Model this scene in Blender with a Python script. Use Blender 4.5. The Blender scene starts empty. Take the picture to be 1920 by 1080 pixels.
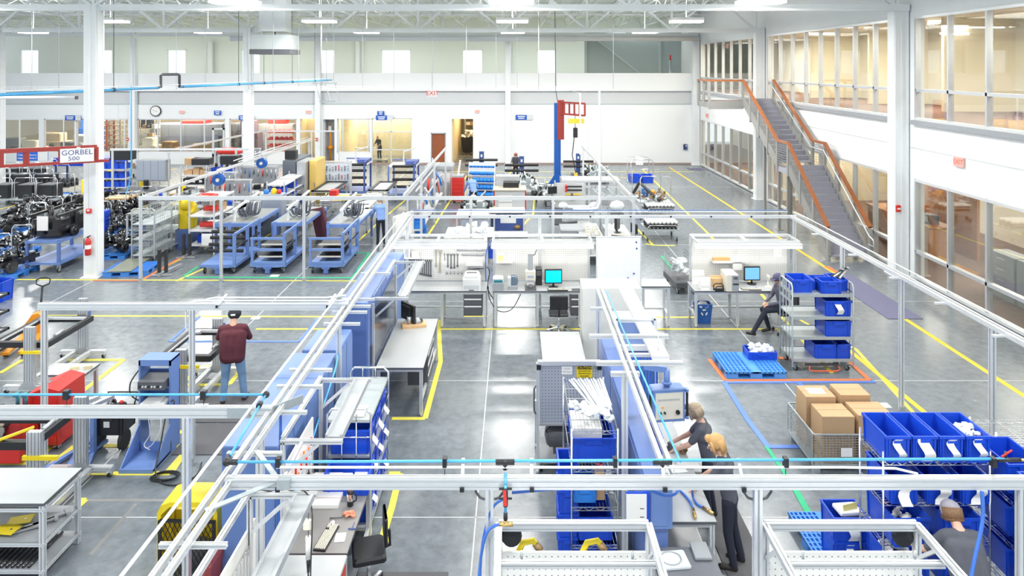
import bpy, bmesh, math, random
import numpy as np
from mathutils import Vector, Matrix
S = bpy.context.scene
C = S.collection
ORD = 'first second third fourth fifth sixth seventh eighth ninth tenth eleventh twelfth thirteenth fourteenth fifteenth sixteenth seventeenth eighteenth nineteenth twentieth'.split()+['twenty-'+w for w in 'first second third fourth fifth'.split()]
R = random.Random(11)
PI = math.pi
# ---------------------------------------------------------------- camera (level shift lens on the upper floor), world, exposure
F, H, CX, CY = 1300.0, 6.5, 965.0, 125.0
cd = bpy.data.cameras.new('camera')
cd.sensor_width = 36; cd.lens = 36*F/1920
cd.shift_x = (960-CX)/1920; cd.shift_y = -(540-CY)/1920
cd.clip_end = 300
cam = bpy.data.objects.new('camera', cd)
cam.location = (0, 0, H); cam.rotation_euler = (PI/2, 0, 0)
C.objects.link(cam); S.camera = cam
W = bpy.data.worlds.new('world'); S.world = W; W.use_nodes = True
bg = W.node_tree.nodes['Background']
bg.inputs[0].default_value = (0.84, 0.92, 1.0, 1); bg.inputs[1].default_value = 1.0
S.view_settings.view_transform = 'Standard'; S.view_settings.look = 'None'
S.view_settings.gamma = 1.0; S.view_settings.use_curve_mapping = False
S.view_settings.exposure = 0.5
S.cycles.max_bounces = 7; S.cycles.diffuse_bounces = 3; S.cycles.glossy_bounces = 3
S.cycles.transparent_max_bounces = 12; S.cycles.transmission_bounces = 4
S.cycles.caustics_reflective = False; S.cycles.caustics_refractive = False
S.cycles.sample_clamp_indirect = 4.0
S.cycles.use_denoising = True
HALL_W, ROOM_W, TASK_W = 240.0, 230.0, 3.5
def area(name, loc, sx, sy, power, col=(1, .97, .93)):
    l = bpy.data.lights.new(name, 'AREA'); l.shape = 'RECTANGLE'; l.size = sx; l.size_y = sy
    l.energy = power; l.color = col
    o = bpy.data.objects.new(name, l); o.location = loc; C.objects.link(o); return o
# hall lamps hang in rows from the girders
LAMPS = [(x, y) for x in (-27, -17.2, -8.3, -0.1, 7.3) for y in (4.0, 12.5, 20.6, 29.5, 38.9)]
for x, y in LAMPS:
    area('hall_lamp_light', (x, y, 8.32), 1.3, .6, HALL_W*(1.6 if y > 25 else 1))
    area('roof_fill_light', (x, y, 8.62), 1.3, .6, HALL_W*.42).rotation_euler = (PI, 0, 0)  # upward fill added above each lamp to brighten the roof
# unseen fill lights added to brighten the rooms behind the glazing
for x in (-31, -24, -18, -11.5): area('room_fill', (x, 51, 3.7), 3.5, 3.0, ROOM_W*1.8, (1, .9, .72))
area('room_fill', (-8.4, 50, 3.7), 1.5, 3, ROOM_W*.6, (1, .86, .6)); area('room_fill', (-3.6, 50, 3.7), .9, 4, ROOM_W*.35, (1, .8, .5))
area('room_fill', (-13.9, 48.6, 3.7), .7, 3, ROOM_W*.3, (1, .85, .55))
for y in (14, 20, 26.5, 32.5, 39, 44):
    area('room_fill', (15.2, y, 8.0), 2.5, 3.0, ROOM_W*1.5, (1, .97, .88))
    area('room_fill', (15.2, y, 3.6), 2.5, 3.0, ROOM_W*.75, (1, .95, .85))
for x in (-30, -20, -10, 0, 9): area('room_fill', (x, 52, 9.4), 4, 3, ROOM_W*.9, (.95, 1, .98))

# ---------------------------------------------------------------- helpers
def P(px, py, z=0.0):
    y = F*(H-z)/(py-CY); return ((px-CX)*y/F, y, z)
def XA(px, y): return (px-CX)*y/F
def ZA(py, y): return H-(py-CY)*y/F

MATS = {}
def M(name, col=None, rough=.5, metal=0.0, var=.06, scale=6.0, bump=0.0, emit=None, spec=.5, coat=0.0):
    if name in MATS: return MATS[name]
    m = bpy.data.materials.new(name); m.use_nodes = True; nt = m.node_tree; n = nt.nodes; L = nt.links
    b = n['Principled BSDF']; b.inputs['Roughness'].default_value = rough; b.inputs['Metallic'].default_value = metal
    b.inputs['Specular IOR Level'].default_value = spec; b.inputs['Coat Weight'].default_value = coat
    tc = n.new('ShaderNodeTexCoord'); nz = n.new('ShaderNodeTexNoise'); nz.inputs['Scale'].default_value = scale; nz.inputs['Detail'].default_value = 3
    L.new(tc.outputs['Object'], nz.inputs['Vector'])
    mx = n.new('ShaderNodeMix'); mx.data_type = 'RGBA'
    mx.inputs['A'].default_value = tuple(max(0, c*(1-var)) for c in col)+(1,); mx.inputs['B'].default_value = tuple(min(1, c*(1+var)) for c in col)+(1,)
    L.new(nz.outputs['Fac'], mx.inputs['Factor']); L.new(mx.outputs['Result'], b.inputs['Base Color'])
    if bump:
        bp = n.new('ShaderNodeBump'); bp.inputs['Strength'].default_value = bump; bp.inputs['Distance'].default_value = .01
        L.new(nz.outputs['Fac'], bp.inputs['Height']); L.new(bp.outputs['Normal'], b.inputs['Normal'])
    if emit: b.inputs['Emission Color'].default_value = emit[0]+(1,); b.inputs['Emission Strength'].default_value = emit[1]
    MATS[name] = m; return m
def glass(name, tint=(1, 1, 1), refl=.09, rough=.02):
    m = bpy.data.materials.new(name); m.use_nodes = True; nt = m.node_tree; n = nt.nodes; L = nt.links
    n.remove(n['Principled BSDF']); o = n['Material Output']
    t = n.new('ShaderNodeBsdfTransparent'); t.inputs[0].default_value = tint+(1,)
    g = n.new('ShaderNodeBsdfGlossy'); g.inputs['Roughness'].default_value = rough
    fr = n.new('ShaderNodeLayerWeight'); fr.inputs[0].default_value = .35
    mm = n.new('ShaderNodeMath'); mm.operation = 'MULTIPLY_ADD'; mm.inputs[1].default_value = .35; mm.inputs[2].default_value = refl
    mix = n.new('ShaderNodeMixShader')
    L.new(fr.outputs['Fresnel'], mm.inputs[0]); L.new(mm.outputs[0], mix.inputs[0]); L.new(t.outputs[0], mix.inputs[1]); L.new(g.outputs[0], mix.inputs[2]); L.new(mix.outputs[0], o.inputs[0])
    MATS[name] = m; return m
WHITE = M('white_wall_paint', (.86, .88, .89), .6, var=.012, scale=.6)
WSTEEL = M('white_steel_paint', (.84, .87, .88), .45, var=.02)
GBAND = M('grey_fascia_paint', (.62, .64, .66), .5, var=.02)
GPANEL = M('grey_green_panel', (.44, .52, .52), .55, var=.03)
CREAM = M('cream_paint', (.86, .76, .55), .7, var=.03)
TAUPE = M('pale_taupe_paint', (.78, .72, .58), .7, var=.03)
DECKM = M('roof_deck_paint', (.74, .8, .76), .6, var=.05, scale=2)
ALU = M('brushed_aluminium', (.84, .86, .88), .34, .55, var=.015, scale=8)
ALUD = M('dull_aluminium', (.62, .64, .67), .42, .7, var=.08, scale=20)
LAMPH = M('lamp_housing_grey', (.52, .54, .57), .4, .3)
STEEL = M('grey_steel', (.5, .52, .55), .4, .6, var=.1, scale=12)
GALV = M('galvanised_steel', (.50, .55, .57), .42, .6, var=.12, scale=25)
CHROME = M('chrome', (.85, .86, .88), .15, 1.0, var=.02)
BLACK = M('black_plastic', (.018, .019, .022), .38, var=.3)
BLKG = M('glossy_black_paint', (.012, .012, .015), .14, var=.3, coat=.4)
DGREY = M('dark_grey_paint', (.10, .105, .12), .45, var=.1)
MGREY = M('mid_grey_paint', (.34, .36, .39), .45, var=.06)
LGREY = M('light_grey_paint', (.66, .68, .70), .45, var=.04)
LAMI = M('grey_laminate', (.44, .46, .48), .35, var=.03, scale=3)
CREAMP = M('beige_plastic', (.72, .69, .60), .4, var=.04)
WPLA = M('white_plastic', (.86, .86, .86), .35, var=.02)
PAPER = M('white_paper', (.88, .88, .87), .8, var=.02)
PERI = M('periwinkle_steel_paint', (.12, .20, .48), .38, var=.05)
PERIL = M('light_periwinkle_paint', (.155, .26, .57), .42, var=.05)
NAVY = M('navy_paint', (.06, .10, .33), .4, var=.1)
BIN = M('blue_bin_plastic', (.012, .075, .62), .32, var=.08)
BINL = M('bright_blue_plastic', (.03, .22, .72), .35, var=.08)
PALB = M('blue_pallet_plastic', (.06, .27, .78), .42, var=.12)
RAILB = M('sky_blue_pipe', (.10, .46, .82), .3, var=.04)
HOSEB = M('blue_hose', (.05, .17, .62), .35, var=.06)
CRANEB = M('crane_blue_paint', (.012, .10, .42), .35, var=.04)
RED = M('red_paint', (.60, .03, .025), .35, var=.06)
RUST = M('brick_red_paint', (.36, .04, .032), .4, var=.06)
REDP = M('red_plastic', (.72, .04, .03), .4, var=.06)
ORG = M('orange_paint', (.85, .32, .02), .4, var=.05)
ORGT = M('orange_tape', (.80, .22, .08), .6, var=.05)
YEL = M('yellow_paint', (.86, .66, .02), .4, var=.04)
YELT = M('yellow_tape', (.84, .74, .10), .55, var=.06)
YELD = M('amber_tape', (.86, .60, .05), .55, var=.06)
GRNT = M('green_tape', (.02, .42, .20), .55, var=.06)
BLUT = M('blue_tape', (.12, .24, .70), .55, var=.06)
YCAB = M('mustard_steel_paint', (.74, .52, .15), .45, var=.04)
CARD = M('cardboard', (.52, .34, .19), .75, var=.06, scale=9)
WOOD = M('stained_wood', (.30, .085, .03), .35, var=.3, scale=8)
WOODL = M('pale_wood', (.70, .45, .24), .5, var=.15, scale=14)
RUBB = M('rubber', (.025, .025, .028), .7, var=.2)
MAT_ = M('grey_floor_mat', (.12, .12, .13), .85, var=.1, scale=40)
CARPET = M('brown_carpet', (.20, .12, .09), .9, var=.1, scale=8)
MAROON = M('maroon_panel', (.22, .085, .10), .7, var=.05)
BRASS = M('brass', (.75, .5, .2), .25, 1.0, var=.05)
BRONZE = M('bronze_castings', (.30, .20, .10), .45, .4, var=.4, scale=14)
BTOP = M('grey_green_top', (.30, .32, .32), .4)
MAST = M('olive_grey_sheet', (.20, .22, .17), .4, .2, var=.15, scale=7)
SIGNB = M('sign_blue', (.01, .10, .50), .4, var=.02)
TEAL = M('teal_plastic', (.02, .22, .28), .4, var=.1)
BAG = M('clear_bag_plastic', (.78, .82, .86), .25, var=.1, scale=20, bump=.4)
LAMPM = M('lamp_diffuser', (.95, .95, .93), .5, emit=((1, .97, .9), 4))
TUBEM = M('task_lamp_diffuser', (.95, .95, .93), .5, emit=((1, .96, .88), 1.6))
LITW = M('emergency_sign_red', (.8, .1, .06), .5, emit=((1, .12, .06), .25))
SCRN = M('cyan_screen', (.0, .25, .45), .3, emit=((.0, .55, .85), 1.0))
SCRB = M('blue_screen', (.1, .25, .55), .3, emit=((.12, .33, .72), .8))
GLASS = glass('window_glass', (.97, .98, .95), .05)
CLEAR = glass('clear_acrylic', (.95, .97, .98), .28, .16)

class MB:
    def __init__(s): s.v = []; s.f = []; s.m = []; s.s = []
    def add(s, vs, fs, m=0, smooth=False):
        n = len(s.v); s.v += [tuple(v) for v in vs]; s.f += [tuple(i+n for i in f) for f in fs]
        s.m += [m]*len(fs); s.s += [smooth]*len(fs); return s
    def box(s, x0, x1, y0, y1, z0, z1, m=0):
        return s.add([(x0, y0, z0), (x1, y0, z0), (x1, y1, z0), (x0, y1, z0), (x0, y0, z1), (x1, y0, z1), (x1, y1, z1), (x0, y1, z1)],
                     [(3, 2, 1, 0), (4, 5, 6, 7), (0, 1, 5, 4), (1, 2, 6, 5), (2, 3, 7, 6), (3, 0, 4, 7)], m)
    def rbox(s, x0, x1, y0, y1, z0, z1, r=.01, m=0):      # box with chamfered upright and top edges
        def ring(z, k):
            a, b, c, d = x0+k, x1-k, y0+k, y1-k; q = r
            return [(a+q, c, z), (b-q, c, z), (b, c+q, z), (b, d-q, z), (b-q, d, z), (a+q, d, z), (a, d-q, z), (a, c+q, z)]
        vs = ring(z0, 0)+ring(z1-r, 0)+ring(z1, r*.7)
        fs = [tuple(range(7, -1, -1)), tuple(range(16, 24))]
        for k in (0, 8):
            for i in range(8): fs.append((k+i, k+(i+1) % 8, k+8+(i+1) % 8, k+8+i))
        return s.add(vs, fs, m)
    def frame(s, p, q, up=(0, 0, 1)):
        p = Vector(p); q = Vector(q); d = (q-p).normalized(); u = Vector(up)
        if abs(d.dot(u)) > .98: u = Vector((0, 1, 0))
        a = d.cross(u).normalized(); b = a.cross(d); return p, q, a, b
    def poly(s, p, q, sec, up=(0, 0, 1), m=0, smooth=False):   # extrude a 2D section from p to q
        p, q, a, b = s.frame(p, q, up); n = len(sec)
        vs = [p+a*x+b*y for x, y in sec]+[q+a*x+b*y for x, y in sec]
        fs = [tuple(range(n)), tuple(range(2*n-1, n-1, -1))]
        s.add(vs, fs, m); k = len(s.v)-2*n
        for i in range(n):
            j = (i+1) % n; s.f.append((k+j, k+i, k+n+i, k+n+j)); s.m.append(m); s.s.append(smooth)
        return s
    def bar(s, p, q, w, h=None, m=0, up=(0, 0, 1)):
        h = h or w; w /= 2; h /= 2
        return s.poly(p, q, [(-w, -h), (w, -h), (w, h), (-w, h)], up, m)
    def prof(s, p, q, w=.045, h=.045, m=0, up=(0, 0, 1)):      # slotted aluminium profile
        def side(n, L):
            out = []
            for i in range(n):
                c = -L/2+L*(i+.5)/n; g = .12*L/n
                out += [(c-g, 0), (c-g, 1), (c+g, 1), (c+g, 0)]
            return out
        nw = max(1, round(w/.05)); nh = max(1, round(h/.05)); d = min(w/nw, h/nh)*.28; sec = []
        X, Y = w/2, h/2
        sec += [(-X, -Y)]+[(t, -Y+d*k) for t, k in side(nw, w)]
        sec += [(X, -Y)]+[(X-d*k, t) for t, k in side(nh, h)]
        sec += [(X, Y)]+[(-t, Y-d*k) for t, k in side(nw, w)]
        sec += [(-X, Y)]+[(-X+d*k, -t) for t, k in side(nh, h)]
        return s.poly(p, q, sec, up, m)
    def cyl(s, p, q, r, n=10, r2=None, m=0):
        r2 = r if r2 is None else r2; p, q, a, b = s.frame(p, q)
        vs = []
        for o, rr in ((p, r), (q, r2)):
            vs += [o+a*(rr*math.cos(2*PI*i/n))+b*(rr*math.sin(2*PI*i/n)) for i in range(n)]
        s.add(vs, [tuple(range(n)), tuple(range(2*n-1, n-1, -1))], m); k = len(s.v)-2*n
        for i in range(n):
            j = (i+1) % n; s.f.append((k+j, k+i, k+n+i, k+n+j)); s.m.append(m); s.s.append(True)
        return s
    def tube(s, pts, r, n=6, m=0):
        pts = [Vector(p) for p in pts]; rings = []; ref = None
        for i, p in enumerate(pts):
            d = (pts[min(i+1, len(pts)-1)]-pts[max(i-1, 0)]).normalized()
            if ref is None:
                ref = Vector((0, 0, 1)) if abs(d.z) < .9 else Vector((1, 0, 0))
            a = d.cross(ref).normalized(); b = a.cross(d).normalized(); ref = b
            rings.append([p+a*(r*math.cos(2*PI*k/n))+b*(r*math.sin(2*PI*k/n)) for k in range(n)])
        vs = [v for g in rings for v in g]; fs = []
        for i in range(len(rings)-1):
            for k in range(n):
                l = (k+1) % n; fs.append((i*n+k, i*n+l, (i+1)*n+l, (i+1)*n+k))
        s.add(vs, fs, m, True)
        s.add(rings[0], [tuple(range(n-1, -1, -1))], m); s.add(rings[-1], [tuple(range(n))], m); return s
    def lathe(s, c, prof, n=14, m=0, axis='z'):
        c = Vector(c); vs = []
        for r, h in prof:
            for i in range(n):
                x, y = r*math.cos(2*PI*i/n), r*math.sin(2*PI*i/n)
                vs.append(c+(Vector((x, y, h)) if axis == 'z' else Vector((x, h, y)) if axis == 'y' else Vector((h, x, y))))
        fs = [(i*n+k, i*n+(k+1) % n, (i+1)*n+(k+1) % n, (i+1)*n+k) for i in range(len(prof)-1) for k in range(n)]
        s.add(vs, fs, m, True); L = len(prof)-1
        s.add(vs[:n], [tuple(range(n-1, -1, -1))], m); s.add(vs[L*n:], [tuple(range(n))], m); return s
    def ball(s, c, rx, ry=None, rz=None, n=10, m=0):
        ry = ry or rx; rz = rz or rx; k = max(4, n//2); c = Vector(c); vs = []; fs = []
        for i in range(k+1):
            t = PI*i/k
            for j in range(n):
                u = 2*PI*j/n; vs.append(c+Vector((rx*math.sin(t)*math.cos(u), ry*math.sin(t)*math.sin(u), -rz*math.cos(t))))
        for i in range(k):
            for j in range(n):
                fs.append((i*n+j, i*n+(j+1) % n, (i+1)*n+(j+1) % n, (i+1)*n+j))
        return s.add(vs, fs, m, True)
    def lump(s, c, rx, ry=None, rz=None, n=8, m=0):        # crumpled bag or cloth: a ball with uneven corners
        k = len(s.v); s.ball(c, rx, ry, rz, n, m); c = Vector(c); seen = {}
        for i in range(k, len(s.v)):
            key = tuple(round(x, 4) for x in s.v[i]); f = seen.setdefault(key, R.uniform(.55, 1.35)); s.v[i] = tuple(c+(Vector(s.v[i])-c)*f)
        for i in range(len(s.s)-1, -1, -1):
            if s.f[i][0] < k: break
            s.s[i] = False
        return s
    def mesh(s, name, mats):
        me = bpy.data.meshes.new(name); me.from_pydata(s.v, [], s.f)
        for m in (mats if isinstance(mats, (list, tuple)) else [mats]): me.materials.append(m)
        me.polygons.foreach_set('material_index', s.m); me.polygons.foreach_set('use_smooth', s.s); me.update(); return me
    def obj(s, name, mats, par=None, loc=None, rz=0.0): return ob(name, s.mesh(name, mats), par, loc, rz)
def ob(name, me, par=None, loc=None, rz=0.0):
    o = bpy.data.objects.new(name, me); C.objects.link(o)
    if par is not None: o.parent = par
    if loc is not None: o.location = loc
    if rz: o.rotation_euler = (0, 0, rz)
    return o
def tag(o, label, cat, group=None):
    o['label'] = label; o['category'] = cat
    if group: o['group'] = group
    return o
def thing(name, label, cat, loc=(0, 0, 0), rz=0.0, group=None):
    return tag(ob(name, None, None, loc, rz), label, cat, group)
def struct(o): o['kind'] = 'structure'; return o
def stuff(o): o['kind'] = 'stuff'; return o
def dup(root, loc, rz=0.0, label=None, group=None):
    r = root.copy(); C.objects.link(r); r.location = loc; r.rotation_euler = (0, 0, rz)
    if label: r['label'] = label
    if group: r['group'] = group
    for ch in list(root.children):
        c = ch.copy(); C.objects.link(c); c.parent = r
        for g in ch.children:
            d = g.copy(); C.objects.link(d); d.parent = c
    return r
def B(name, mat, par, *a, m=None): return MB().box(*a).obj(name, mat, par)
def RB(name, mat, par, *a, r=.01): return MB().rbox(*a, r=r).obj(name, mat, par)
def text(body, size, mat, par, loc, rot=(PI/2, 0, 0), name='lettering', ax='CENTER', ext=.0015, sx=1.0):
    cu = bpy.data.curves.new('txt', 'FONT'); cu.body = body; cu.size = size; cu.align_x = ax; cu.align_y = 'CENTER'; cu.extrude = ext; cu.resolution_u = 2
    t = bpy.data.objects.new('txt', cu); C.objects.link(t); bpy.context.view_layer.update()
    me = bpy.data.meshes.new_from_object(t.evaluated_get(bpy.context.evaluated_depsgraph_get()))
    bpy.data.objects.remove(t); me.materials.clear(); me.materials.append(mat)
    o = ob(name, me, par, loc); o.rotation_euler = rot; o.scale = (sx, 1, 1); return o
# ================================================================ SETTING
YB, XR = 46.2, 12.25
# ---- floor
fm = M('polished_concrete', (.18, .205, .23), .2, var=.16, scale=.55)
_nt = fm.node_tree; _b = _nt.nodes['Principled BSDF']
_n2 = _nt.nodes.new('ShaderNodeTexNoise'); _n2.inputs['Scale'].default_value = 5.5; _n2.inputs['Detail'].default_value = 7; _n2.inputs['Roughness'].default_value = .65
_tc = [n for n in _nt.nodes if n.type == 'TEX_COORD'][0]; _nt.links.new(_tc.outputs['Object'], _n2.inputs['Vector'])
_mx = [n for n in _nt.nodes if n.type == 'MIX'][0]
_m2 = _nt.nodes.new('ShaderNodeMix'); _m2.data_type = 'RGBA'; _m2.blend_type = 'OVERLAY'; _m2.inputs['Factor'].default_value = .55
_nt.links.new(_mx.outputs['Result'], _m2.inputs['A']); _nt.links.new(_n2.outputs['Fac'], _m2.inputs['B']); _nt.links.new(_m2.outputs['Result'], _b.inputs['Base Color'])
_mr = _nt.nodes.new('ShaderNodeMapRange'); _mr.inputs['To Min'].default_value = .12; _mr.inputs['To Max'].default_value = .34
_nt.links.new(_n2.outputs['Fac'], _mr.inputs['Value']); _nt.links.new(_mr.outputs['Result'], _b.inputs['Roughness'])
floor = struct(MB().box(-46, 20, -3, 60, -.2, 0).obj('floor', fm))
JT = M('pale_joint_sealant', (.62, .63, .62), .6); JD = M('dark_joint_stain', (.24, .24, .24), .6)
def strip(a, b, w, mat, name, z=.002):
    p = Vector((a[0], a[1], 0)); q = Vector((b[0], b[1], 0)); d = (q-p).normalized(); n = Vector((-d.y, d.x, 0))*w/2
    h = Vector((0, 0, z))
    MB().add([p-n, q-n, q+n, p+n, p-n+h, q-n+h, q+n+h, p+n+h], [(4, 5, 6, 7), (0, 1, 5, 4), (1, 2, 6, 5), (2, 3, 7, 6), (3, 0, 4, 7)]).obj(name, mat, floor)
for x in (-.56, 5.55, -6.7, -12.8): strip((x, 4), (x, 46), .02, JT, 'floor_joint', .001)
for y in (10.0, 14.35, 19.2, 25.3, 31.4, 37.5): strip((-30, y), (12, y), .018, JT, 'floor_joint', .001)
strip(P(160, 938), P(420, 938), .06, JD, 'floor_joint', .0012); strip(P(255, 945), P(170, 1040), .06, JD, 'floor_joint', .0012)
TZ = [.002]
def tape(mat, w, *pts, name='yellow_floor_tape'):
    for a, b in zip(pts, pts[1:]): TZ[0] += .00012; strip(P(*a), P(*b), w, mat, name, TZ[0])
tape(YELD, .12, (1255, 314), (1440, 432), (1600, 535), (1935, 752), name='amber_aisle_tape')
tape(YELT, .08, (1500, 600), (1605, 655), (1700, 760), (1790, 860)); tape(YELD, .11, (1590, 655), (1760, 795), name='amber_aisle_tape')
tape(YELT, .09, (1205, 318), (1330, 440), (1435, 560), (1560, 700))
tape(YELT, .09, (480, 617), (1460, 617)); tape(YELT, .09, (870, 593), (915, 593)); tape(YELT, .09, (1090, 595), (1330, 595))
tape(YELT, .09, (0, 524), (700, 527)); tape(YELT, .09, (80, 592), (640, 594))
tape(YELD, .1, (0, 392), (170, 350), (330, 316))
tape(YELT, .09, (330, 527), (470, 465), (560, 400), (660, 330)); tape(YELT, .09, (300, 505), (400, 455), (520, 385))
tape(YELT, .09, (665, 458), (712, 415), (760, 375)); tape(YELT, .09, (800, 445), (845, 375), (875, 330))
tape(YELT, .08, (905, 440), (950, 335), (965, 312)); tape(YELT, .08, (975, 430), (1000, 400), (1003, 350)); tape(YELT, .08, (1045, 420), (1025, 340))
tape(YELT, .08, (820, 322), (1300, 322)); tape(YELT, .07, (905, 333), (1220, 333))
tape(YELT, .1, (735, 785), (797, 785), (826, 678), (822, 600))
tape(YELT, .1, (690, 888), (750, 888), (735, 950), (703, 1055)); tape(YELT, .1, (704, 1012), (730, 1012))
tape(YELT, .1, (0, 868), (60, 868), (140, 800)); tape(YELT, .1, (150, 888), (320, 888), (345, 850)); tape(YELT, .1, (112, 675), (232, 675), (140, 745), (0, 868)); tape(YELT, .1, (230, 888), (245, 870))
tape(YELT, .1, (88, 877), (140, 836), (340, 836)); tape(YELT, .1, (335, 723), (430, 721), (455, 690), (378, 688), (340, 721)); tape(YELT, .1, (335, 810), (350, 812), (345, 850), (310, 890))
tape(YELT, .09, (95, 1000), (120, 975), (160, 938), (140, 938)); tape(YELT, .09, (400, 1000), (418, 945))
tape(YELT, .09, (580, 620), (599, 595)); tape(YELT, .1, (0, 700), (42, 675))
tape(YELT, .08, (1210, 457), (1225, 460), (1265, 461)); tape(YELT, .08, (1195, 430), (1225, 460)); tape(YELT, .08, (1247, 527), (1290, 527))
tape(GRNT, .1, (658, 526), (692, 475), (600, 474), name='green_floor_tape'); tape(GRNT, .1, (345, 520), (660, 521), name='green_floor_tape'); tape(GRNT, .1, (345, 518), (372, 500), name='green_floor_tape')
tape(GRNT, .1, (1240, 480), (1272, 519), (1290, 519), name='green_floor_tape'); tape(GRNT, .1, (1488, 912), (1520, 970), (1570, 1035), name='green_floor_tape'); tape(GRNT, .07, (1437, 838), (1480, 900), name='green_floor_tape')
tape(BLUT, .07, (375, 593), (318, 640), (560, 641), (598, 596), name='blue_floor_tape'); tape(BLUT, .1, (1358, 717), (1400, 785), (1440, 838), (1500, 838), name='blue_floor_tape'); tape(BLUT, .1, (1358, 717), (1640, 716), name='blue_floor_tape'); tape(BLUT, .1, (1495, 715), (1530, 755), name='blue_floor_tape')
tape(ORGT, .1, (1330, 674), (1361, 714), (1630, 713), name='orange_floor_tape'); tape(ORGT, .1, (1590, 677), (1630, 713), name='orange_floor_tape'); tape(ORGT, .1, (1460, 672), (1480, 672), name='orange_floor_tape')
tape(ORGT, .09, (175, 526), (265, 526), (345, 480), name='orange_floor_tape'); tape(ORGT, .16, (1550, 500), (1580, 517), name='orange_floor_tape'); tape(ORGT, .16, (1595, 525), (1615, 538), name='orange_floor_tape')
for a in ((1660, 760), (700, 596), (480, 596), (515, 517)): strip(P(a[0]-8, a[1]), P(a[0]+8, a[1]), .2, PAPER, 'floor_label', .004)

# ---- back wall (Y = YB): openings as (px0, px1, py_top, py_bottom)
bx = lambda px: XA(px, YB)
bz = lambda py: ZA(py, YB)
WIN = [(-60, 73), (82, 140), (143, 157), (186, 240), (257, 422), (430, 454), (470, 556), (632, 694)]
OPEN = [(562, 592, 223, 308), (606, 627, 224, 307), (697, 772, 222, 308), (808, 836, 249, 308), (847, 887, 223, 308)]
holes = [(a, b, 223, 286) for a, b in WIN]+OPEN
holes.sort()
wb = MB(); x = -46.0; T = .25
for a, b, t, bt in holes:
    wb.box(x, bx(a), YB, YB+T, 0, 4.0); wb.box(bx(a), bx(b), YB, YB+T, bz(t), 4.0)
    if bt < 300: wb.box(bx(a), bx(b), YB, YB+T, 0, bz(bt))
    x = bx(b)
wb.box(x, XR+.3, YB, YB+T, 0, 4.0)
wall_back = struct(wb.obj('wall_back', WHITE))
struct(MB().box(-46, XR+.3, YB+.08, YB+T, 4.0, 4.86).obj('trim_1', GBAND))
struct(MB().box(-46, XR+.3, YB-.02, YB+T, 3.97, 4.03).obj('trim_2', GPANEL))
struct(MB().box(-46, XR+.3, YB-.04, YB+T, 4.86, 6.07).obj('wall_parapet', WHITE))
struct(MB().box(-46, XR+.3, YB-.06, YB+.3, 4.84, 4.88).obj('trim_3', MGREY))
struct(MB().box(bx(600), XR, YB-.015, YB, 0, .1).obj('baseboard_back', M('brown_base', (.36, .27, .24), .5)))
for px in (222, 1103, 1128): struct(MB().box(bx(px)-.01, bx(px)+.01, YB-.006, YB, .1, 3.97).obj('trim_4', LGREY))
# rooms behind the back wall
struct(MB().box(-46, XR, 57.2, 57.4, 0, 4.8).obj('wall_rear_rooms', CREAM))
struct(MB().box(-46, XR+.3, YB+T, 58, 4.0, 4.86).obj('ceiling_rear_rooms', TAUPE))
for a in (562, 592, 606, 627, 847, 888, 640, 775): struct(MB().box(bx(a)-.05, bx(a)+.05, YB+T, YB+(1.0 if a in (606, 627) else 8.5), 0, 4.0).obj('wall_side_room', CREAM if a not in (606, 627) else LGREY))
struct(MB().box(bx(606), bx(627), YB+1, YB+1.1, 0, 4).obj('wall_niche', LGREY)); struct(MB().box(bx(562), bx(592), YB+1.5, YB+1.6, 0, 4).obj('wall_yellow_passage', CREAM))
struct(MB().box(bx(640), bx(775), YB+4.5, YB+4.6, 0, 4).obj('wall_glass_room', TAUPE))
WN = [0]
def window_back(a, b, t, bt, mull=(), trans=(), y=YB+.1, mat=ALU, gl=GLASS):
    WN[0] += 1; x0, x1, z0, z1 = bx(a), bx(b), bz(bt), bz(t); w = .035
    f = MB()
    f.box(x0, x1, y-.04, y+.04, z0, z0+.06).box(x0, x1, y-.04, y+.04, z1-.06, z1).box(x0, x0+.06, y-.04, y+.04, z0, z1).box(x1-.06, x1, y-.04, y+.04, z0, z1)
    o = struct(f.obj('window_%d' % WN[0], mat)); xs = [x0]+[bx(m) for m in mull]+[x1]; zs = [z0]+[bz(t_) for t_ in trans]+[z1]
    for m in mull: MB().box(bx(m)-w, bx(m)+w, y-.035, y+.035, z0, z1).obj('mullion', mat, o)
    for t_ in trans: MB().box(x0, x1, y-.035, y+.035, bz(t_)-w, bz(t_)+w).obj('transom', mat, o)
    for i in range(len(xs)-1):
        for j in range(len(zs)-1): MB().box(xs[i]+.03, xs[i+1]-.03, y-.004, y+.004, zs[j]+.03, zs[j+1]-.03).obj('pane', gl, o)
    return o
window_back(-60, 73, 223, 286, (-10, 35)); window_back(82, 140, 223, 286, (118,)); window_back(143, 157, 223, 286); window_back(186, 240, 223, 286, (232,))
window_back(257, 422, 223, 286, (295, 338, 382)); window_back(430, 454, 223, 286); window_back(470, 556, 223, 286, (513,)); window_back(632, 694, 223, 286, (642, 690))
window_back(697, 772, 222, 308.4, (733,), (247, 281))
d = struct(MB().box(bx(808)+.06, bx(836)-.06, YB+.06, YB+.12, 0, bz(249)-.06).obj('door_1', WOOD))
MB().box(bx(808), bx(808)+.07, YB-.02, YB+.2, 0, bz(249)).box(bx(836)-.07, bx(836), YB-.02, YB+.2, 0, bz(249)).box(bx(808), bx(836), YB-.02, YB+.2, bz(249)-.07, bz(249)).obj('door_frame', MGREY, d)
MB().bar((bx(810)+.08, YB+.02, .95), (bx(814), YB+.02, .95), .03).obj('door_handle', CHROME, d)
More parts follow.
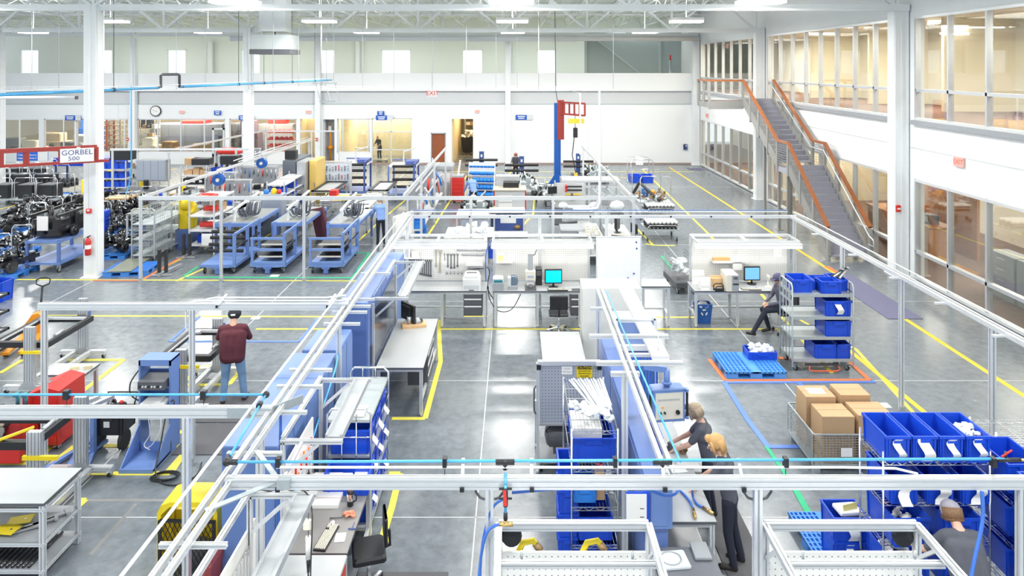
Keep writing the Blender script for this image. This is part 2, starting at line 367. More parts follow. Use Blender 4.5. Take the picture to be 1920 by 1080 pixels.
d = struct(MB().box(bx(398), bx(398)+.12, YB-.02, YB+.04, 0, bz(240)).box(bx(421)-.12, bx(421), YB-.02, YB+.04, 0, bz(240)).box(bx(398), bx(421), YB-.02, YB+.04, bz(240)-.12, bz(240)).box(bx(398), bx(421), YB-.02, YB+.04, 0, .7).obj('door_2', LGREY))
MB().box(bx(398)+.1, bx(421)-.1, YB, YB+.02, .7, bz(240)-.1).obj('pane', GLASS, d)
# ---- upper storey behind the parapet
YU = 58.0
ux = lambda px: XA(px, YU)
wu = MB(); x = -46.0
UW = [(px-18, px+18) for px in (-223, -84, 55, 193, 331, 470, 610)]+[(715, 770), (867, 905), (1007, 1043)]
for a, b in UW:
    wu.box(x, ux(a), YU, YU+.3, 4.86, 11); wu.box(ux(a), ux(b), YU, YU+.3, ZA(93, YU), 11); x = ux(b)
wu.box(x, 20, YU, YU+.3, 4.86, 11); struct(wu.obj('wall_upper_rear', M('pale_green_white_paint', (.80, .85, .82), .6, var=.02)))
for a, b in UW:
    WN[0] += 1; o = struct(MB().box(ux(a), ux(b), YU, YU+.08, ZA(94.5, YU), ZA(93, YU)).box(ux(a), ux(a)+.06, YU, YU+.08, 4.9, ZA(93, YU)).box(ux(b)-.06, ux(b), YU, YU+.08, 4.9, ZA(93, YU)).obj('window_%d' % WN[0], WSTEEL))
    MB().box(ux(a)+.05, ux(b)-.05, YU+.03, YU+.04, 4.9, ZA(94.5, YU)).obj('pane', GLASS, o)
YG = 51.0
struct(MB().box(XA(1098, YG), XR+.3, YG, YG+.2, 4.86, 9.2).obj('wall_upper_grey', GPANEL))
struct(MB().bar((XA(1118, YG), YG-.06, ZA(74, YG)), (XA(1198, YG), YG-.06, ZA(137, YG)), .12).obj('trim_5', M('grey_brace', (.55, .62, .62), .5)))
for px in (1098, 1237): struct(MB().box(XA(px, YG)-.1, XA(px, YG)+.1, YG-.12, YG, 4.86, 9.2).obj('trim_6', M('grey_brace', (.55, .62, .62), .5)))
# ---- right wall
ry = lambda px: F*XR/(px-CX)
wr = MB()
Z1, Z2, Z3, Z4 = 3.08, 4.9, 8.03, 11.0
BAYS = [(10.0, 21.15), (22.2, 33.45), (34.7, 45.5)]
ye = -3.0
for y0, y1 in BAYS:
    wr.box(XR, XR+.25, ye, y0, 0, Z4); wr.box(XR, XR+.25, y0, y1, Z1, Z2-.16); wr.box(XR, XR+.25, y0, y1, Z3, Z4); ye = y1
wr.box(XR, XR+.25, ye, 58, 0, Z4)
wall_right = struct(wr.obj('wall_right', WHITE))
for i, (y0, y1) in enumerate(BAYS):
    struct(MB().box(XR-.12, XR+.26, y0-.1, y1+.1, Z2-.17, Z2-.03).obj('trim_%d' % (7+i), MGREY))
    struct(MB().box(XR-.015, XR, y0-.3, y1+.3, 4.0, 4.03).obj('trim_%d' % (10+i), LGREY))
    for z0, z1, tr in ((Z2-.03, Z3, 5.78), (.04, Z1, .87)):
        WN[0] += 1; n = round((y1-y0)/1.49); ys = [y0+(y1-y0)*k/n for k in range(n+1)]
        f = MB().box(XR-.05, XR+.12, y0, y1, z0, z0+.08).box(XR-.05, XR+.12, y0, y1, z1-.08, z1)
        o = struct(f.obj('window_%d' % WN[0], ALU))
        MB().box(XR-.04, XR+.12, y0, y1, tr-.045, tr+.045).obj('transom', ALUD, o)
        for y in ys: MB().box(XR-.04, XR+.12, y-.035, y+.035, z0, z1).obj('mullion', ALUD, o)
        for a, b in zip(ys, ys[1:]):
            for c, d_ in ((z0, tr), (tr, z1)): MB().box(XR+.03, XR+.045, a+.03, b-.03, c+.04, d_-.04).obj('pane', GLASS, o)
# rooms behind the right wall
struct(MB().box(XR+.25, 20, -3, 58, 4.3, 4.86).obj('floor_upper_offices', CARPET)); struct(MB().box(XR+.25, 20, -3, 58, 8.3, 8.5).obj('ceiling_upper_offices', TAUPE))
struct(MB().box(XR+.25, 20, -3, 58, .004, .012).obj('floor_lower_offices', CARPET)); struct(MB().box(XR+.25, 20, -3, 58, 3.75, 4.3).obj('ceiling_lower_offices', TAUPE))
struct(MB().box(18.2, 18.4, -3, 58, 0, 8.3).obj('wall_office_rear', M('pale_cream_paint', (.84, .80, .68), .7, var=.03)))
for y in (25.2, 30.5, 36.5): struct(MB().box(15.6, 18.2, y, y+.15, 4.86, 8.3).obj('wall_office_side', CREAM))
struct(MB().box(XR+.6, 18.2, 33.6, 33.75, 0, 3.75).obj('wall_office_lower', CREAM)); struct(MB().box(14.6, 18.2, 16.6, 16.75, 0, 3.75).obj('wall_office_lower', M('pale_cream_paint', (1, 1, 1))))
# columns
def column(x, y, w=.42, top=8.4, z0=0.0):
    c = MB().box(x-w/2+.02, x+w/2-.02, y-w/2, y+w/2, z0, top).box(x-w/2, x-w/2+.019, y-w/2+.05, y+w/2-.05, z0, top).box(x+w/2-.019, x+w/2, y-w/2+.05, y+w/2-.05, z0, top).box(x-.03, x+.03, y-w/2-.012, y-w/2-.001, z0, top)
    o = struct(c.obj('column', WSTEEL)); MB().box(x-w/2-.06, x+w/2+.06, y-w/2-.06, y+w/2+.06, z0, z0+.03).obj('base_plate', WSTEEL, o); return o
for x, y in ((-13.05, 21.5), (-13.05, 34), (-25.3, 34), (-25.3, YB-.15), (-13.05, YB-.15), (-.45, YB-.15)): column(x, y, .42 if y < 40 else .36)
for y in (21.7, 34.05, 46.0): column(12.0, y, .46)
for x in (-25.3, -13.05, -.45): column(x, YU-.3, .35, 8.6, 4.86)
# roof: girders along X, bar joists along Y, ribbed deck
ZB, ZT = 8.33, 10.0
deck = MB()
for i in range(58):
    x = -46+i; deck.add([(x, -4, 10.5), (x+.45, -4, 10.5), (x+.55, -4, 10.58), (x+.95, -4, 10.58), (x+1, -4, 10.5), (x, 58, 10.5), (x+.45, 58, 10.5), (x+.55, 58, 10.58), (x+.95, 58, 10.58), (x+1, 58, 10.5)],
                        [(5, 6, 1, 0), (6, 7, 2, 1), (7, 8, 3, 2), (8, 9, 4, 3)])
deck.box(-46, 12.3, -4, 58, 10.6, 10.7); struct(deck.obj('ceiling', DECKM))
for y, zb in ((21.5, ZB), (34, 8.28), (YB-.1, 8.62)):
    g = struct(MB().box(-45, 12.2, y-.1, y+.1, zb-.1, zb+.1).obj('girder', WSTEEL)); g.name = 'beam_girder'
    MB().box(-45, 12.2, y-.1, y+.1, ZT-.1, ZT+.1).obj('top_chord', WSTEEL, g)
    x = -13.05-8*4.15
    while x < 12:
        for dx in (-2.07, 2.07):
            if -45 < x+dx < 12.2: MB().bar((x, y, zb), (x+dx, y, ZT), .13, .1).obj('web_diagonal', WSTEEL, g)
        MB().bar((x, y, zb), (x, y, ZT), .09).obj('web_post', WSTEEL, g); x += 4.15
x = -43.0
while x < 12:
    j = MB()
    for y0, y1 in ((9.3, 21.4), (21.6, 33.9), (34.1, YB-.2), (YB, 57.8)):
        n = 8; s = (y1-y0)/n
        j.box(x-.05, x+.05, y0, y1, 10.36, 10.44); j.box(x-.04, x+.04, y0+s*.6, y1-s*.6, 9.72, 9.78)
        for k in range(n):
            a, b = (9.75, 10.4) if k % 2 else (10.4, 9.75); j.bar((x, y0+k*s, a), (x, y0+(k+1)*s, b), .035)
    struct(j.obj('beam_joist', WSTEEL)); x += 2.05
for y in (25, 28, 31, 37.2, 40.3, 43.4): struct(MB().bar((-44, y, 9.75), (12.2, y, 9.75), .05).obj('beam_bridging', WSTEEL))
# white duct below the far girder, air handler, cable tray, hung lamps
tag(MB().cyl((XA(430, 45), 45.2, 8.33), (XA(1312, 45), 45.2, 8.33), .16, 14).cyl((XA(880, 45), 45.2, 8.33), (XA(1080, 45), 45.2, 8.33), .2, 14).obj('air_duct', WSTEEL), 'long round white air duct slung under the far roof girder', 'duct')
for k in range(6): MB().cyl((-18+6*k, 45.2, 8.4), (-18+6*k, 45.2, 10.5), .012, 5).obj('hanger', WSTEEL, bpy.data.objects['air_duct'])
u = thing('unit_heater', 'boxy white air handler with dark louvre hanging from the roof beside a column', 'air handler', (XA(516, 32), 32, 0))
B('housing', M('unit_grey', (.55, .6, .6), .5), u, -.85, .85, -.7, .7, ZA(94, 32), ZA(66, 32)); B('louvre', DGREY, u, -.92, .92, -.75, .75, ZA(102, 32), ZA(93, 32))
MB().bar((0, 0, ZA(66, 32)), (0, 0, 10), .05).bar((0, -.1, ZA(56, 32)), (0, -.1, ZA(40, 32)), .1).obj('hanger', DGREY, u); MB().box(-.6, .6, -.4, .4, ZA(60, 32), 10).obj('plenum', WSTEEL, u)
for i, (x, y) in enumerate(LAMPS):
    l = thing('hall_lamp', 'glowing box lamp, %s from the office wall, %s row from the far wall' % (ORD[4-i // 5], ORD[4-i % 5]), 'lamp', (x, y, 8.37), 0, 'hall lamps under the roof')
    MB().box(-.68, .68, -.33, .33, .09, .2).obj('housing', WPLA, l); MB().box(-.66, .66, -.31, .31, 0, .09).obj('diffuser', LAMPM, l); MB().cyl((0, 0, .2), (0, 0, 2.2), .012, 5).obj('hanger', WSTEEL, l)
# ================================================================ BUILDERS
MC = {}
def cached(key, fn):
    if key not in MC: MC[key] = fn()
    return MC[key]
def pegmat(name, base, hole, sp, rad=.16, plane='xz', rough=.45):
    m = M(name, base, rough, var=.02); nt = m.node_tree; n = nt.nodes; L = nt.links; b = n['Principled BSDF']
    tc = n.new('ShaderNodeTexCoord'); v = n.new('ShaderNodeVectorMath'); v.operation = 'SCALE'; v.inputs['Scale'].default_value = 1/sp
    fr = n.new('ShaderNodeVectorMath'); fr.operation = 'FRACTION'; sb = n.new('ShaderNodeVectorMath'); sb.operation = 'SUBTRACT'; sb.inputs[1].default_value = (.5, .5, .5)
    ml = n.new('ShaderNodeVectorMath'); ml.operation = 'MULTIPLY'; ml.inputs[1].default_value = (int('x' in plane), int('y' in plane), int('z' in plane))
    ln = n.new('ShaderNodeVectorMath'); ln.operation = 'LENGTH'; lt = n.new('ShaderNodeMath'); lt.operation = 'LESS_THAN'; lt.inputs[1].default_value = rad
    mx = n.new('ShaderNodeMix'); mx.data_type = 'RGBA'; mx.inputs['A'].default_value = base+(1,); mx.inputs['B'].default_value = hole+(1,)
    L.new(tc.outputs['Object'], v.inputs[0]); L.new(v.outputs[0], fr.inputs[0]); L.new(fr.outputs[0], sb.inputs[0]); L.new(sb.outputs[0], ml.inputs[0]); L.new(ml.outputs[0], ln.inputs[0])
    L.new(ln.outputs['Value'], lt.inputs[0]); L.new(lt.outputs[0], mx.inputs['Factor']); L.new(mx.outputs['Result'], b.inputs['Base Color']); return m
PEGW = pegmat('white_pegboard', (.80, .80, .78), (.38, .38, .36), .05); PEGG = pegmat('grey_pegboard', (.40, .44, .52), (.10, .12, .16), .05)
PEGB = pegmat('blue_pegboard', (.20, .30, .58), (.05, .09, .25), .06, .2, 'xyz'); PEGF = pegmat('white_punched_strip', (.82, .82, .80), (.25, .25, .25), .06, .12)

def tote_mesh(w, d, h, mat, t=.012, taper=.06):
    def f():
        m = MB(); a, b = w/2, d/2; a0, b0 = a-taper*h, b-taper*h
        def rect(x, y, z): return [(-x, -y, z), (x, -y, z), (x, y, z), (-x, y, z)]
        vs = rect(a0, b0, 0)+rect(a-t, b-t, h)+rect(a-2*t, b-2*t, h)+rect(a0-t, b0-t, t)
        fs = [(3, 2, 1, 0), (12, 13, 14, 15)]
        for k in (0, 4, 8):
            for i in range(4): fs.append((k+i, k+(i+1) % 4, k+4+(i+1) % 4, k+4+i))
        m.add(vs, fs)
        for x in (-1, 1):     # corner and side ribs
            for y in (-1, 1): m.bar((x*(a0+.004), y*(b0+.004)*.86, .01), (x*(a-.004), y*(b-.004)*.86, h-.03), .014)
            for q in (-.45, .45): m.bar((q*w*.8, x*(b0+.004), .01), (q*w*.8, x*(b-.006), h-.03), .014)
        return m.mesh('tote_body', mat)
    return cached(('tote', w, d, h, mat.name, t), f)
def rim_mesh(w, d, h, mat):
    def f():
        m = MB(); a, b = w/2, d/2; t = .02
        m.box(-a, a, -b, -b+t, h-.025, h+.006).box(-a, a, b-t, b, h-.025, h+.006).box(-a, -a+t, -b+t, b-t, h-.025, h+.006).box(a-t, a, -b+t, b-t, h-.025, h+.006)
        m.box(-a*.4, a*.4, -b-.008, -b, h-.07, h-.02).box(-a*.4, a*.4, b, b+.008, h-.07, h-.02)
        return m.mesh('tote_rim', mat)
    return cached(('rim', w, d, h, mat.name), f)
def slip_mesh(w, l, seed):
    def f():
        q = random.Random(seed); m = MB(); n = 7; vs = []; fs = []
        for i in range(n):
            y = -.012-.03*math.sin(i*1.1+seed)-.02*i/n; z = -l*i/(n-1); dx = .03*math.sin(i*.8+seed)
            vs += [(-w/2+dx, y, z), (w/2+dx, y, z)]
        for i in range(n-1): fs.append((2*i, 2*i+1, 2*i+3, 2*i+2))
        m.add(vs, fs, 0, True); k = len(vs); m.add([(x, y-.002, z) for x, y, z in vs], [tuple(reversed(f_)) for f_ in fs], 0, True)
        return m.mesh('paper_slip', PAPER)
    return cached(('slip', w, l, seed % 4), f)
def tote(loc, w, d, h, label, group, mat=BIN, rz=0.0, slip=0, fill=None, name='tote_bin', cat='bin'):
    o = tag(ob(name, tote_mesh(w, d, h, mat), None, loc, rz), label, cat, group)
    ob('rim', rim_mesh(w, d, h, mat), o)
    if slip:
        s = ob('paper_slip', slip_mesh(.09 if slip < 2 else .13, .2 if slip < 2 else .26, int(loc[0]*40)+int(loc[2]*10)), o, (0.0, -d/2-.012, h*.95)); s['label'] = 'curled white paper slip'
    return o
def filler(name, mat, par, w, d, z, n, seed, amp=.05, sz=.07):
    q = random.Random(seed); m = MB()
    for i in range(n):
        x, y = q.uniform(-w/2, w/2), q.uniform(-d/2, d/2); s = sz*q.uniform(.6, 1.3)
        if i % 2 or mat in (BAG, PAPER): m.lump((x, y, z+q.uniform(0, amp)), s, s*.8, s*.6, 7)
        else: m.bar((x, y, z+q.uniform(0, amp)), (x+q.uniform(-s, s), y+q.uniform(-s, s), z+q.uniform(0, amp)+s), s*.6, s*.9)
    return stuff(m.obj(name, mat, par))

def wire_panel(x0, x1, y0, y1, z, lip=.04, step=.045, th=.004):
    m = MB()
    for zz in (z, z-lip): m.bar((x0, y0, zz), (x1, y0, zz), .009).bar((x0, y1, zz), (x1, y1, zz), .009).bar((x0, y0, zz), (x0, y1, zz), .009).bar((x1, y0, zz), (x1, y1, zz), .009)
    long_y = (y1-y0) > (x1-x0)
    n = int((y1-y0 if not long_y else x1-x0)/step)
    for k in range(1, n):
        t = k/n
        if long_y: m.bar((x0+(x1-x0)*t, y0, z), (x0+(x1-x0)*t, y1, z), th)
        else: m.bar((x0, y0+(y1-y0)*t, z), (x1, y0+(y1-y0)*t, z), th)
    k = max(3, int(((x1-x0) if not long_y else (y1-y0))/.3))
    for i in range(1, k):
        t = i/k
        if long_y: m.bar((x0, y0+(y1-y0)*t, z-.008), (x1, y0+(y1-y0)*t, z-.008), .008)
        else: m.bar((x0+(x1-x0)*t, y0, z-.008), (x0+(x1-x0)*t, y1, z-.008), .008)
    for (a, b) in (((x0, y0), (x1, y0)), ((x0, y1), (x1, y1)), ((x0, y0), (x0, y1)), ((x1, y0), (x1, y1))):
        L = math.dist(a, b); c = max(4, int(L/.07)); pts = [(a[0]+(b[0]-a[0])*i/c, a[1]+(b[1]-a[1])*i/c, z-(lip if i % 2 else 0)) for i in range(c+1)]
        for p, q in zip(pts, pts[1:]): m.bar(p, q, .006)
    return m
def wire_rack(label, x0, x1, y0, y1, levels, top, group=None):
    t = thing('wire_shelving', label, 'shelving', ((x0+x1)/2, (y0+y1)/2, 0), 0, group)
    w, d = (x1-x0)/2, (y1-y0)/2
    pm = cached(('wpost', top), lambda: MB().cyl((0, 0, .0), (0, 0, top), .0135, 8).cyl((0, 0, 0), (0, 0, .03), .022, 8).mesh('post', CHROME))
    for a in (-w, w):
        for b in (-d, d): ob('post', pm, t, (a, b, 0))
    me = wire_panel(-w, w, -d, d, 0).mesh('wire_shelf', CHROME)
    for z in levels: ob('wire_shelf', me, t, (0, 0, z))
    return t
def worktop(par, x0, x1, y0, y1, z, th=.035, mat=LAMI, edge=DGREY):
    m = MB().box(x0, x1, y0, y1, z-th, z-.006, 1).box(x0+.003, x1-.003, y0+.003, y1-.003, z-.006, z, 0); return m.obj('worktop', [mat, edge], par)
def bench(label, x0, x1, y0, y1, z=.92, drawers=None, mid=True, mat=LAMI, group='grey topped workbenches', shelf=False, legw=.06, rail=.28):
    w, d = (x1-x0)/2, (y1-y0)/2
    t = thing('workbench', label, 'workbench', ((x0+x1)/2, (y0+y1)/2, 0), 0, group)
    worktop(t, -w, w, -d, d, z, mat=mat)
    k = .05; zt = z-.035
    lm = cached(('leg', legw, zt), lambda: MB().prof((0, 0, .05), (0, 0, zt), legw, legw, up=(0, 1, 0)).cyl((0, 0, 0), (0, 0, .05), .025, 8).mesh('leg', ALU))
    for a in (-w+k, w-k):
        for b in (-d+k, d-k): ob('leg', lm, t, (a, b, 0))
    if w > .8 and mid:
        for b in (-d+k, d-k): ob('leg', lm, t, (0, b, 0))
    for b in (-d+k, d-k): MB().prof((-w+k, b, zt-.03), (w-k, b, zt-.03), .045, .045).obj('apron', ALU, t)
    if rail: MB().prof((-w+k, d-k, rail), (w-k, d-k, rail), .045, .045).obj('rail', ALU, t)
    for a in (-w+k, w-k):
        MB().prof((a, -d+k, zt-.03), (a, d-k, zt-.03), .045, .045).obj('apron', ALU, t)
        if rail: MB().prof((a, -d+k, rail), (a, d-k, rail), .045, .045).obj('rail', ALU, t)
    if shelf: B('lower_shelf', LGREY, t, -w+k, w-k, -d+k, d-k, .3, .32)
    if drawers:
        a, b = drawers; a -= (x0+x1)/2; b -= (x0+x1)/2
        c = B('drawer_unit', DGREY, t, a, b, -d+.06, d-.2, .28, zt-.01)
        zz = [zt-.02, zt-.17, zt-.32, .31]; zz = [zt-.02, zt-.16, zt-.34, .3]
        for z1, z0 in zip(zz, zz[1:]):
            MB().box(a+.015, b-.015, -d+.045, -d+.06, z0+.008, z1-.004).box(a+.02, b-.02, -d+.035, -d+.046, z1-.045, z1-.012, 1).obj('drawer', [DGREY, WPLA], t)
    return t
def drawer_chest(par, x0, x1, y0, y1, z0, z1, n, mat=DGREY, grip=WPLA, ax='x'):
    c = B('drawer_chest', mat, par, x0, x1, y0, y1, z0, z1)
    for i in range(n):
        a = z0+(z1-z0)*i/n; b = z0+(z1-z0)*(i+1)/n
        if ax == 'y': MB().box(x0+.01, x1-.01, y0-.015, y0, a+.006, b-.006).box(x0+.02, x1-.02, y0-.026, y0-.014, b-.04, b-.012, 1).obj('drawer', [mat, grip], c)
        else: MB().box(x1, x1+.015, y0+.01, y1-.01, a+.006, b-.006).box(x1+.014, x1+.026, y0+.02, y1-.02, b-.05, b-.02, 1).obj('drawer', [mat, grip], c)
    return c
def caster(par, loc, r=.06, fork=GALV, yaw=0.0, name='caster'):
    def f():
        m = MB().cyl((-.02, 0, r), (.02, 0, r), r, 14).cyl((-.022, 0, r), (.022, 0, r), r*.62, 12, m=1).cyl((-.03, 0, r), (.03, 0, r), .012, 8, m=1)
        m.box(-.034, -.026, -.03, .05, r*.9, r*2.25, 1).box(.026, .034, -.03, .05, r*.9, r*2.25, 1).box(-.045, .045, -.045, .055, r*2.2, r*2.35, 1).box(-.02, .02, -.09, -.03, r*1.7, r*1.85, 1)
        return m.mesh('caster', [RUBB, fork])
    return ob(name, cached(('caster', r, fork.name), f), par, loc, yaw)
def pallet(label, loc, w=1.2, d=1.0, h=.15, rz=0.0, mat=PALB, group='blue plastic pallets'):
    t = thing('plastic_pallet', label, 'pallet', loc, rz, group)
    def deck():
        m = MB(); a, b = w/2, d/2; nx, ny = 14, 12
        for i in range(nx+1):
            x = -a+w*i/nx; q = .012 if 0 < i < nx else .02
            m.box(max(-a, x-q), min(a, x+q), -b, b, h-.035, h)
        for j in range(ny+1):
            y = -b+d*j/ny; q = .010 if 0 < j < ny else .02
            m.box(-a, a, max(-b, y-q), min(b, y+q), h-.034, h-.001)
        m.box(-a, a, -b, b, h-.04, h-.03)
        for x in (-.04, .04): m.box(x-.03, x+.03, -b, b, h-.03, h-.0005)
        return m.mesh('deck', mat)
    ob('deck', cached(('pdeck', w, d, h, mat.name), deck), t)
    bm_ = cached(('pblock', w, d, h, mat.name), lambda: MB().rbox(-w*.1, w*.1, -d*.09, d*.09, .02, h-.035, .01).mesh('block', mat))
    for i in (-1, 0, 1):
        for j in (-1, 0, 1): ob('block', bm_, t, (i*w*.395, j*d*.405, 0))
    sm = cached(('pskid', w, d, mat.name), lambda: MB().box(-w/2, w/2, -d*.09, d*.09, 0, .022).mesh('skid', mat))
    for j in (-1, 0, 1): ob('skid', sm, t, (0, j*d*.405, 0))
    return t
def carton(label, loc, w, d, h, rz=0.0, group='brown cardboard cartons', tape_=True, mat=CARD, name='cardboard_carton'):
    t = tag(MB().rbox(-w/2, w/2, -d/2, d/2, 0, h, .006).obj(name, mat, None, loc, rz), label, 'box', group)
    if tape_: MB().box(-w/2, w/2, -.004, .004, h-.001, h+.001).obj('flap_seam', M('dark_seam', (.25, .15, .08), .7), t)
    return t
def monitor(label, loc, rz=0.0, w=.42, h=.34, scr=SCRN, tilt=0.0, body=BLACK, group=None):
    t = thing('computer_monitor', label, 'monitor', loc, rz, group)
    MB().rbox(-w/2, w/2, -.025, .03, .1, .1+h, .008).box(-w*.3, w*.3, .02, .08, .14, .06+h).obj('housing', body, t)
    MB().box(-w/2+.025, w/2-.025, -.028, -.024, .13, .07+h).obj('screen', scr, t)
    MB().cyl((0, .02, .01), (0, .02, .14), .025, 8).obj('neck', body, t); MB().lathe((0, .01, 0), [(.12, 0), (.12, .012), (.04, .02)], 14).obj('foot', body, t)
    return t
def keyboard(label, loc, rz=0.0, s=1.0):
    t = thing('keyboard', label, 'keyboard', loc, rz)
    MB().rbox(-.22*s, .22*s, -.075*s, .075*s, 0, .022, .005).obj('case', BLACK, t)
    k = MB()
    for r in range(6):
        for c in range(20):
            if (c == 15 or c == 16) and r > 3: continue
            x = (-.207+c*.0215)*s; y = (-.063+r*.0215)*s; k.box(x, x+.0145*s, y, y+.0145*s, .02, .034)
    stuff(k.obj('keys', CREAMP, t)); return t
def office_chair(label, loc, rz=0.0, group=None, seat=.5):
    t = thing('task_chair', label, 'chair', loc, rz, group)
    MB().rbox(-.23, .23, -.22, .22, seat-.06, seat, .03).obj('seat', BLACK, t)
    b = MB().rbox(-.22, .22, .2, .25, seat+.12, seat+.45, .02); b.obj('backrest', BLACK, t)
    MB().tube([(0, .1, seat-.07), (0, .26, seat-.04), (0, .28, seat+.2)], .02, 6).obj('back_bracket', BLACK, t)
    MB().cyl((0, 0, .1), (0, 0, seat-.06), .028, 10).box(-.13, .13, -.1, .1, seat-.09, seat-.06).obj('column_post', CHROME, t)
    for k in range(5):
        a = 2*PI*k/5+.3; e = (.3*math.cos(a), .3*math.sin(a)); MB().bar((0, 0, .13), (e[0], e[1], .09), .045, .03).obj('leg', CHROME, t)
        MB().cyl((e[0]-.02*math.sin(a), e[1]+.02*math.cos(a), .035), (e[0]+.02*math.sin(a), e[1]-.02*math.cos(a), .035), .035, 10).obj('caster', RUBB, t)
    return t
def shelf_unit(label, x0, x1, y0, y1, levels, top, rz=0.0, mat=LGREY, lean=0.0, group=None, name='shelf_rack', deck=None):
    w, d = (x1-x0)/2, (y1-y0)/2
    t = thing(name, label, 'shelving', ((x0+x1)/2, (y0+y1)/2, 0), rz, group)
    pm = MB().prof((0, 0, 0), (0, 0, top), .045, .045, up=(0, 1, 0)).mesh('post', ALU)
    for a in (-w+.025, w-.025):
        for b in (-d+.025, d-.025): ob('post', pm, t, (a, b, 0))
    sm = MB().box(-w+.03, w-.03, -d+.03, d-.03, -.02, 0).bar((-w, -d+.02, -.02), (w, -d+.02, -.02), .035, .045).bar((-w, d-.02, -.02), (w, d-.02, -.02), .035, .045).bar((-w+.02, -d, -.02), (-w+.02, d, -.02), .035, .045).bar((w-.02, -d, -.02), (w-.02, d, -.02), .035, .045).mesh('shelf', deck or mat)
    for z in levels: ob('shelf', sm, t, (0, 0, z))
    return t
def cable(name, label, pts, r, mat, cat='cable', group=None):
    # smooth the control points
    q = [Vector(p) for p in pts]; out = []
    for i in range(len(q)-1):
        p0, p1, p2, p3 = q[max(i-1, 0)], q[i], q[i+1], q[min(i+2, len(q)-1)]
        for k in range(5):
            t = k/5; out.append(.5*((2*p1)+(p2-p0)*t+(2*p0-5*p1+4*p2-p3)*t*t+(3*p1-p0-3*p2+p3)*t**3))
    out.append(q[-1])
    o = MB().tube(out, r, 6).obj(name, mat)
    return tag(o, label, cat, group) if label else o

# ---------------------------------------------------------------- people: tapered limbs fused into one skin, clothes by region
SKIN = M('skin', (.62, .36, .25), .55, var=.05); SKINP = M('pale_skin', (.72, .44, .33), .55, var=.05)
def person(label, prims, mats, loc, rz=0.0, hair=None, face=None, extras=None, voxel=.011):
    """prims: (p, rp, q, rq, material index); mats: list"""
    m = MB()
    for p, rp, q, rq, k in prims:
        p, q = Vector(p), Vector(q); m.ball(p, rp, n=12); m.ball(q, rq, n=12)
        if (q-p).length > 1e-4: m.cyl(p, q, rp, 12, rq)
    o = m.obj('person', mats); md = o.modifiers.new('fuse', 'REMESH'); md.mode = 'VOXEL'; md.voxel_size = voxel; md.use_smooth_shade = True
    sm = o.modifiers.new('smooth', 'SMOOTH'); sm.factor = .5; sm.iterations = 7
    bpy.context.view_layer.update(); me = bpy.data.meshes.new_from_object(o.evaluated_get(bpy.context.evaluated_depsgraph_get()))
    o.modifiers.clear(); o.data = me
    n = len(me.polygons); c = np.empty(n*3); me.polygons.foreach_get('center', c); c = c.reshape(n, 3)
    best = np.full(n, 1e9); idx = np.zeros(n, int)
    for p, rp, q, rq, k in prims:
        p, q = np.array(p, float), np.array(q, float); d = q-p; L = max(d@d, 1e-9); t = np.clip(((c-p)@d)/L, 0, 1)
        e = np.linalg.norm(c-(p+t[:, None]*d), axis=1)-(rp+(rq-rp)*t); w = e < best; best[w] = e[w]; idx[w] = k
    me.materials.clear()
    for x in mats: me.materials.append(x)
    me.polygons.foreach_set('material_index', idx); me.polygons.foreach_set('use_smooth', [True]*n)
    o.location = loc; o.rotation_euler = (0, 0, rz); tag(o, label, 'person'); return o
def limb(out, a, b, r0, r1, k): out.append((tuple(a), r0, tuple(b), r1, k))
def hand(out, w, d, side, k, up=(0, 0, 1), curl=.35, s=1.0):
    """palm from wrist w along d, four fingers and a thumb"""
    d = Vector(d).normalized(); u = Vector(up); r = d.cross(u).normalized(); u = r.cross(d).normalized(); w = Vector(w)
    for i in (-1, 0, 1): limb(out, w+r*(i*.014), w+d*.085*s+r*(i*.026), .016, .014, k)
    for i, L in enumerate((.062, .074, .07, .054)):
        b = w+d*.085*s+r*((i-1.5)*.021); e = b+d*(L*.55)-u*(L*curl*.35); f = e+d*(L*.35)-u*(L*curl*.75)
        limb(out, b, e, .0095, .0088, k); limb(out, e, f, .0088, .0075, k)
    b = w+d*.03+r*(side*-.028); e = b+d*.035+r*(side*-.03); limb(out, b, e, .012, .0105, k); limb(out, e, e+d*.032+r*(side*-.006)-u*.008, .0105, .0085, k)
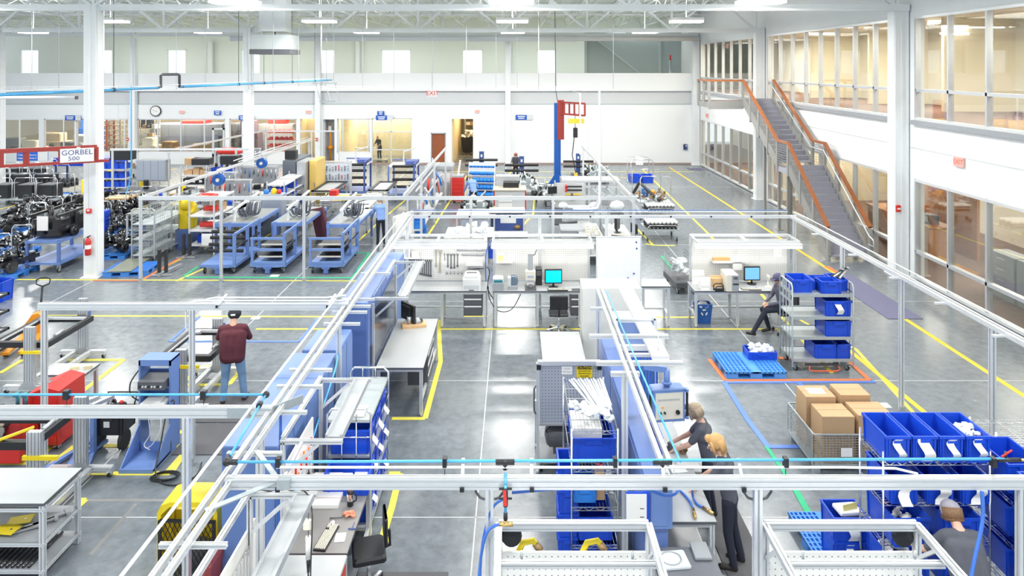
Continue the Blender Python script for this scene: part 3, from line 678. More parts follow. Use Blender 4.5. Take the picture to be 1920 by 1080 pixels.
def head(o, c, fwd, up, mats, hair=None, cap=None, glasses=False, s=1.0):
    """features on the head at c (local), looking along fwd: nose, eyes, ears, mouth, hair or cap as children"""
    c = Vector(c); f = Vector(fwd).normalized(); u = Vector(up).normalized(); r = f.cross(u).normalized(); u = r.cross(f).normalized()
    Q = lambda x, y, z: c+r*x*s+f*y*s+u*z*s
    sk = mats
    MB().cyl(Q(0, .092, .0), Q(0, .114, -.028), .009, 8, .015).ball(Q(0, .112, -.028), .014, n=8).obj('nose', sk, o)
    for k in (-1, 1):
        MB().ball(Q(.031*k, .088, .012), .012, n=8).obj('eye', WPLA, o); MB().ball(Q(.031*k, .098, .012), .006, n=6).obj('iris', DGREY, o)
        MB().ball(Q(.079*k, -.008, -.005), .012, .018, .03, 8).obj('ear', sk, o)
    MB().bar(Q(-.022, .091, -.062), Q(.022, .091, -.062), .006, .008).obj('mouth', M('lips', (.45, .16, .14), .5), o)
    if hair:
        mat, L = hair; hb = MB()
        q = .86 if cap else 1; hb.ball(c+u*.022*s*q-f*.014*s, .096*s*q, .112*s*q, .112*s*q, 16)
        if L > 0:
            for k in range(-4, 5):
                a = k*.26; p = Q(math.sin(a)*.082, -.02-math.cos(a)*.072, .06); q = Q(math.sin(a)*.093, -.015-math.cos(a)*.08, -L); hb.cyl(p, q, .034*s, 8, .026*s); hb.ball(q, .026*s, n=8)
            for k in (-1, 1):
                p = Q(.07*k, .05, .07); q = Q(.085*k, .045, -L*.85); hb.cyl(p, q, .022*s, 8, .02*s); hb.ball(q, .02*s, n=8)
            hb.cyl(Q(-.05, .085, .085), Q(.05, .085, .085), .022*s, 8); hb.ball(Q(0, .07, .09), .05*s, n=10)
        h = hb.obj('hair', mat, o)
    if cap:
        cb = MB().ball(c+u*.032*s, .108*s, .122*s, .106*s, 16).obj('cap', cap, o)
        vs = MB(); vs.cyl(Q(0, .1, .035), Q(0, .175, .022), .075*s, 14, .06*s); MB().poly(Q(0, .07, .04), Q(0, .18, .02), [(-.075, -.006), (.075, -.006), (.07, .006), (-.07, .006)], tuple(u)).obj('cap_visor', cap, o)
    if glasses:
        MB().tube([Q(-.078, -.01, .012), Q(-.07, .09, .014), Q(-.012, .105, .012), Q(.012, .105, .012), Q(.07, .09, .014), Q(.078, -.01, .012)], .004, 5).obj('spectacles', CHROME, o)
def standing(shirt=0, trou=1, skin=2, shoe=3, h=1.76, lean=0.0, lh=None, rh=None, head_fwd=.03, sleeves=.5, feet=((-.11, .0), (.12, .03)), fem=False, untuck=False):
    """prims of a figure facing +Y, feet on z = 0; lh, rh: hand targets"""
    s = h/1.76; o = []; V = Vector
    Rl = Matrix.Rotation(-lean, 3, 'X'); hp = V((0, 0, .93))
    def T(x, y, z): return V((hp+Rl @ (V((x, y, z))-hp))*s)
    sw = .165 if not fem else .145; hw = .095
    for k, (fx, fy) in zip((-1, 1), feet):
        hipj = V((k*hw, 0, .9))*s; kn = V((k*.5*hw+fx*.5, fy*.6+.035, .49))*s; an = V((fx, fy-.02, .09))*s
        limb(o, hipj, kn, .092*s, .066*s, trou); limb(o, kn, an, .066*s, .052*s, trou); limb(o, an, an+V((0, 0, -.03)), .05*s, .045*s, trou)
        limb(o, V((fx, fy-.04, .04))*s, V((fx*1.15, fy+.15, .032))*s, .042*s, .036*s, shoe)
    for x in (-.07, 0, .07): limb(o, T(x, -.01, .90), T(x, 0, 1.0), .092, .09, shirt)
    limb(o, (-.07*s, -.015, .88*s), (.07*s, -.015, .88*s), .1*s, .1*s, trou)
    for x in (-.065, .065): limb(o, T(x, 0, .98), T(x*1.25, .0, 1.28), .095, .098 if not fem else .09, shirt)
    limb(o, T(0, 0, .95), T(0, .01, 1.33), .105, .11, shirt); limb(o, T(-sw+.03, 0, 1.405), T(sw-.03, 0, 1.405), .072, .072, shirt)
    limb(o, T(-.11, -.02, 1.3), T(.11, -.02, 1.3), .1, .1, shirt)
    if untuck:
        for x in (-.085, 0, .085): limb(o, T(x, -.02, .87), T(x*1.2, -.01, 1.28), .118, .112, shirt)
    nk = T(0, -.005, 1.46); hd = T(0, head_fwd+.005, 1.615); limb(o, nk, T(0, head_fwd*.6, 1.55), .054, .05, skin)
    for x in (-.012, .012): limb(o, hd+V((x, -.012, .025)), hd+V((x*.6, .03, -.055)), .078*s, .056*s, skin)
    for k, tg in ((-1, lh), (1, rh)):
        sh = T(k*sw, 0, 1.40); tg = V(tg)*s if tg else V((k*.27, .08, .82))*s
        d = tg-sh; L = d.length; a, b = .30*s, .27*s; L2 = min(L, a+b-.01); d.normalize()
        ca = (a*a+L2*L2-b*b)/(2*a*L2); ca = max(-1, min(1, ca)); sa = math.sqrt(1-ca*ca)
        pole = V((k*.5, -.55, -.5)); pole = (pole-d*pole.dot(d)).normalized(); el = sh+d*(a*ca)+pole*(a*sa); wr = sh+d*L2
        cut = sh+(el-sh)*min(1, sleeves*1.6); limb(o, sh, cut, .068*s, .058*s, shirt)
        if sleeves < .62: limb(o, sh+(el-sh)*.5, el, .046*s, .040*s, skin)
        if sleeves > .9: limb(o, el, el+(wr-el)*.85, .05*s, .042*s, shirt)
        limb(o, el, wr, .042*s, .029*s, skin); hand(o, wr, (wr-el).normalized()+V((0, .15, -.1)), k, skin, s=s)
    return o, hd
# ================================================================ OVERHEAD ALUMINIUM BEAMS AND PIPES
def beam_thing(label, beams, posts, name='overhead_rail', z=2.58, h=.09, w=.06, extra=None, post=.075):
    x0, y0 = beams[0][0][:2]
    t = thing(name, label, 'beam', (x0, y0, 0), 0, 'overhead aluminium beams'); L = lambda p: (p[0]-x0, p[1]-y0, p[2] if len(p) > 2 else z)
    for a, b in beams: MB().prof(L(a), L(b), w, h).obj('beam', ALU, t)
    for p in posts:
        MB().prof((p[0]-x0, p[1]-y0, 0), (p[0]-x0, p[1]-y0, z-h/2), post, post, up=(0, 1, 0)).obj('post', ALU, t)
        MB().box(p[0]-x0-.047, p[0]-x0+.047, p[1]-y0-.047, p[1]-y0+.047, 0, .02).box(p[0]-x0-.045, p[0]-x0+.045, p[1]-y0-.05, p[1]-y0-.035, 0, .12).obj('base_plate', GALV, t)
    return t
def arms(t, x, y, ln=.22, z=2.45):   # curved gussets either side of a post head
    ox, oy = t.location[:2]
    for s in (-1, 1):
        MB().tube([(x-ox+s*.045, y-oy, z-.1), (x-ox+s*.09, y-oy, z-.085), (x-ox+s*.13, y-oy, z-.03), (x-ox+s*.135, y-oy, z+.06)], .012, 6).obj('gusset', DGREY, t)
FB = 6.54
tb = beam_thing('tall grooved aluminium beam spanning the whole front of the cell under a sky blue pipe', [((-2.72, FB), (6.2, FB))], [(XA(918, FB), FB), (XA(1420, FB), FB), (XA(1915, FB), FB)], h=.1, w=.08)
for px in (918, 1420): arms(tb, XA(px, FB), FB, z=2.52)
MB().tube([(.45, .07, 2.68), (5.85, .07, 2.68), (6.35, .07, 2.67), (6.55, .05, 2.63)], .012, 8).obj('conduit', WSTEEL, tb)
for px in (867, 997, 1245, 1392):
    x = XA(px, FB)-tb.location.x; MB().bar((x, -.045, 2.535), (x-.0, .12, 2.74), .03, .014).box(x-.02, x+.02, -.06, -.04, 2.52, 2.56, 1).obj('bracket', [ALU, BLACK], tb)
x = XA(524, FB)-tb.location.x; MB().bar((x, -.045, 2.535), (x+.12, .3, 2.8), .03, .014).box(x-.02, x+.02, -.06, -.04, 2.52, 2.56, 1).obj('bracket', [ALU, BLACK], tb)
MB().bar((.55, .04, 2.6), (.0, -.45, 2.6), .06, .012).bar((.5, -.05, 2.6), (.62, -.05, 2.6), .06, .09).bar((.1, .5, 2.6), (.45, .05, 2.6), .05, .012).obj('corner_brace', GALV, tb)
tp = thing('air_pipe', 'sky blue compressed air pipe with black clamps and tees above the front beam', 'pipe', (-2.75, FB+.08, 2.725), 0, 'sky blue air pipes')
MB().cyl((0, 0, 0), (7.45, 0, .03), .0135, 10).obj('pipe', RAILB, tp)
for px in (522, 834, 1153, 1473, 1862): x = XA(px, FB+.08)+2.75; MB().box(x-.02, x+.02, -.03, .03, -.04, .045).cyl((x, 0, -.04), (x, 0, -.13), .004, 5).obj('clamp', BLACK, tp)
for px in (947, 1242): x = XA(px, FB+.08)+2.75; MB().cyl((x-.09, 0, 0), (x+.09, 0, 0), .026, 10).cyl((x, 0, 0), (x, 0, -.07), .022, 10).obj('tee', BLACK, tp)
MB().ball((.0, 0, 0), .04, n=10).cyl((0, 0, 0), (.1, 0, 0), .026, 10).cyl((0, 0, 0), (-.02, .1, 0), .026, 10).obj('elbow', BLACK, tp)
x = XA(1885, FB)+2.75; MB().cyl((x-.02, 0, .02), (x+.2, 0, .02), .02, 10).cyl((x+.06, 0, .02), (x+.06, 0, .1), .012, 8).obj('valve', BLACK, tp); MB().bar((x+.02, 0, .05), (x+.1, -.03, .13), .012).obj('valve_lever', REDP, tp); MB().cyl((x+.2, 0, .02), (x+.6, 0, .02), .014, 8).obj('fitting', BRASS, tp)
xd = XA(948, FB-.02); t = thing('valve_drop', 'short drop pipe with red lever valve and brass tee hanging below the front beam', 'valve', (xd, FB-.07, 0))
MB().cyl((0, .08, 2.66), (0, 0, 2.6), .0135, 8).cyl((0, 0, 2.6), (0, 0, 2.26), .0135, 8).obj('pipe', RAILB, t); MB().cyl((0, 0, 2.57), (0, 0, 2.4), .022, 10).cyl((-.06, 0, 2.56), (.06, 0, 2.56), .01, 6).cyl((-.06, 0, 2.47), (.06, 0, 2.47), .01, 6).cyl((0, 0, 2.34), (0, 0, 2.27), .02, 10).obj('valve', BLACK, t)
MB().bar((-.01, -.025, 2.56), (-.0, -.03, 2.42), .03, .012).obj('valve_lever', REDP, t); MB().cyl((-.06, 0, 2.23), (.07, 0, 2.23), .02, 10).cyl((0, 0, 2.27), (0, 0, 2.22), .016, 8).obj('brass_tee', BRASS, t)
cable('air_hose', 'blue rubber air hose drooping from the brass tee down past the front frame', [(xd-.06, FB-.07, 2.23), (xd-.16, FB-.08, 2.18), (xd-.22, FB-.1, 2.0), (xd-.25, FB-.15, 1.7), (xd-.26, FB-.2, 1.2), (xd-.24, FB-.2, .6)], .014, HOSEB, 'hose')
cable('air_hose', 'second blue air hose running behind the post below the front beam', [(xd+.02, FB-.05, 2.47), (xd-.1, FB-.02, 2.38), (xd-.18, FB-.02, 2.2), (xd-.23, FB-.05, 1.9), (xd-.24, FB-.1, 1.3), (xd-.22, FB-.1, .6)], .012, HOSEB, 'hose')
cable('air_hose', 'blue air hose looped behind the front beam beside the wire shelving', [(xd+.06, FB+.02, 2.47), (.6, FB+.1, 2.47), (1.2, FB+.08, 2.47), (1.42, FB+.1, 2.4), (1.55, FB+.15, 2.38), (1.62, FB+.2, 2.46), (1.63, FB+.2, 2.52)], .014, HOSEB, 'hose')
cable('air_hose', 'thick blue air hose slanting down beside the bending person', [(XA(1862, 6.3), 6.45, 2.55), (XA(1856, 6.3), 6.4, 2.3), (XA(1838, 6.2), 6.3, 1.95), (XA(1815, 6.1), 6.15, 1.6), (XA(1800, 6.0), 6.0, 1.2)], .017, HOSEB, 'hose')
# rails along Y
tl = beam_thing('long pair of aluminium rails running above the periwinkle cabinets', [((-2.68, 4.9), (-2.68, 18.1)), ((-2.78, 4.9), (-2.78, 18.1))], [(-2.79, 5.55), (-2.79, 11.0), (-2.79, 7.6), (-2.79, 18.0)], name='overhead_rail', h=.06, w=.045)
MB().cyl((-.27, 0, 2.68), (-.27, 7.0, 2.68), .016, 8).cyl((-.22, 6.6, 2.7), (-.22, 13.2, 2.7), .014, 8).obj('conduit', WSTEEL, tl)
for y in (847, 770, 722, 691, 605, 583, 572, 559, 511, 1018):
    Y = 5122/(y-125); MB().prof((-.26, Y-4.9, 2.54), (.3, Y-4.9, 2.54), .04, .04).obj('crossbar', ALU, tl)
tm = beam_thing('slanted looking aluminium rail above the middle divider of the cell', [((1.45, FB+.1), (1.45, 12.3)), ((1.53, FB+.1), (1.53, 12.3))], [(1.42, 8.95), (1.47, 12.2)], name='overhead_rail', h=.06, w=.045)
MB().cyl((.16, .1, 2.66), (.12, 5.2, 2.66), .012, 8).obj('air_pipe', RAILB, tm)
for y, a, b in ((628, 1105, 1253), (678, 1118, 1280), (698, 1145, 1199), (577, 1107, 1151), (598, 1160, 1220)):
    Y = 5122/(y-125); o = tm.location; MB().prof((XA(a, Y)-o.x, Y-o.y, 2.54), (XA(b, Y)-o.x, Y-o.y, 2.54), .055, .055).obj('crossbar', ALU, tm)
tr = beam_thing('aluminium rail of the aisle side running towards the office windows', [((7.28, 8.2), (7.28, 18.1)), ((7.2, 8.2), (7.2, 18.1))], [(7.28, 18.05), (7.28, 15.4), (7.28, 13.05), (7.28, 10.57)], name='overhead_rail', h=.07, w=.05)
MB().cyl((.1, 0, 2.68), (.1, 9.8, 2.68), .013, 8).cyl((.14, 0, 2.66), (.14, 9.8, 2.66), .008, 6).obj('conduit', WSTEEL, tr)
for Y in (10.2, 11.6, 13.0, 14.6, 16.4): MB().bar((-.25, Y-8.2, 2.54), (.05, Y-8.2, 2.54), .05, .03).obj('crossbar', ALU, tr)
tk = beam_thing('white looking beam closing the back of the cell above the pegboard stations', [((XA(768, 18.12), 18.12), (7.35, 18.12))], [(XA(1012, 18.12), 18.12), (XA(1137, 18.12), 18.12)], h=.08)
for dz, y in ((.12, .05), (.16, .1)): MB().cyl((.05, y, 2.6+dz*.8), (9.9, y, 2.6+dz*.8), .013, 8).obj('conduit', WSTEEL if dz < .15 else PERIL, tk)
MB().cyl((4.3, .3, 2.72), (4.75, .3, 2.72), .03, 10).tube([(4.75, .3, 2.72), (4.95, .3, 2.74), (5.0, .3, 2.9), (5.0, .3, 5.9)], .03, 10).obj('riser_pipe', WSTEEL, tk)
for k in range(9): MB().box(.5+k*1.05, .54+k*1.05, -.05, -.03, 2.57, 2.61).obj('bolt_cap', BLACK, tk)
tf = beam_thing('long plain aluminium beam crossing in front of the blue trolleys', [((XA(260, 20.95), 20.95), (XA(1192, 20.95), 20.95))], [(XA(p, 20.95), 20.95) for p in (264, 415, 570, 725, 883, 1037, 1188)], z=2.53, h=.11)
tg_ = beam_thing('aluminium rail rising from the corner post past the hose reels', [((-11.25, 21.0), (-11.0, 37.5))], [(-11.2, 26.6), (-11.1, 37.4)], name='overhead_rail', z=2.55)
MB().cyl((.1, 7, 2.66), (.3, 16.4, 2.66), .02, 8).cyl((-.1, 7, 2.7), (.1, 16.4, 2.7), .02, 8).obj('conduit', ALU, tg_)
beam_thing('aluminium beam over the shelf racks in front of the slimmer column', [((-19.3, 33.1), (-12.7, 33.1))], [(-19.2, 33.1), (-13.3, 33.1)], z=2.55)
beam_thing('aluminium rail over the far workshop benches by the machine room windows', [((-16.2, 33.2), (-15.4, 43.5))], [(-15.5, 43.2)], name='overhead_rail', z=2.55)
beam_thing('aluminium beam below the red rack room windows', [((-15.6, 43.0), (-10.8, 43.0))], [(-12.6, 43), (-10.9, 43)], z=2.5)
beam_thing('aluminium rail over the narrow tool wall beside the corridor opening', [((-3.35, 20.95), (-3.3, 33.2))], [(-3.3, 24.5), (-3.3, 28.5), (-3.3, 33.1)], name='overhead_rail', z=2.6)
tq = beam_thing('aluminium rail descending to the assembly tables behind the whiteboard', [((3.5, 20.95), (3.3, 34))], [(3.4, 27.5), (3.35, 33.9)], name='overhead_rail', z=2.6)
MB().bar((0, 0, 2.5), (.3, .02, 2.1), .07).bar((-.9, .1, 2.5), (-1.2, .1, 2.1), .07).obj('knee_brace', ALU, tq)
t11 = beam_thing('grooved aluminium beam with white conduit above the person in maroon', [((XA(72, 11.34), 11.34), (-2.72, 11.34))], [(XA(83, 11.34), 11.34), (XA(360, 11.34), 11.34)], z=2.58, h=.11)
o = t11.location
MB().tube([(2.4, .03, 2.2), (2.4, .03, 2.55), (2.5, .05, 2.64), (2.65, .05, 2.655), (4.9, .05, 2.655), (5.1, .05, 2.68)], .014, 8).tube([(2.7, .1, 2.66), (2.85, .1, 2.69), (4.7, .1, 2.69), (5.0, .1, 2.73)], .014, 8).obj('conduit', WSTEEL, t11)
for x in (2.95, 4.75): MB().bar((x, -.05, 2.62), (x+.08, .12, 2.74), .035, .02).box(x-.03, x, -.06, -.04, 2.57, 2.61, 1).obj('bracket', [WPLA, BLACK], t11)
t7 = beam_thing('deep grooved aluminium beam across the toolbox corner of the cell', [((-6.4, 7.88), (-2.75, 7.88))], [(XA(350, 7.88), 7.88)], z=2.58, h=.125)
MB().bar((3.6, -.01, 2.58), (3.9, .3, 2.58), .012, .1).bar((3.15, -.035, 2.58), (3.4, -.035, 2.58), .012, .11).obj('corner_brace', GALV, t7)
tp2 = thing('air_pipe', 'sky blue pipe on the toolbox corner beam turning down to the front beam', 'pipe', (-6.4, 7.95, 2.74), 0, 'sky blue air pipes')
MB().cyl((0, 0, 0), (3.55, 0, 0), .0135, 10).cyl((3.55, 0, 0), (3.65, -1.25, 0), .0135, 10).obj('pipe', RAILB, tp2)
for px in (125, 382): x = XA(px, 7.95)+6.4; MB().box(x-.03, x+.03, -.03, .03, -.05, .05).cyl((x, 0, -.04), (x, 0, -.12), .004, 5).obj('clamp', BLACK, tp2)
MB().ball((3.55, 0, 0), .04, n=10).cyl((3.56, -.2, 0), (3.565, -.28, 0), .03, 10).obj('elbow', BLACK, tp2)
# pipes and tray hung under the roof
tr2 = thing('air_pipe', 'long blue air pipe hung below the roof with a black bypass loop', 'pipe', (-14.6, 19.6, 5.7), 0, 'sky blue air pipes')
dx, dy = 3.6, 22.0; L = lambda t, z=0: (dx*t, dy*t, z)
MB().cyl(L(0), L(.30), .05, 10).cyl(L(.36), L(1), .05, 10).cyl((0, 0, .09), (dx*.98, dy*.98, .09), .02, 6, m=1).obj('pipe', [RAILB, WSTEEL], tr2)
MB().tube([L(.30), L(.31, .02), L(.31, .46), L(.315, .5), L(.355, .5), L(.36, .46), L(.36, 0), L(.37)], .055, 8).obj('bypass_loop', DGREY, tr2)
for t_ in (.2, .55, .65, .78, .9): MB().cyl(L(t_-.002), L(t_+.002), .07, 10).cyl(L(t_), L(t_, 4.6), .012, 5).obj('hanger', DGREY, tr2)
cable('air_drop_hose', 'thin blue air line dropping from the roof pipe to the shelf racks', [(XA(246, 30), 30, 5.7), (XA(246, 30), 30, 4), (XA(246, 30), 30, 2.4), (XA(243, 30), 30, 1.5), (XA(236, 30), 30, 1.0)], .025, RAILB, 'hose')
tc_ = thing('cable_tray', 'wire mesh cable tray hung across the hall in front of the parapet', 'cable tray', (XA(0, 30), 30, 0)); x1 = XA(1092, 30)-XA(0, 30)
m = MB()
for z in (5.47, 5.55, 5.63): m.bar((0, 0, z), (x1, 0, z), .014).bar((0, .3, z), (x1, .3, z), .014)
for k in range(150): m.bar((x1*k/150, 0, 5.47), (x1*k/150, 0, 5.63), .008).bar((x1*k/150, 0, 5.47), (x1*k/150, .3, 5.47), .008)
stuff(m.obj('tray_wires', WSTEEL, tc_))
for k in range(8): MB().cyl((x1*(k+.4)/8, .15, 5.5), (x1*(k+.4)/8, .15, 10.2), .012, 5).obj('hanger', LGREY, tc_)
MB().tube([(x1, .1, 5.5), (x1-.5, .1, 5.45), (x1-.1, 0, 5.35), (x1-.1, 0, 2.7)], .035, 8).obj('riser_pipe', WSTEEL, tc_)
t = tag(MB().cyl((XA(-20, 22), 22, ZA(183, 22)), (XA(144, 22), 22, ZA(183, 22)), .05, 10).cyl((XA(142, 22), 22, ZA(183, 22)), (XA(145, 22), 22, ZA(183, 22)), .06, 10, m=1).cyl((XA(60, 22), 22, ZA(183, 22)), (XA(60, 22), 22, 8.33), .01, 5).obj('hanging_rail', [WSTEEL, DGREY]), 'short white tube hung level in front of the parapet beside the thick column', 'rail')
t = thing('attic_ladder', 'small folded white service ladder hung by the parapet', 'ladder', (XA(612, 38), 38, 0))
for px in (592, 610, 628): MB().bar((XA(px, 38)-XA(612, 38), 0, 5.6), (XA(px+9, 38)-XA(612, 38), 0, 4.6), .05 if px != 610 else .14, .03).obj('rail', GALV, t)
MB().bar((-.4, 0, 4.6), (.5, 0, 4.6), .06).bar((-.8, 0, 5.6), (.6, 0, 5.6), .04).obj('foot_bar', GALV, t); MB().cyl((0, 0, 5.6), (0, 0, 10.5), .01, 5).cyl((.4, 0, 5.6), (.4, 0, 10.5), .01, 5).obj('hanger', GALV, t)
for k_, (px, y) in enumerate(((110, 26), (250, 28), (385, 30), (512, 28), (560, 32), (680, 33), (810, 34), (930, 33), (970, 34), (1043, 36), (1150, 30))):
    tag(MB().cyl((XA(px, y), y, ZA({1043: 165, 810: 168}.get(px, 166), y)), (XA(px, y), y, 10.3), .011, 5).obj('hanger_rod', LGREY), 'thin hanger rod dropping from the roof, %s of eleven going towards the office windows' % ORD[k_], 'rod', 'hanger rods below the roof')
# ================================================================ CENTRAL CELL
def station(label, x0, x1, yb, yf, zt, zb=.93, peg=PEGW, lamp=True, group='pegboard stations with task lamps', top=None, w=.05, stay=True):
    """frame over a bench: two uprights, roof rectangle, pegboard, task lamp on the open edge (yf < yb)"""
    t = thing('overhead_station', label, 'station', ((x0+x1)/2, yb, 0), 0, group); a, d = (x1-x0)/2, yf-yb
    for s in (-a, a):
        MB().prof((s, 0, .0), (s, 0, zt), w, w, up=(0, 1, 0)).obj('upright', ALU, t); MB().prof((s, 0, zt), (s, d, zt), w, w).obj('roof_arm', ALU, t)
        MB().bar((s, -.02, zt-.3), (s, d*.35, zt-.03), .03).obj('brace', ALU, t)
    MB().prof((-a, 0, zt), (a, 0, zt), w, w*1.3).obj('roof_bar', ALU, t); MB().prof((-a, d, zt), (a, d, zt), w, w).obj('front_bar', ALU, t)
    if stay: MB().box(-.03, .03, d, 0, zt-.02, zt+.02).obj('roof_stay', WSTEEL, t)
    MB().box(-a+.03, a-.03, -.012, .012, zb, top or zt-.1).obj('pegboard', peg, t)
    if lamp:
        l = MB().box(-a*1.03, a*1.03, d-.12, d+.12, zt-.09, zt-.03).obj('task_lamp', WPLA, t); MB().rbox(-a*1.03, a*1.03, d-.11, d+.11, zt-.14, zt-.088, .01).obj('diffuser', TUBEM, l)
        area('task_lamp_light', ((x0+x1)/2, yf, zt-.16), a*1.9, .2, TASK_W, (1, .94, .82))
    return t
YS = 18.1
xs = lambda px, y=YS: XA(px, y)
bench('grey bench holding the white printer under the wrench board', xs(745, 17.25), xs(912, 17.25), 17.25, 18.0, .92, (xs(869, 17.3), xs(904, 17.3)))
bench('grey bench with the cyan screen monitor and label printers', xs(925, 17.25), xs(1087, 17.25)+.05, 17.25, 18.0, .92, (xs(1070, 17.3), xs(1087, 17.3)))
bench('grey bench with the blue recycling tub standing under it', xs(1302, 17.25), xs(1466, 17.25), 17.25, 18.0, .92)
station('pegboard station hung with a row of wrenches and long bars', xs(738), xs(912), YS, 17.4, 2.1)
station('pegboard station behind the cyan screen with a small yellow sheet tray', xs(926), xs(1104), YS, 17.4, 2.1)
station('pegboard station nearest the staircase, over a bench with paper trays', xs(1294), xs(1478), YS, 17.4, 2.1)
bench('narrow tall grey table between whiteboard and recycling tub', xs(1203, 17.3), xs(1258, 17.3), 17.3, 17.9, 1.02, group='small tables', mid=False)
# tools on the wrench board
def wrench(label, loc, L, mat, group, tilt=0.0):
    def f():
        m = MB().bar((0, 0, -L*.12), (0, 0, -L*.85), L*.055, .012)
        m.poly((0, -.006, -L*.93), (0, .008, -L*.93), [(L*.07*math.cos(a), L*.07*math.sin(a)) for a in [2*PI*k/10 for k in range(10)]])
        for s in (-1, 1): m.bar((s*L*.02, 0, -L*.13), (s*L*.055, 0, -L*.06), L*.045, .012).bar((s*L*.055, 0, -L*.07), (s*L*.045, 0, 0), L*.04, .012)
        return m.mesh('wrench', mat)
    o = tag(ob('wrench', cached(('wr', round(L, 2), mat.name), f), None, loc), label, 'wrench', group); o.rotation_euler = (0, tilt, 0); return o
yp = YS-.03
STW = M('tool_steel', (.16, .17, .19), .35, .6); OLD = M('aged_brass_steel', (.62, .56, .42), .4, .5)
for i, (px, L) in enumerate(((834, .17), (840, .36), (846, .40), (852, .39), (858, .35))):
    wrench(['shortest dark combination wrench on the pegboard', 'dark wrench beside the shortest one on the pegboard', 'longest dark combination wrench on the pegboard', 'dark wrench hanging next after the longest one', 'last dark combination wrench of the row, by the long bars'][i], (xs(px), yp, ZA(475, YS)), L, STW, 'combination wrenches')
wrench('pale brass adjustable wrench, the one nearer the dark spanner row', (xs(818), yp, ZA(468, YS)), .45, OLD, 'large adjustable wrenches'); wrench('longer pale brass adjustable wrench near the combination wrenches', (xs(826), yp, ZA(468, YS)), .60, OLD, 'large adjustable wrenches', .03)
for k in range(16): wrench('slim dark spanner, %s shortest of the dense row by the lamp arm' % ORD[k], (xs(748+k*4.0), yp, ZA(486, YS)), .28+.012*k, STW, 'dense row of spanners')
for px0, px1, y, lb in ((857, 907, 468, 'upper long steel bar on pegboard hooks'), (866, 907, 477, 'lower long steel bar on pegboard hooks')):
    tag(MB().cyl((xs(px0), yp, ZA(y, YS)), (xs(px1), yp, ZA(y, YS)), .02, 8).cyl((xs(px1-14), yp, ZA(y, YS)), (xs(px1), yp, ZA(y, YS)), .028, 8).cyl((xs(px0+4), yp, ZA(y, YS)), (xs(px0+4), YS, ZA(y+3, YS)), .008, 6).obj('torque_bar', STEEL), lb, 'tool', 'torque bars')
t = tag(MB().box(xs(874), xs(906), yp-.12, yp+.02, ZA(496, YS), ZA(494, YS)).box(xs(874), xs(906), yp-.13, yp-.11, ZA(496, YS), ZA(486, YS)).obj('parts_tray', WPLA), 'white tray of small red tipped bottles on the wrench board', 'tray')
for k in range(7): tag(MB().lathe((xs(877+k*4.2), yp-.06, ZA(494, YS)), [(.018, 0), (.02, .08), (.009, .1), (.009, .13)], 8).lathe((xs(877+k*4.2), yp-.06, ZA(494, YS)), [(.0205, .02), (.0205, .05)], 8, m=1).obj('bottle', [WPLA, REDP]), 'small white and red bottle, %s along the pegboard tray' % ORD[k], 'bottle', 'small bottles in the tray')
tag(MB().box(xs(877), xs(908), yp-.14, yp, ZA(504, YS), ZA(502, YS)).bar((xs(877), yp-.13, ZA(499, YS)), (xs(908), yp-.13, ZA(497, YS)), .05, .03).obj('tool_shelf', STEEL), 'small dark steel shelf hooked below the bottle tray', 'shelf')
tag(MB().box(xs(755), xs(788), yp-.12, yp, ZA(483, YS), ZA(481, YS)).box(xs(757), xs(770), yp-.1, yp-.03, ZA(481, YS), ZA(464, YS)).box(xs(773), xs(786), yp-.1, yp-.03, ZA(481, YS), ZA(470, YS)).obj('literature_tray', WPLA), 'white literature tray high on the wrench board', 'tray')
for k in range(5): tag(MB().cyl((xs(838+k*7), yp, ZA(513, YS)), (xs(838+k*7), yp, ZA(508, YS)), .022, 8).obj('socket', STEEL), 'short steel socket, %s along the low peg row' % ORD[k], 'socket', 'sockets on the pegboard')
t = thing('yellow_sheet_tray', 'white shelf carrying a yellow sheet on the cyan screen station', 'shelf', (xs(946), YS-.1, ZA(489, YS)))
MB().box(-.22, .22, -.14, .08, 0, .02).obj('shelf', WPLA, t); MB().box(-.2, .02, .0, .05, .02, .24).obj('sheet', PAPER, t); MB().box(-.17, -.03, -.01, 0, .04, .17).obj('sheet', M('yellow_sheet', (.85, .75, .3), .7), t)
t = thing('literature_tray', 'pair of white pocket shelves with amber papers over the paper trays', 'tray', (xs(1365), YS-.1, ZA(489, YS)))
MB().box(-.45, .45, -.12, .08, 0, .02).box(-.45, .45, -.13, -.12, 0, .06).obj('shelf', WPLA, t); MB().box(-.42, 0, -.08, .04, .02, .12).obj('folder', M('amber_paper', (.80, .52, .22), .7), t); MB().box(.05, .3, -.13, -.128, -.18, .02).obj('sheet', PAPER, t)
tag(MB().box(xs(1450), xs(1466), YS-.016, YS-.012, ZA(482, YS), ZA(463, YS)).obj('notice_sheet', PAPER), 'white notice sheet pinned near the lamp end of the staircase station', 'sheet')
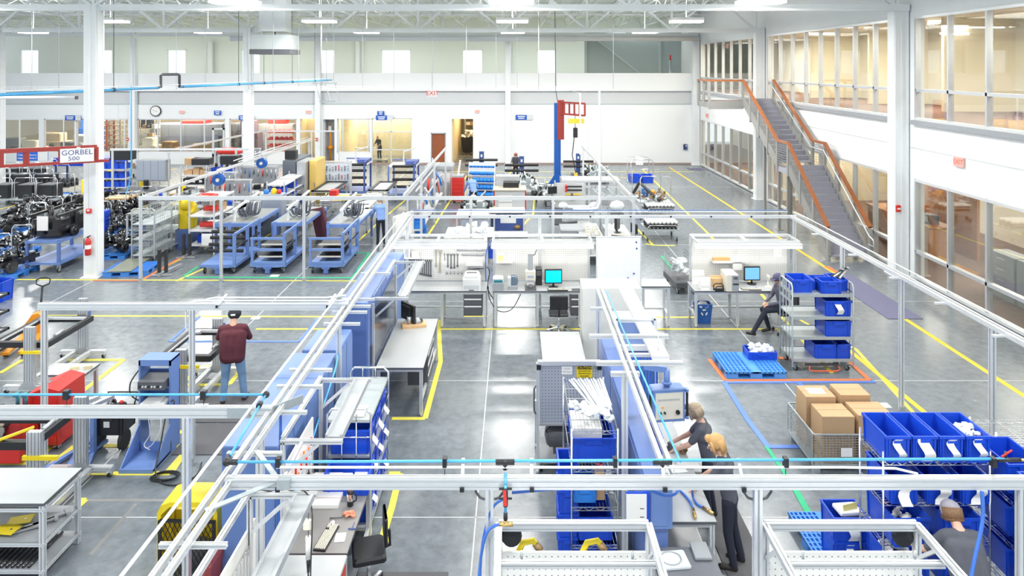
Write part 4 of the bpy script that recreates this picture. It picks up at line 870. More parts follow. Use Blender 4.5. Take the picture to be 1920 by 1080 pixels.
# machines on the rear benches
def on(px, py, z=.92): return P(px, py, z)
def xw(n, y): return n*y/F
bx_, by_, _ = on(884, 545); t = thing('laser_printer', 'white desktop printer on the bench below the wrench board', 'printer', (bx_, by_+.2, .92))
MB().rbox(-.22, .22, -.2, .2, 0, .30, .03).obj('housing', WPLA, t); MB().rbox(-.19, .19, -.19, .16, .29, .40, .04).obj('top_cover', WPLA, t); MB().box(-.13, .13, -.1, .02, .398, .408).obj('paper_slot', DGREY, t); MB().box(-.19, .19, -.205, -.198, .04, .13).obj('paper_drawer', LGREY, t); MB().box(-.06, .06, -.21, -.2, .0, .02).obj('handle', DGREY, t)
bx_, by_, _ = on(934, 545); t = thing('label_printer', 'squat grey label printer with small buttons on bench end', 'printer', (bx_, by_+.13, .92)); MB().rbox(-.14, .14, -.13, .13, 0, .2, .02).obj('housing', MGREY, t); MB().rbox(-.13, .13, -.11, .12, .2, .32, .03).obj('hood', LGREY, t); MB().box(-.11, .11, -.128, -.12, .2, .26).obj('panel', TEAL, t)
bx_, by_, _ = on(961, 544); t = thing('label_printer', 'narrow dark blue grey tag printer between squat printer and test gauge', 'printer', (bx_, by_+.12, .92)); MB().rbox(-.12, .12, -.12, .12, 0, .1, .01).obj('base', MGREY, t); MB().cyl((.02, -.08, .2), (.02, .12, .2), .12, 14).obj('reel_cover', M('slate_paint', (.14, .19, .26), .4), t); MB().rbox(-.12, -.04, -.11, .1, .1, .3, .01).obj('feed', LGREY, t)
bx_, by_, _ = on(995, 545); t = thing('test_gauge', 'beige test machine with a grey column and crank handle', 'machine', (bx_, by_+.2, .92))
MB().box(-.14, .14, -.2, .16, 0, .03).obj('base', DGREY, t); MB().rbox(-.13, .13, -.02, .15, .2, .44, .02).obj('head', CREAMP, t); MB().box(-.08, .08, -.03, -.02, .28, .32).obj('display', M('gauge_display', (.35, .42, .6), .3), t); MB().box(-.065, .065, .02, .12, .44, .86).obj('column_guide', MGREY, t); MB().tube([(.06, .07, .8), (.12, .07, .84), (.13, .07, .9), (.17, .07, .95)], .012, 6).obj('crank', DGREY, t)
MB().lathe((0, -.06, .03), [(.08, 0), (.09, .04), (.03, .08)], 10).obj('anvil', DGREY, t); MB().box(-.09, .09, .02, .14, .03, .2).obj('neck', LGREY, t)
t = thing('computer_tower', 'black computer tower half hidden behind the beige test machine', 'computer', (xs(1010, 17.8), 17.8, .92)); MB().rbox(-.08, .08, -.12, .15, 0, .42, .01).obj('case', BLACK, t); MB().box(-.06, .06, -.125, -.12, .25, .38).obj('front_panel', DGREY, t)
bx_, by_, _ = on(1038, 541); monitor('black monitor showing a cyan picture on the middle bench', (bx_, by_+.1, .92), .05, .44, .36, SCRN)
bx_, by_, _ = on(1046, 545); keyboard('black keyboard in front of the cyan screen', (bx_, by_+.06, .92), 0, 1.15)
bx_, by_, _ = on(1080, 545); tag(MB().rbox(-.1, .1, -.05, .05, 0, .03, .01).obj('phone_base', DGREY, None, (bx_, by_+.05, .92)), 'small dark desk device beside the middle bench keyboard', 'device')
office_chair('black task chair in front of the cyan screen', (xs(1047, 16.95), 16.95, 0), PI, None, .52)
cable('power_cable', 'loose black cables drooping under the middle bench', [(xs(915, 17.6), 17.7, .9), (xs(918, 17.6), 17.6, .6), (xs(935, 17.6), 17.6, .3), (xs(960, 17.6), 17.6, .35), (xs(980, 17.6), 17.7, .8)], .012, BLACK)
cable('power_cable', 'black cable hanging between the two rear benches', [(xs(912, 17.9), 18, 1.3), (xs(918, 17.9), 17.9, 1.2), (xs(914, 17.9), 17.9, .8), (xs(925, 17.9), 17.9, .5)], .012, BLACK)
cable('air_line', 'thin blue air line up the gap between the rear stations', [(xs(911, 18), 18, .9), (xs(911, 18), 18.05, 1.6), (xs(918, 18), 18.1, 1.9), (xs(926, 18), 18.15, 2.0)], .012, HOSEB)
bx_, by_, _ = on(1376, 547); t = thing('thermal_printer', 'tall grey industrial label printer on the staircase side bench', 'printer', (bx_-.02, by_+.28, .92)); MB().rbox(-.16, .14, -.26, .25, 0, .42, .02).obj('housing', CREAMP, t); MB().box(-.02, .15, -.27, -.25, .02, .4).obj('front_panel', MGREY, t); MB().box(.02, .12, -.275, -.26, .3, .36).obj('display', DGREY, t); MB().box(.0, .14, -.285, -.26, .17, .2).obj('label_slot', BLACK, t)
bx_, by_, _ = on(1411, 534); monitor('black monitor with a blue login screen on the staircase side bench', (bx_, by_+.05, .92), .06, .42, .36, SCRB)
bx_, by_, _ = on(1408, 543); keyboard('black keyboard before the blue login screen', (bx_, by_, .92), 0, 1.1)
bx_, by_, _ = on(1440, 537); t = thing('barcode_scanner', 'beige hand scanner on a stand by the blue login screen', 'scanner', (bx_, by_, .92)); MB().lathe((0, 0, 0), [(.1, 0), (.1, .015), (.02, .03), (.015, .22)], 12).obj('stand', CREAMP, t); MB().rbox(-.03, .03, -.09, .05, .22, .29, .015).obj('scanner_head', CREAMP, t)
for i, (px, py, w_, h_, lb) in enumerate(((1310, 534, .30, .36, 'tallest white document holder at the bench end'), (1322, 542, .30, .28, 'middle white document holder on the staircase bench'), (1323, 545, .22, .18, 'small wire faced white document holder in front'))):
    bx_, by_, _ = on(px, py); tag(MB().box(-w_/2, w_/2, 0, .02, 0, h_).box(-w_/2, w_/2, -.05, .08, 0, .02).bar((-w_/2, -.04, .02), (-w_/2, -.04, h_*.7), .012).bar((w_/2, -.04, .02), (w_/2, -.04, h_*.7), .012).bar((-w_/2, -.04, h_*.7), (w_/2, -.04, h_*.7), .012).obj('document_holder', PAPER, None, (bx_, by_+.06, .92)), lb, 'holder', 'white document holders')
bx_, by_, _ = on(1345, 540); tag(MB().box(-.14, .14, 0, .12, 0, .22).box(-.15, .15, .1, .14, 0, .26).obj('card_box', M('kraft_board', (.70, .46, .24), .7), None, (bx_, by_+.06, .92)), 'tan card box behind the black desk sorter', 'box')
bx_, by_, _ = on(1349, 546); t = tag(MB().box(-.1, .1, -.02, .0, 0, .04).box(-.12, .12, .08, .1, 0, .04).tube([(-.1, -.01, 0), (-.1, -.01, .08), (-.06, -.01, .12), (.06, -.01, .12), (.1, -.01, .08), (.1, -.01, 0)], .014).tube([(-.12, .09, .0), (-.12, .09, .12), (-.08, .09, .16), (.08, .09, .16), (.12, .09, .12), (.12, .09, 0)], .014).obj('desk_sorter', BLACK, None, (bx_, by_, .92)), 'black arched desk sorter beside the label printer', 'sorter')
bx_, by_, _ = on(1397, 547); tag(MB().box(-.12, .12, -.06, .12, 0, .006).obj('paper_sheet', PAPER, None, (bx_, by_+.12, .921)), 'white sheet lying before the blue login screen', 'paper')
# recycling tub
t = thing('recycling_tub', 'blue recycling tub with white arrows under the staircase side bench', 'bin', (xs(1318, 17.6), 17.62, 0))
o = ob('tub', tote_mesh(.42, .30, .5, NAVY if False else M('recycling_blue', (.02, .10, .36), .4), taper=.1), t); ob('rim', rim_mesh(.42, .30, .5, M('recycling_blue', (.02, .10, .36))), t)
filler('waste_paper', PAPER, t, .3, .2, .42, 10, 3)
m = MB()
for k in range(3):
    a = 2*PI*k/3+PI/2; c = lambda r, b: (r*math.cos(b), r*math.sin(b))
    p, q = c(.075, a+.55), c(.075, a-.55+.0); m.bar((p[0], -.142, .3+p[1]), (q[0], -.142, .3+q[1]), .006, .03)
    e = c(.075, a-.75); d1, d2 = c(.11, a-.55), c(.035, a-.55); m.add([(e[0]*1.1, -.147, .3+e[1]*1.1), (d1[0], -.147, .3+d1[1]), (d2[0], -.147, .3+d2[1])], [(0, 1, 2), (2, 1, 0)])
m.obj('recycling_arrows', WPLA, t)
# whiteboard on stand, white cabinet, low table
t = thing('whiteboard', 'freestanding whiteboard with papers on magnets behind white cabinet', 'whiteboard', (XA(1160, 16.6), 16.6, 0)); w2 = .52
MB().box(-w2, w2, -.01, .01, 1.18, 2.42).obj('panel', M('whiteboard_enamel', (.84, .86, .88), .25), t)
m = MB().box(-w2-.02, -w2, -.02, .02, 1.15, 2.44).box(w2, w2+.02, -.02, .02, 1.15, 2.44).box(-w2, w2, -.02, .02, 2.42, 2.44).box(-w2, w2, -.03, .02, 1.15, 1.18); m.obj('frame', ALU, t)
for s in (-1, 1): MB().bar((s*(w2-.03), .03, 0), (s*(w2-.03), .03, 1.2), .04).bar((s*(w2-.03), -.25, .03), (s*(w2-.03), .3, .03), .04).obj('leg', ALU, t)
for x, z, a, b in ((-.38, 1.32, .1, .24), (-.15, 1.32, .1, .2), (.1, 1.36, .12, .16), (.4, 1.28, .07, .06)): MB().box(x-a, x+a, -.016, -.011, z-b/2, z+b/2).obj('sheet', PAPER, t)
MB().box(.2, .24, -.018, -.014, 1.32, 1.46).obj('blue_strip', SIGNB, t)
for x, z in ((.42, 2.3), (.43, 2.15), (.36, 1.55), (.4, 1.27), (.22, 1.2)): MB().cyl((x, -.024, z), (x, -.01, z), .022, 8).obj('magnet', NAVY, t)
t = thing('steel_cabinet', 'tall plain white cabinet in front of the whiteboard', 'cabinet', (2.0, 14.72, 0)); MB().box(-.58, .62, -.34, .34, .05, 1.9).obj('body', M('offwhite_steel', (.74, .75, .73), .4), t); MB().box(-.57, .61, -.33, .33, 0, .05).obj('plinth', DGREY, t); MB().box(-.585, -.58, -.3, .3, .1, 1.86).obj('side_panel', M('offwhite_steel', (1, 1, 1)), t)
bench('low plain grey table before the black task chair', .53, 1.36, 13.2, 14.66, .9, None, False, group='small tables', rail=0)
# left bench with clear screen
bench('grey bench with a wood based fixture on its far end', -2.58, -1.69, 12.85, 15.35, .92, None, True)
t = thing('drawer_cabinet', 'dark drawer pedestal with white grips below the fixture bench', 'drawers', (0, 0, 0)); drawer_chest(t, -2.1, -1.72, 13.6, 14.5, .25, .86, 3)
t = thing('clear_screen', 'clear acrylic partition standing along the fixture bench', 'screen', (-2.63, 14.1, 0)); MB().box(-.006, .006, -1.2, 1.2, .93, 1.95).obj('panel', CLEAR, t)
for y in (-1.22, 1.22): MB().prof((0, y, 0), (0, y, 2.1), .045, .045, up=(0, 1, 0)).obj('upright', ALU, t)
MB().box(-.05, -.01, -1.3, -1.22, 1.0, 1.35).obj('power_strip', DGREY, t)
x, y, _ = P(776, 612, .92); t = thing('wood_fixture', 'pale wooden board with metal pump parts on the fixture bench', 'fixture', (x, y, .92), .25); MB().rbox(-.26, .26, -.12, .12, 0, .07, .01).obj('board', WOODL, t)
MB().cyl((-.1, 0, .07), (-.1, 0, .22), .05, 10).lathe((.08, 0, .07), [(.07, 0), (.09, .05), (.04, .1)], 10).bar((-.2, .03, .1), (.2, .03, .1), .05).obj('casting', STEEL, t); MB().ball((.14, .0, .12), .05, n=8).obj('bushing', BLACK, t)
x, y, _ = P(768, 587, .92); monitor('black monitor seen from behind on the fixture bench', (-2.3, 15.0, .92), 2.3, .5, .36, DGREY)
# overhead frames above the side benches, along Y
def side_frame(label, x0, x1, y0, y1, z=2.1, tray=(.70, .98), w=.05, lamp=True):
    t = thing('lamp_gantry', label, 'frame', (x0, y0, 0), 0, 'overhead lamp frames'); a, d = x1-x0, y1-y0
    for y in (0, d):
        MB().prof((0, y, z), (a, y, z), w, w).obj('crossbar', ALU, t); MB().prof((.03, y, .0), (.03, y, z), w, w, up=(0, 1, 0)).obj('upright', ALU, t); MB().bar((.05, y, z-.38), (a*.6, y, z-.04), .035).obj('brace', ALU, t)
    MB().prof((.03, 0, z+.04), (.03, d, z+.04), w, w).obj('side_rail', ALU, t)
    l = MB().box(a*tray[0], a*tray[1], .05, d-.05, z-.02, z+.03).box(a*tray[0], a*tray[0]+.03, .05, d-.05, z+.03, z+.055).box(a*tray[1]-.03, a*tray[1], .05, d-.05, z+.03, z+.055).obj('lamp_tray', LAMPH, t)
    MB().box(a*tray[0]+.03, a*tray[1]-.03, .08, d-.08, z-.05, z-.018).obj('diffuser', TUBEM, l)
    area('task_lamp_light', (x0+a*(tray[0]+tray[1])/2, (y0+y1)/2, z-.08), .25, d*.9, TASK_W, (1, .94, .82)); return t
side_frame('lamp frame over the keyboard bench beside the yellow guard', -2.75, -2.03, 5.0, 7.12)
side_frame('lamp frame over the blue bin trolley', -2.75, -2.02, 8.14, 9.73)
side_frame('lamp frame over the fixture bench, lamp slanting to its rear monitor', -2.73, -2.02, 13.15, 15.6)
t = thing('lamp_tray', 'white lamp tray hung along the bench beyond the middle rail', 'lamp', (2.1, 9.95, 0)); MB().box(-.13, .12, 0, 3.15, 2.3, 2.35).obj('housing', WPLA, t); MB().box(-.11, .13, .05, 3.1, 2.27, 2.3).obj('diffuser', TUBEM, t)
for y in (.2, 1.6, 2.9): MB().cyl((0, y, 2.35), (0, y, 2.56), .01, 6).obj('hanger', ALU, t)
area('task_lamp_light', (2.1, 11.5, 2.24), .25, 2.8, TASK_W*.4, (1, .94, .82))
# front stations
for lb, x0, x1 in (('white framed station with a blue hose at its corner post', -.15, 1.28), ('white framed station in front of the bending person', 2.39, 3.84)):
    t = station(lb, x0, x1, 6.62, 5.75, 2.12, .95, PEGF, True, 'front lamp stations', 1.87, .06, False)
    a = (x1-x0)/2
    for s in (-1, 1): MB().cyl((s*a*.7, -.35, 2.0), (s*a*.7, -.35, 2.12), .012, 6).bar((s*a*.7-.03, -.38, 2.03), (s*a*.7+.03, -.32, 2.03), .02).obj('lamp_hook', GALV, t)
    MB().prof((-a, -.42, 2.05), (a, -.42, 2.05), .05, .05).obj('lamp_bar', ALU, t)
    MB().lathe((a-.12 if x0 > 1 else -a+.12, .02, 2.0), [(.09, -.02), (.1, .0), (.1, .02), (.06, .05)], 14, axis='y').obj('cable_wheel', BLACK, t)
for x in (.1, .72): tag(MB().tube([(x-.1, 6.68, 1.75), (x-.02, 6.7, 1.9), (x+.08, 6.7, 1.92), (x+.14, 6.68, 1.85)], .03, 8).cyl((x+.1, 6.69, 1.9), (x+.15, 6.68, 1.84), .036, 8, m=1).obj('yellow_hose', [YEL, BRONZE]), 'yellow hose with brass end curling above the punched strip' if x < .5 else 'second yellow hose curling beside the wire shelving', 'hose', 'yellow hoses')
# periwinkle cabinets under the left rail
def peri_cab(label, x0, x1, y0, y1, z1, mat=PERIL, seams=()):
    t = thing('electrical_cabinet', label, 'cabinet', ((x0+x1)/2, (y0+y1)/2, 0), 0, 'periwinkle cabinets'); w, d = (x1-x0)/2, (y1-y0)/2
    MB().rbox(-w, w, -d, d, .06, z1, .015).obj('body', mat, t); MB().box(-w+.02, w-.02, -d+.02, d-.02, 0, .06).obj('plinth', DGREY, t)
    n = max(1, round((y1-y0)/.6))
    for k in range(n): MB().box(w, w+.012, -d+2*d*k/n+.015, -d+2*d*(k+1)/n-.015, .12, z1-.06).obj('door', mat, t)
    MB().box(-w+.04, w-.04, -d-.01, -d, .12, z1-.06).obj('end_panel', mat, t)
    for s in seams: MB().box(-w+.01, w-.01, s-d-.006, s-d+.006, z1-.002, z1+.003).obj('roof_seam', PERI, t)
    return t
peri_cab('long pale blue cabinet by the yellow guard under the rails', -3.55, -2.86, 8.39, 11.15, 1.9, PERIL, (.9, 1.85))
peri_cab('middle pale blue cabinet of the row under the rails', -3.44, -2.84, 11.2, 12.1, 1.92)
peri_cab('taller dark periwinkle cabinet beside the clear screen', -3.2, -2.68, 12.6, 14.5, 2.2, PERI); peri_cab('far pale blue cabinet at the end of the row', -3.4, -2.75, 14.6, 17.2, 1.9, PERIL, (1.2,))
cable('air_hose', 'blue hose trailing along the pale cabinets', [(-2.8, 11.0, 1.95), (-2.75, 10.6, 1.85), (-2.74, 9.8, 1.6), (-2.74, 9.0, 1.3), (-2.72, 8.4, 1.2), (-2.7, 8.2, .6)], .014, RAILB, 'hose')
cable('air_hose', 'blue hose hanging down the corner of the long pale cabinet', [(-2.8, 8.3, 2.4), (-2.79, 8.25, 1.8), (-2.8, 8.25, 1.2), (-2.8, 8.25, .3)], .018, HOSEB, 'hose')
# ================================================================ MIDDLE RACKS, RIGHT SIDE
# caution rack with compressor
t = thing('test_rack', 'grey perforated panel rack with caution sign and air compressor inside', 'rack', (.87, 11.1, 0)); a = .5
for s in (-a, a):
    for y in (0, .75): MB().prof((s, y, .06), (s, y, 1.76 if y == 0 else .8), .05, .05, up=(0, 1, 0)).cyl((s, y, 0), (s, y, .06), .03, 8).obj('post', ALU, t)
MB().prof((-a, 0, 1.76), (a, 0, 1.76), .07, .07).obj('top_bar', ALU, t); MB().box(-a-.02, -a+.05, -.04, .04, 1.66, 1.74).box(a-.05, a+.02, -.04, .04, 1.66, 1.74).obj('corner_joint', BLACK, t)
MB().box(-a+.03, a-.03, -.01, .01, .8, 1.72).obj('perforated_panel', PEGG, t)
B('lower_shelf', MGREY, t, -a, a, -.02, .78, .16, .19); B('upper_shelf', MGREY, t, -a, a, -.02, .78, .76, .79)
MB().tube([(-a-.03, -.02, .95), (-a-.06, -.02, 1.0), (-a-.06, -.02, 1.35), (-a-.03, -.02, 1.4)], .015, 6).obj('handle', DGREY, t)
for s in (-a+.05, a-.05): caster(t, (s, .05, 0), .05)
sg = MB().box(.12, .37, -.022, -.012, 1.53, 1.73).obj('caution_sign', YEL, t); MB().box(.13, .36, -.025, -.021, 1.665, 1.72).obj('sign_band', BLACK, sg)
for s_, sz, z, m_ in (('CAUTION', .05, 1.692, YEL), ('EAR AND EYE', .03, 1.636, BLACK), ('PROTECTION', .03, 1.596, BLACK), ('REQUIRED', .03, 1.556, BLACK)): text(s_, sz, m_, sg, (.245, -.026 if m_ == YEL else -.024, z), sx=1.05)
sg = MB().box(-.12, .05, -.02, -.012, 1.58, 1.71).obj('rack_label', PAPER, t); text('NYLON', .028, MGREY, sg, (-.035, -.021, 1.672)); text('TEST RACK', .028, MGREY, sg, (-.035, -.021, 1.62))
t = thing('air_compressor', 'dark grey compressor tank resting in the caution rack', 'compressor', (.85, 11.42, .19)); MB().lathe((-.3, 0, .27), [(.02, -.06), (.15, -.03), (.2, .02), (.2, .5), (.15, .55), (.02, .58)], 16, axis='x').obj('tank', DGREY, t)
for s in (-.2, .2): MB().box(s-.02, s+.02, -.12, .12, 0, .12).obj('foot', DGREY, t)
MB().box(-.1, .12, -.1, .1, .46, .54).cyl((-.12, 0, .5), (-.2, 0, .5), .04, 8).obj('pump', BRONZE, t); MB().tube([(-.3, -.1, .3), (-.34, -.15, .4), (-.25, -.18, .5)], .012, 6).obj('hose', BLACK, t)
# wire shelving with tubes and bins
zs = [1.77, 1.28, .78, .29]
wire_rack('chrome wire shelving holding clear tubes and blue bins behind the front beam', .74, 1.34, 9.0, 10.5, zs, 1.8)
for k in range(16):
    q = random.Random(k); x0 = .82+.033*k; MB_ = MB().cyl((x0*.55+.62, 9.45+q.uniform(0, .2), 1.79+.01*(k % 3)), (x0, 10.42, 1.79+.012*(k % 3)), .013, 8)
    tag(MB_.obj('clear_tube', BAG), 'long clear plastic tube, %s from the open aisle in the wire shelf bundle' % ORD[k], 'tube', 'clear tubes on the wire shelving')
for i, (x, y, s) in enumerate(((1.0, 9.35, 1), (1.16, 9.3, 1.1), (.86, 9.5, .8))):
    m = MB(); q = random.Random(i)
    for k in range(9): m.lump((q.uniform(-.12, .12)*s, q.uniform(-.1, .1)*s, .05+q.uniform(0, .05)), .06*s, .05*s, .04*s, 8)
    tag(m.obj('clear_bag', BAG, None, (x, y, 1.785)), ['crumpled clear bag at the end of the tube bundle', 'largest crumpled clear bag of parts beside the tubes', 'small clear bag behind the tube ends'][i], 'bag', 'clear bags on the wire shelving')
tote((1.05, 9.55, 1.285), .58, .8, .3, 'big blue tote of papers on the second wire shelf', 'blue totes on the middle wire shelving')
t = tag(MB().box(-.2, .2, -.25, .25, 0, .2).obj('paper_stack', PAPER, None, (.98, 9.62, 1.41)), 'white sheaf of papers sticking out of the big blue tote', 'papers')
tote((.92, 9.26, .80), .3, .42, .2, 'small bright blue tray on the third wire shelf', 'blue totes on the middle wire shelving', BINL)
carton('tall slim carton beside the bright blue tray', (1.12, 9.22, .80), .13, .2, .36, tape_=False)
m = MB(); q = random.Random(5)
for k in range(10): m.lump((q.uniform(-.04, .04), q.uniform(-.06, .06), .04+.03*k), .045, .05, .035, 8)
tag(m.obj('clear_bag', BAG, None, (1.27, 9.2, .80)), 'tall clear bag of fittings standing next to the slim carton', 'bag')
m = MB()
for k in range(8): m.lump((.03*math.sin(k*2.1), .03*math.cos(k*1.7), .03*k), .03, .03, .02, 7)
tag(m.obj('red_rag', M('coral_rag', (.85, .18, .17), .8), None, (1.13, 9.25, 1.165)), 'coral red rag lying on the slim carton', 'rag')
for i, (x, z, w, h) in enumerate(((1.06, .30, .46, .3),)): tote((x, 9.33, z), w, .55, h, 'wide blue tote alone on the lowest but one wire shelf', 'blue totes on the middle wire shelving')
for i, x in enumerate((.92, 1.22)): tote((x, 9.28, .0), .29, .5, .26, ['blue tote on the floor under the wire shelving, by the open aisle', 'blue tote on the floor under the wire shelving, by the divider'][i], 'blue totes on the middle wire shelving')
for i in range(4): tote((.80-.1, 9.3+.0*i, .02+.31*i), .26, .45, .3, ['lowest blue tote of the side stack by the wire shelving', 'second blue tote up in the side stack by the wire shelving', 'third blue tote up in the side stack by the wire shelving', 'topmost blue tote of the side stack by the wire shelving'][i], 'stacked blue totes beside the wire shelving')
# middle divider: periwinkle cabinet, blue hoses, perforated trays
t = thing('divider_cabinet', 'narrow dark periwinkle cabinet wall below the middle rail', 'cabinet', (1.72, 10.6, 0)); MB().rbox(-.15, .12, -2.3, 2.2, .05, 1.55, .01).obj('body', PERI, t); MB().box(-.13, .1, -2.28, 2.18, 0, .05).obj('plinth', DGREY, t)
for k in range(3): MB().box(-.162, -.15, -2.25+1.48*k, -2.25+1.48*k+1.42, .1, 1.48).obj('panel', PERI, t)
MB().rbox(-.14, .16, -2.35, -1.3, 1.0, 1.5, .01).obj('control_box', PERIL, t); MB().box(-.1, .1, -2.36, -2.345, 1.04, 1.46).obj('control_door', PERIL, t)
t = thing('clipboard', 'white instruction sheets in a blue holder hung on the divider', 'clipboard', (XA(1195, 8.2), 8.2, 1.02)); MB().box(-.13, .15, .01, .03, 0, .44).obj('backing', BIN, t); MB().box(-.13, .11, -.004, .01, .03, .42).obj('sheet', PAPER, t)
for k in range(2): MB().box(.03, .08, -.006, -.003, .15+.1*k, .16+.1*k).obj('printed_mark', DGREY, t)
t = thing('hose_curtain', 'row of dark blue hoses hanging on a frame behind the pendant panel', 'hose rack', (XA(1205, 11.3), 11.3, 0))
for k in range(9): MB().tube([(-.17+.05*k, 0, 1.78), (-.17+.05*k, -.02, 1.2), (-.17+.05*k+.01, 0, .7), (-.17+.05*k, 0, .25)], .018, 6).obj('hose', HOSEB if k != 1 else M('purple_hose', (.22, .14, .40), .4), t)
MB().bar((-.24, 0, 1.8), (.3, 0, 1.8), .05).bar((-.24, 0, 0), (-.24, 0, 1.8), .05).bar((.3, 0, 0), (.3, 0, 1.8), .05).bar((-.24, 0, .22), (.3, 0, .22), .04).obj('frame', ALU, t)
t = thing('perforated_screen', 'blue perforated back panel in a white frame beside the lamp trays', 'panel', (XA(1195, 12.4), 12.4, 0)); MB().box(-.36, .3, 0, .02, .4, 1.95).obj('panel', PEGB, t); MB().bar((-.38, 0, 0), (-.38, 0, 2.0), .06).bar((.32, 0, 0), (.32, 0, 2.0), .06).bar((-.38, 0, 2.0), (.32, 0, 2.0), .06).bar((-.38, -.05, 1.5), (.32, -.05, 1.5), .09).obj('frame', WSTEEL, t)
t = thing('light_board', 'broad slanted white lamp board behind the middle rail arms', 'lamp', (2.05, 12.4, 0)); MB().box(-.1, .24, .2, 1.3, 1.62, 1.67).obj('housing', WPLA, t); MB().prof((-.12, .2, 0), (-.12, .2, 1.65), .045, .045, up=(0, 1, 0)).prof((-.12, 1.3, 0), (-.12, 1.3, 1.65), .045, .045, up=(0, 1, 0)).obj('post', ALU, t)
t = thing('control_pendant', 'beige faced control panel box with black grips hanging from an arm', 'control panel', (XA(1250, 9.9), 9.9, 1.48), .12)
MB().rbox(-.24, .24, -.1, .1, 0, .46, .015).obj('housing', PERIL, t); MB().box(-.2, .2, -.112, -.1, .04, .41).obj('face_panel', CREAMP, t); MB().cyl((0, 0, .46), (0, 0, .7), .045, 10).cyl((0, 0, .5), (0, 0, .53), .07, 10).obj('hanger_tube', PERIL, t)
for s in (-1, 1): MB().bar((s*.27, -.08, .06), (s*.27, -.08, .4), .03, m=1).box(s*.27-.02, s*.27+.02, -.1, -.02, .40, .44).box(s*.27-.02, s*.27+.02, -.1, -.02, .02, .06).bar((s*.24, -.03, .42), (s*.28, -.06, .42), .03).bar((s*.24, -.03, .04), (s*.28, -.06, .04), .03).obj('grip', [PERIL, BLACK], t)
for k in range(14): MB().box(-.16+.023*k, -.15+.023*k, -.116, -.111, .3, .33).obj('indicator', MGREY, t)
for x, z, r in ((.12, .14, .03), (-.13, .14, .014), (-.07, .14, .014)): MB().cyl((x, -.14, z), (x, -.11, z), r, 10).obj('switch', BLACK, t)
MB().cyl((-.1, -.118, .21), (-.1, -.11, .21), .014, 8).obj('lamp', ORG, t); MB().bar((0, 0, .7), (-.3, .1, .72), .08).obj('support_arm', PERIL, t)
bench('long grey bench where the blond person works with hoses', 1.78, 2.48, 8.5, 10.95, .92, None, True, group='grey topped workbenches', shelf=True)
tote((1.98, 10.15, .92), .3, .45, .26, 'blue tote of fittings on the hose bench by the rail', None)
for i, (px, py) in enumerate(((1257, 845), (1280, 850))):
    x, y, _ = P(px, py, .92); tag(MB().lathe((0, 0, 0), [(.04, 0), (.06, .03), (.03, .08), (.045, .11), (.02, .13)], 10).bar((-.07, 0, .05), (.07, 0, .05), .03).obj('valve_part', DGREY if i == 0 else BRONZE, None, (x, y, .92)), ['dark metal valve part lying on the hose bench', 'bronze valve part near the reaching hand'][i], 'part')
for i, (px, py, w, h, a) in enumerate(((1265, 880, .3, .2, .2), (1290, 872, .3, .2, -.1))):
    x, y, _ = P(px, py, .92); tag(MB().box(-w/2, w/2, -h/2, h/2, 0, .004).obj('paper_sheet', PAPER, None, (x, y, .922+.004*i), a), ['white sheet on the hose bench nearer the rail', 'white sheet on the hose bench nearer the blond person'][i], 'paper')
hb = lambda px, py, z=.945: P(px, py, z)
cable('air_hose', 'blue hose with a brass coupling ending by the fingers on the bench', [hb(1298, 915, 1.1), hb(1299, 930), hb(1306, 944), hb(1320, 952)], .015, HOSEB, 'hose')
cable('air_hose', 'blue hose with a brass coupling lying free on the bench', [hb(1255, 910, 1.05), hb(1275, 920), hb(1292, 938), hb(1300, 955)], .015, HOSEB, 'hose')
for a, b, lb in (((1318, 951), (1338, 963), 'brass coupling under the blond person\'s fingers'), ((1300, 954), (1303, 971), 'brass coupling at the end of the free blue hose')): tag(MB().cyl(hb(*a), hb(*b), .02, 8).cyl(hb(*[(u*.4+v*.6) for u, v in zip(a, b)]), hb(*[(u*.3+v*.7) for u, v in zip(a, b)]), .026, 8).obj('brass_coupling', BRASS), lb, 'coupling')
bench('front grey bench carrying the coiled grey tube and bagged reel', 1.62, 2.35, 7.2, 8.3, .75, None, False, M('slate_laminate', (.16, .17, .2), .5), shelf=True)
m = MB()
for k in range(5):
    r = .14+.012*(k % 3); m.tube([(r*math.cos(a)*1.05+.01*k, r*math.sin(a), .02+.012*k+.01*math.sin(a*2)) for a in [2*PI*i/20 for i in range(21)]], .006, 5)
m.tube([(.15, 0, .05), (.2, -.12, .02), (.18, -.3, .02)], .006, 5); tag(m.obj('tube_coil', STEEL, None, (XA(1272, 7.5), 7.5, .755)), 'loose coil of thin grey tube on the front bench', 'tube')
t = thing('bagged_reel', 'clear bag holding a coiled tube with a white label on the bench edge', 'bag', (XA(1258, 8.05), 8.05, .755), .1); MB().rbox(-.2, .2, -.14, .14, 0, .035, .015).obj('bag', BAG, t); MB().box(-.09, .09, -.05, .05, .035, .038).obj('label', PAPER, t)
m = MB().tube([(.12*math.cos(a), .11*math.sin(a), .04) for a in [2*PI*i/20 for i in range(21)]], .008, 5); m.obj('coil', STEEL, t)
tag(MB().rbox(-.1, .1, -.14, .14, 0, .03, .008).obj('paper_tray', MGREY, None, (2.2, 8.2, .76)), 'grey document tray under the hose bench edge', 'tray')
tag(MB().box(0, .55, 0, 2.4, .0, .012).obj('floor_mat', MAT_, None, (2.72, 8.7, .002)), 'dark grey standing mat beside the hose bench', 'mat'); 
tag(MB().box(-.45, .45, -1.9, 1.9, 0, .012).obj('floor_mat', M('aisle_mat', (.16, .16, .26), .9, scale=40), None, (XA(1643, 19.3), 19.75, .002), 0), 'long purple grey mat at the foot of the staircase', 'mat')
tag(MB().box(-.6, .4, 0, .8, 0, .012).obj('floor_mat', M('far_mat', (.16, .16, .26), .9), None, (11.6, 43.5, .002)), 'small dark mat by the far corner door', 'mat')
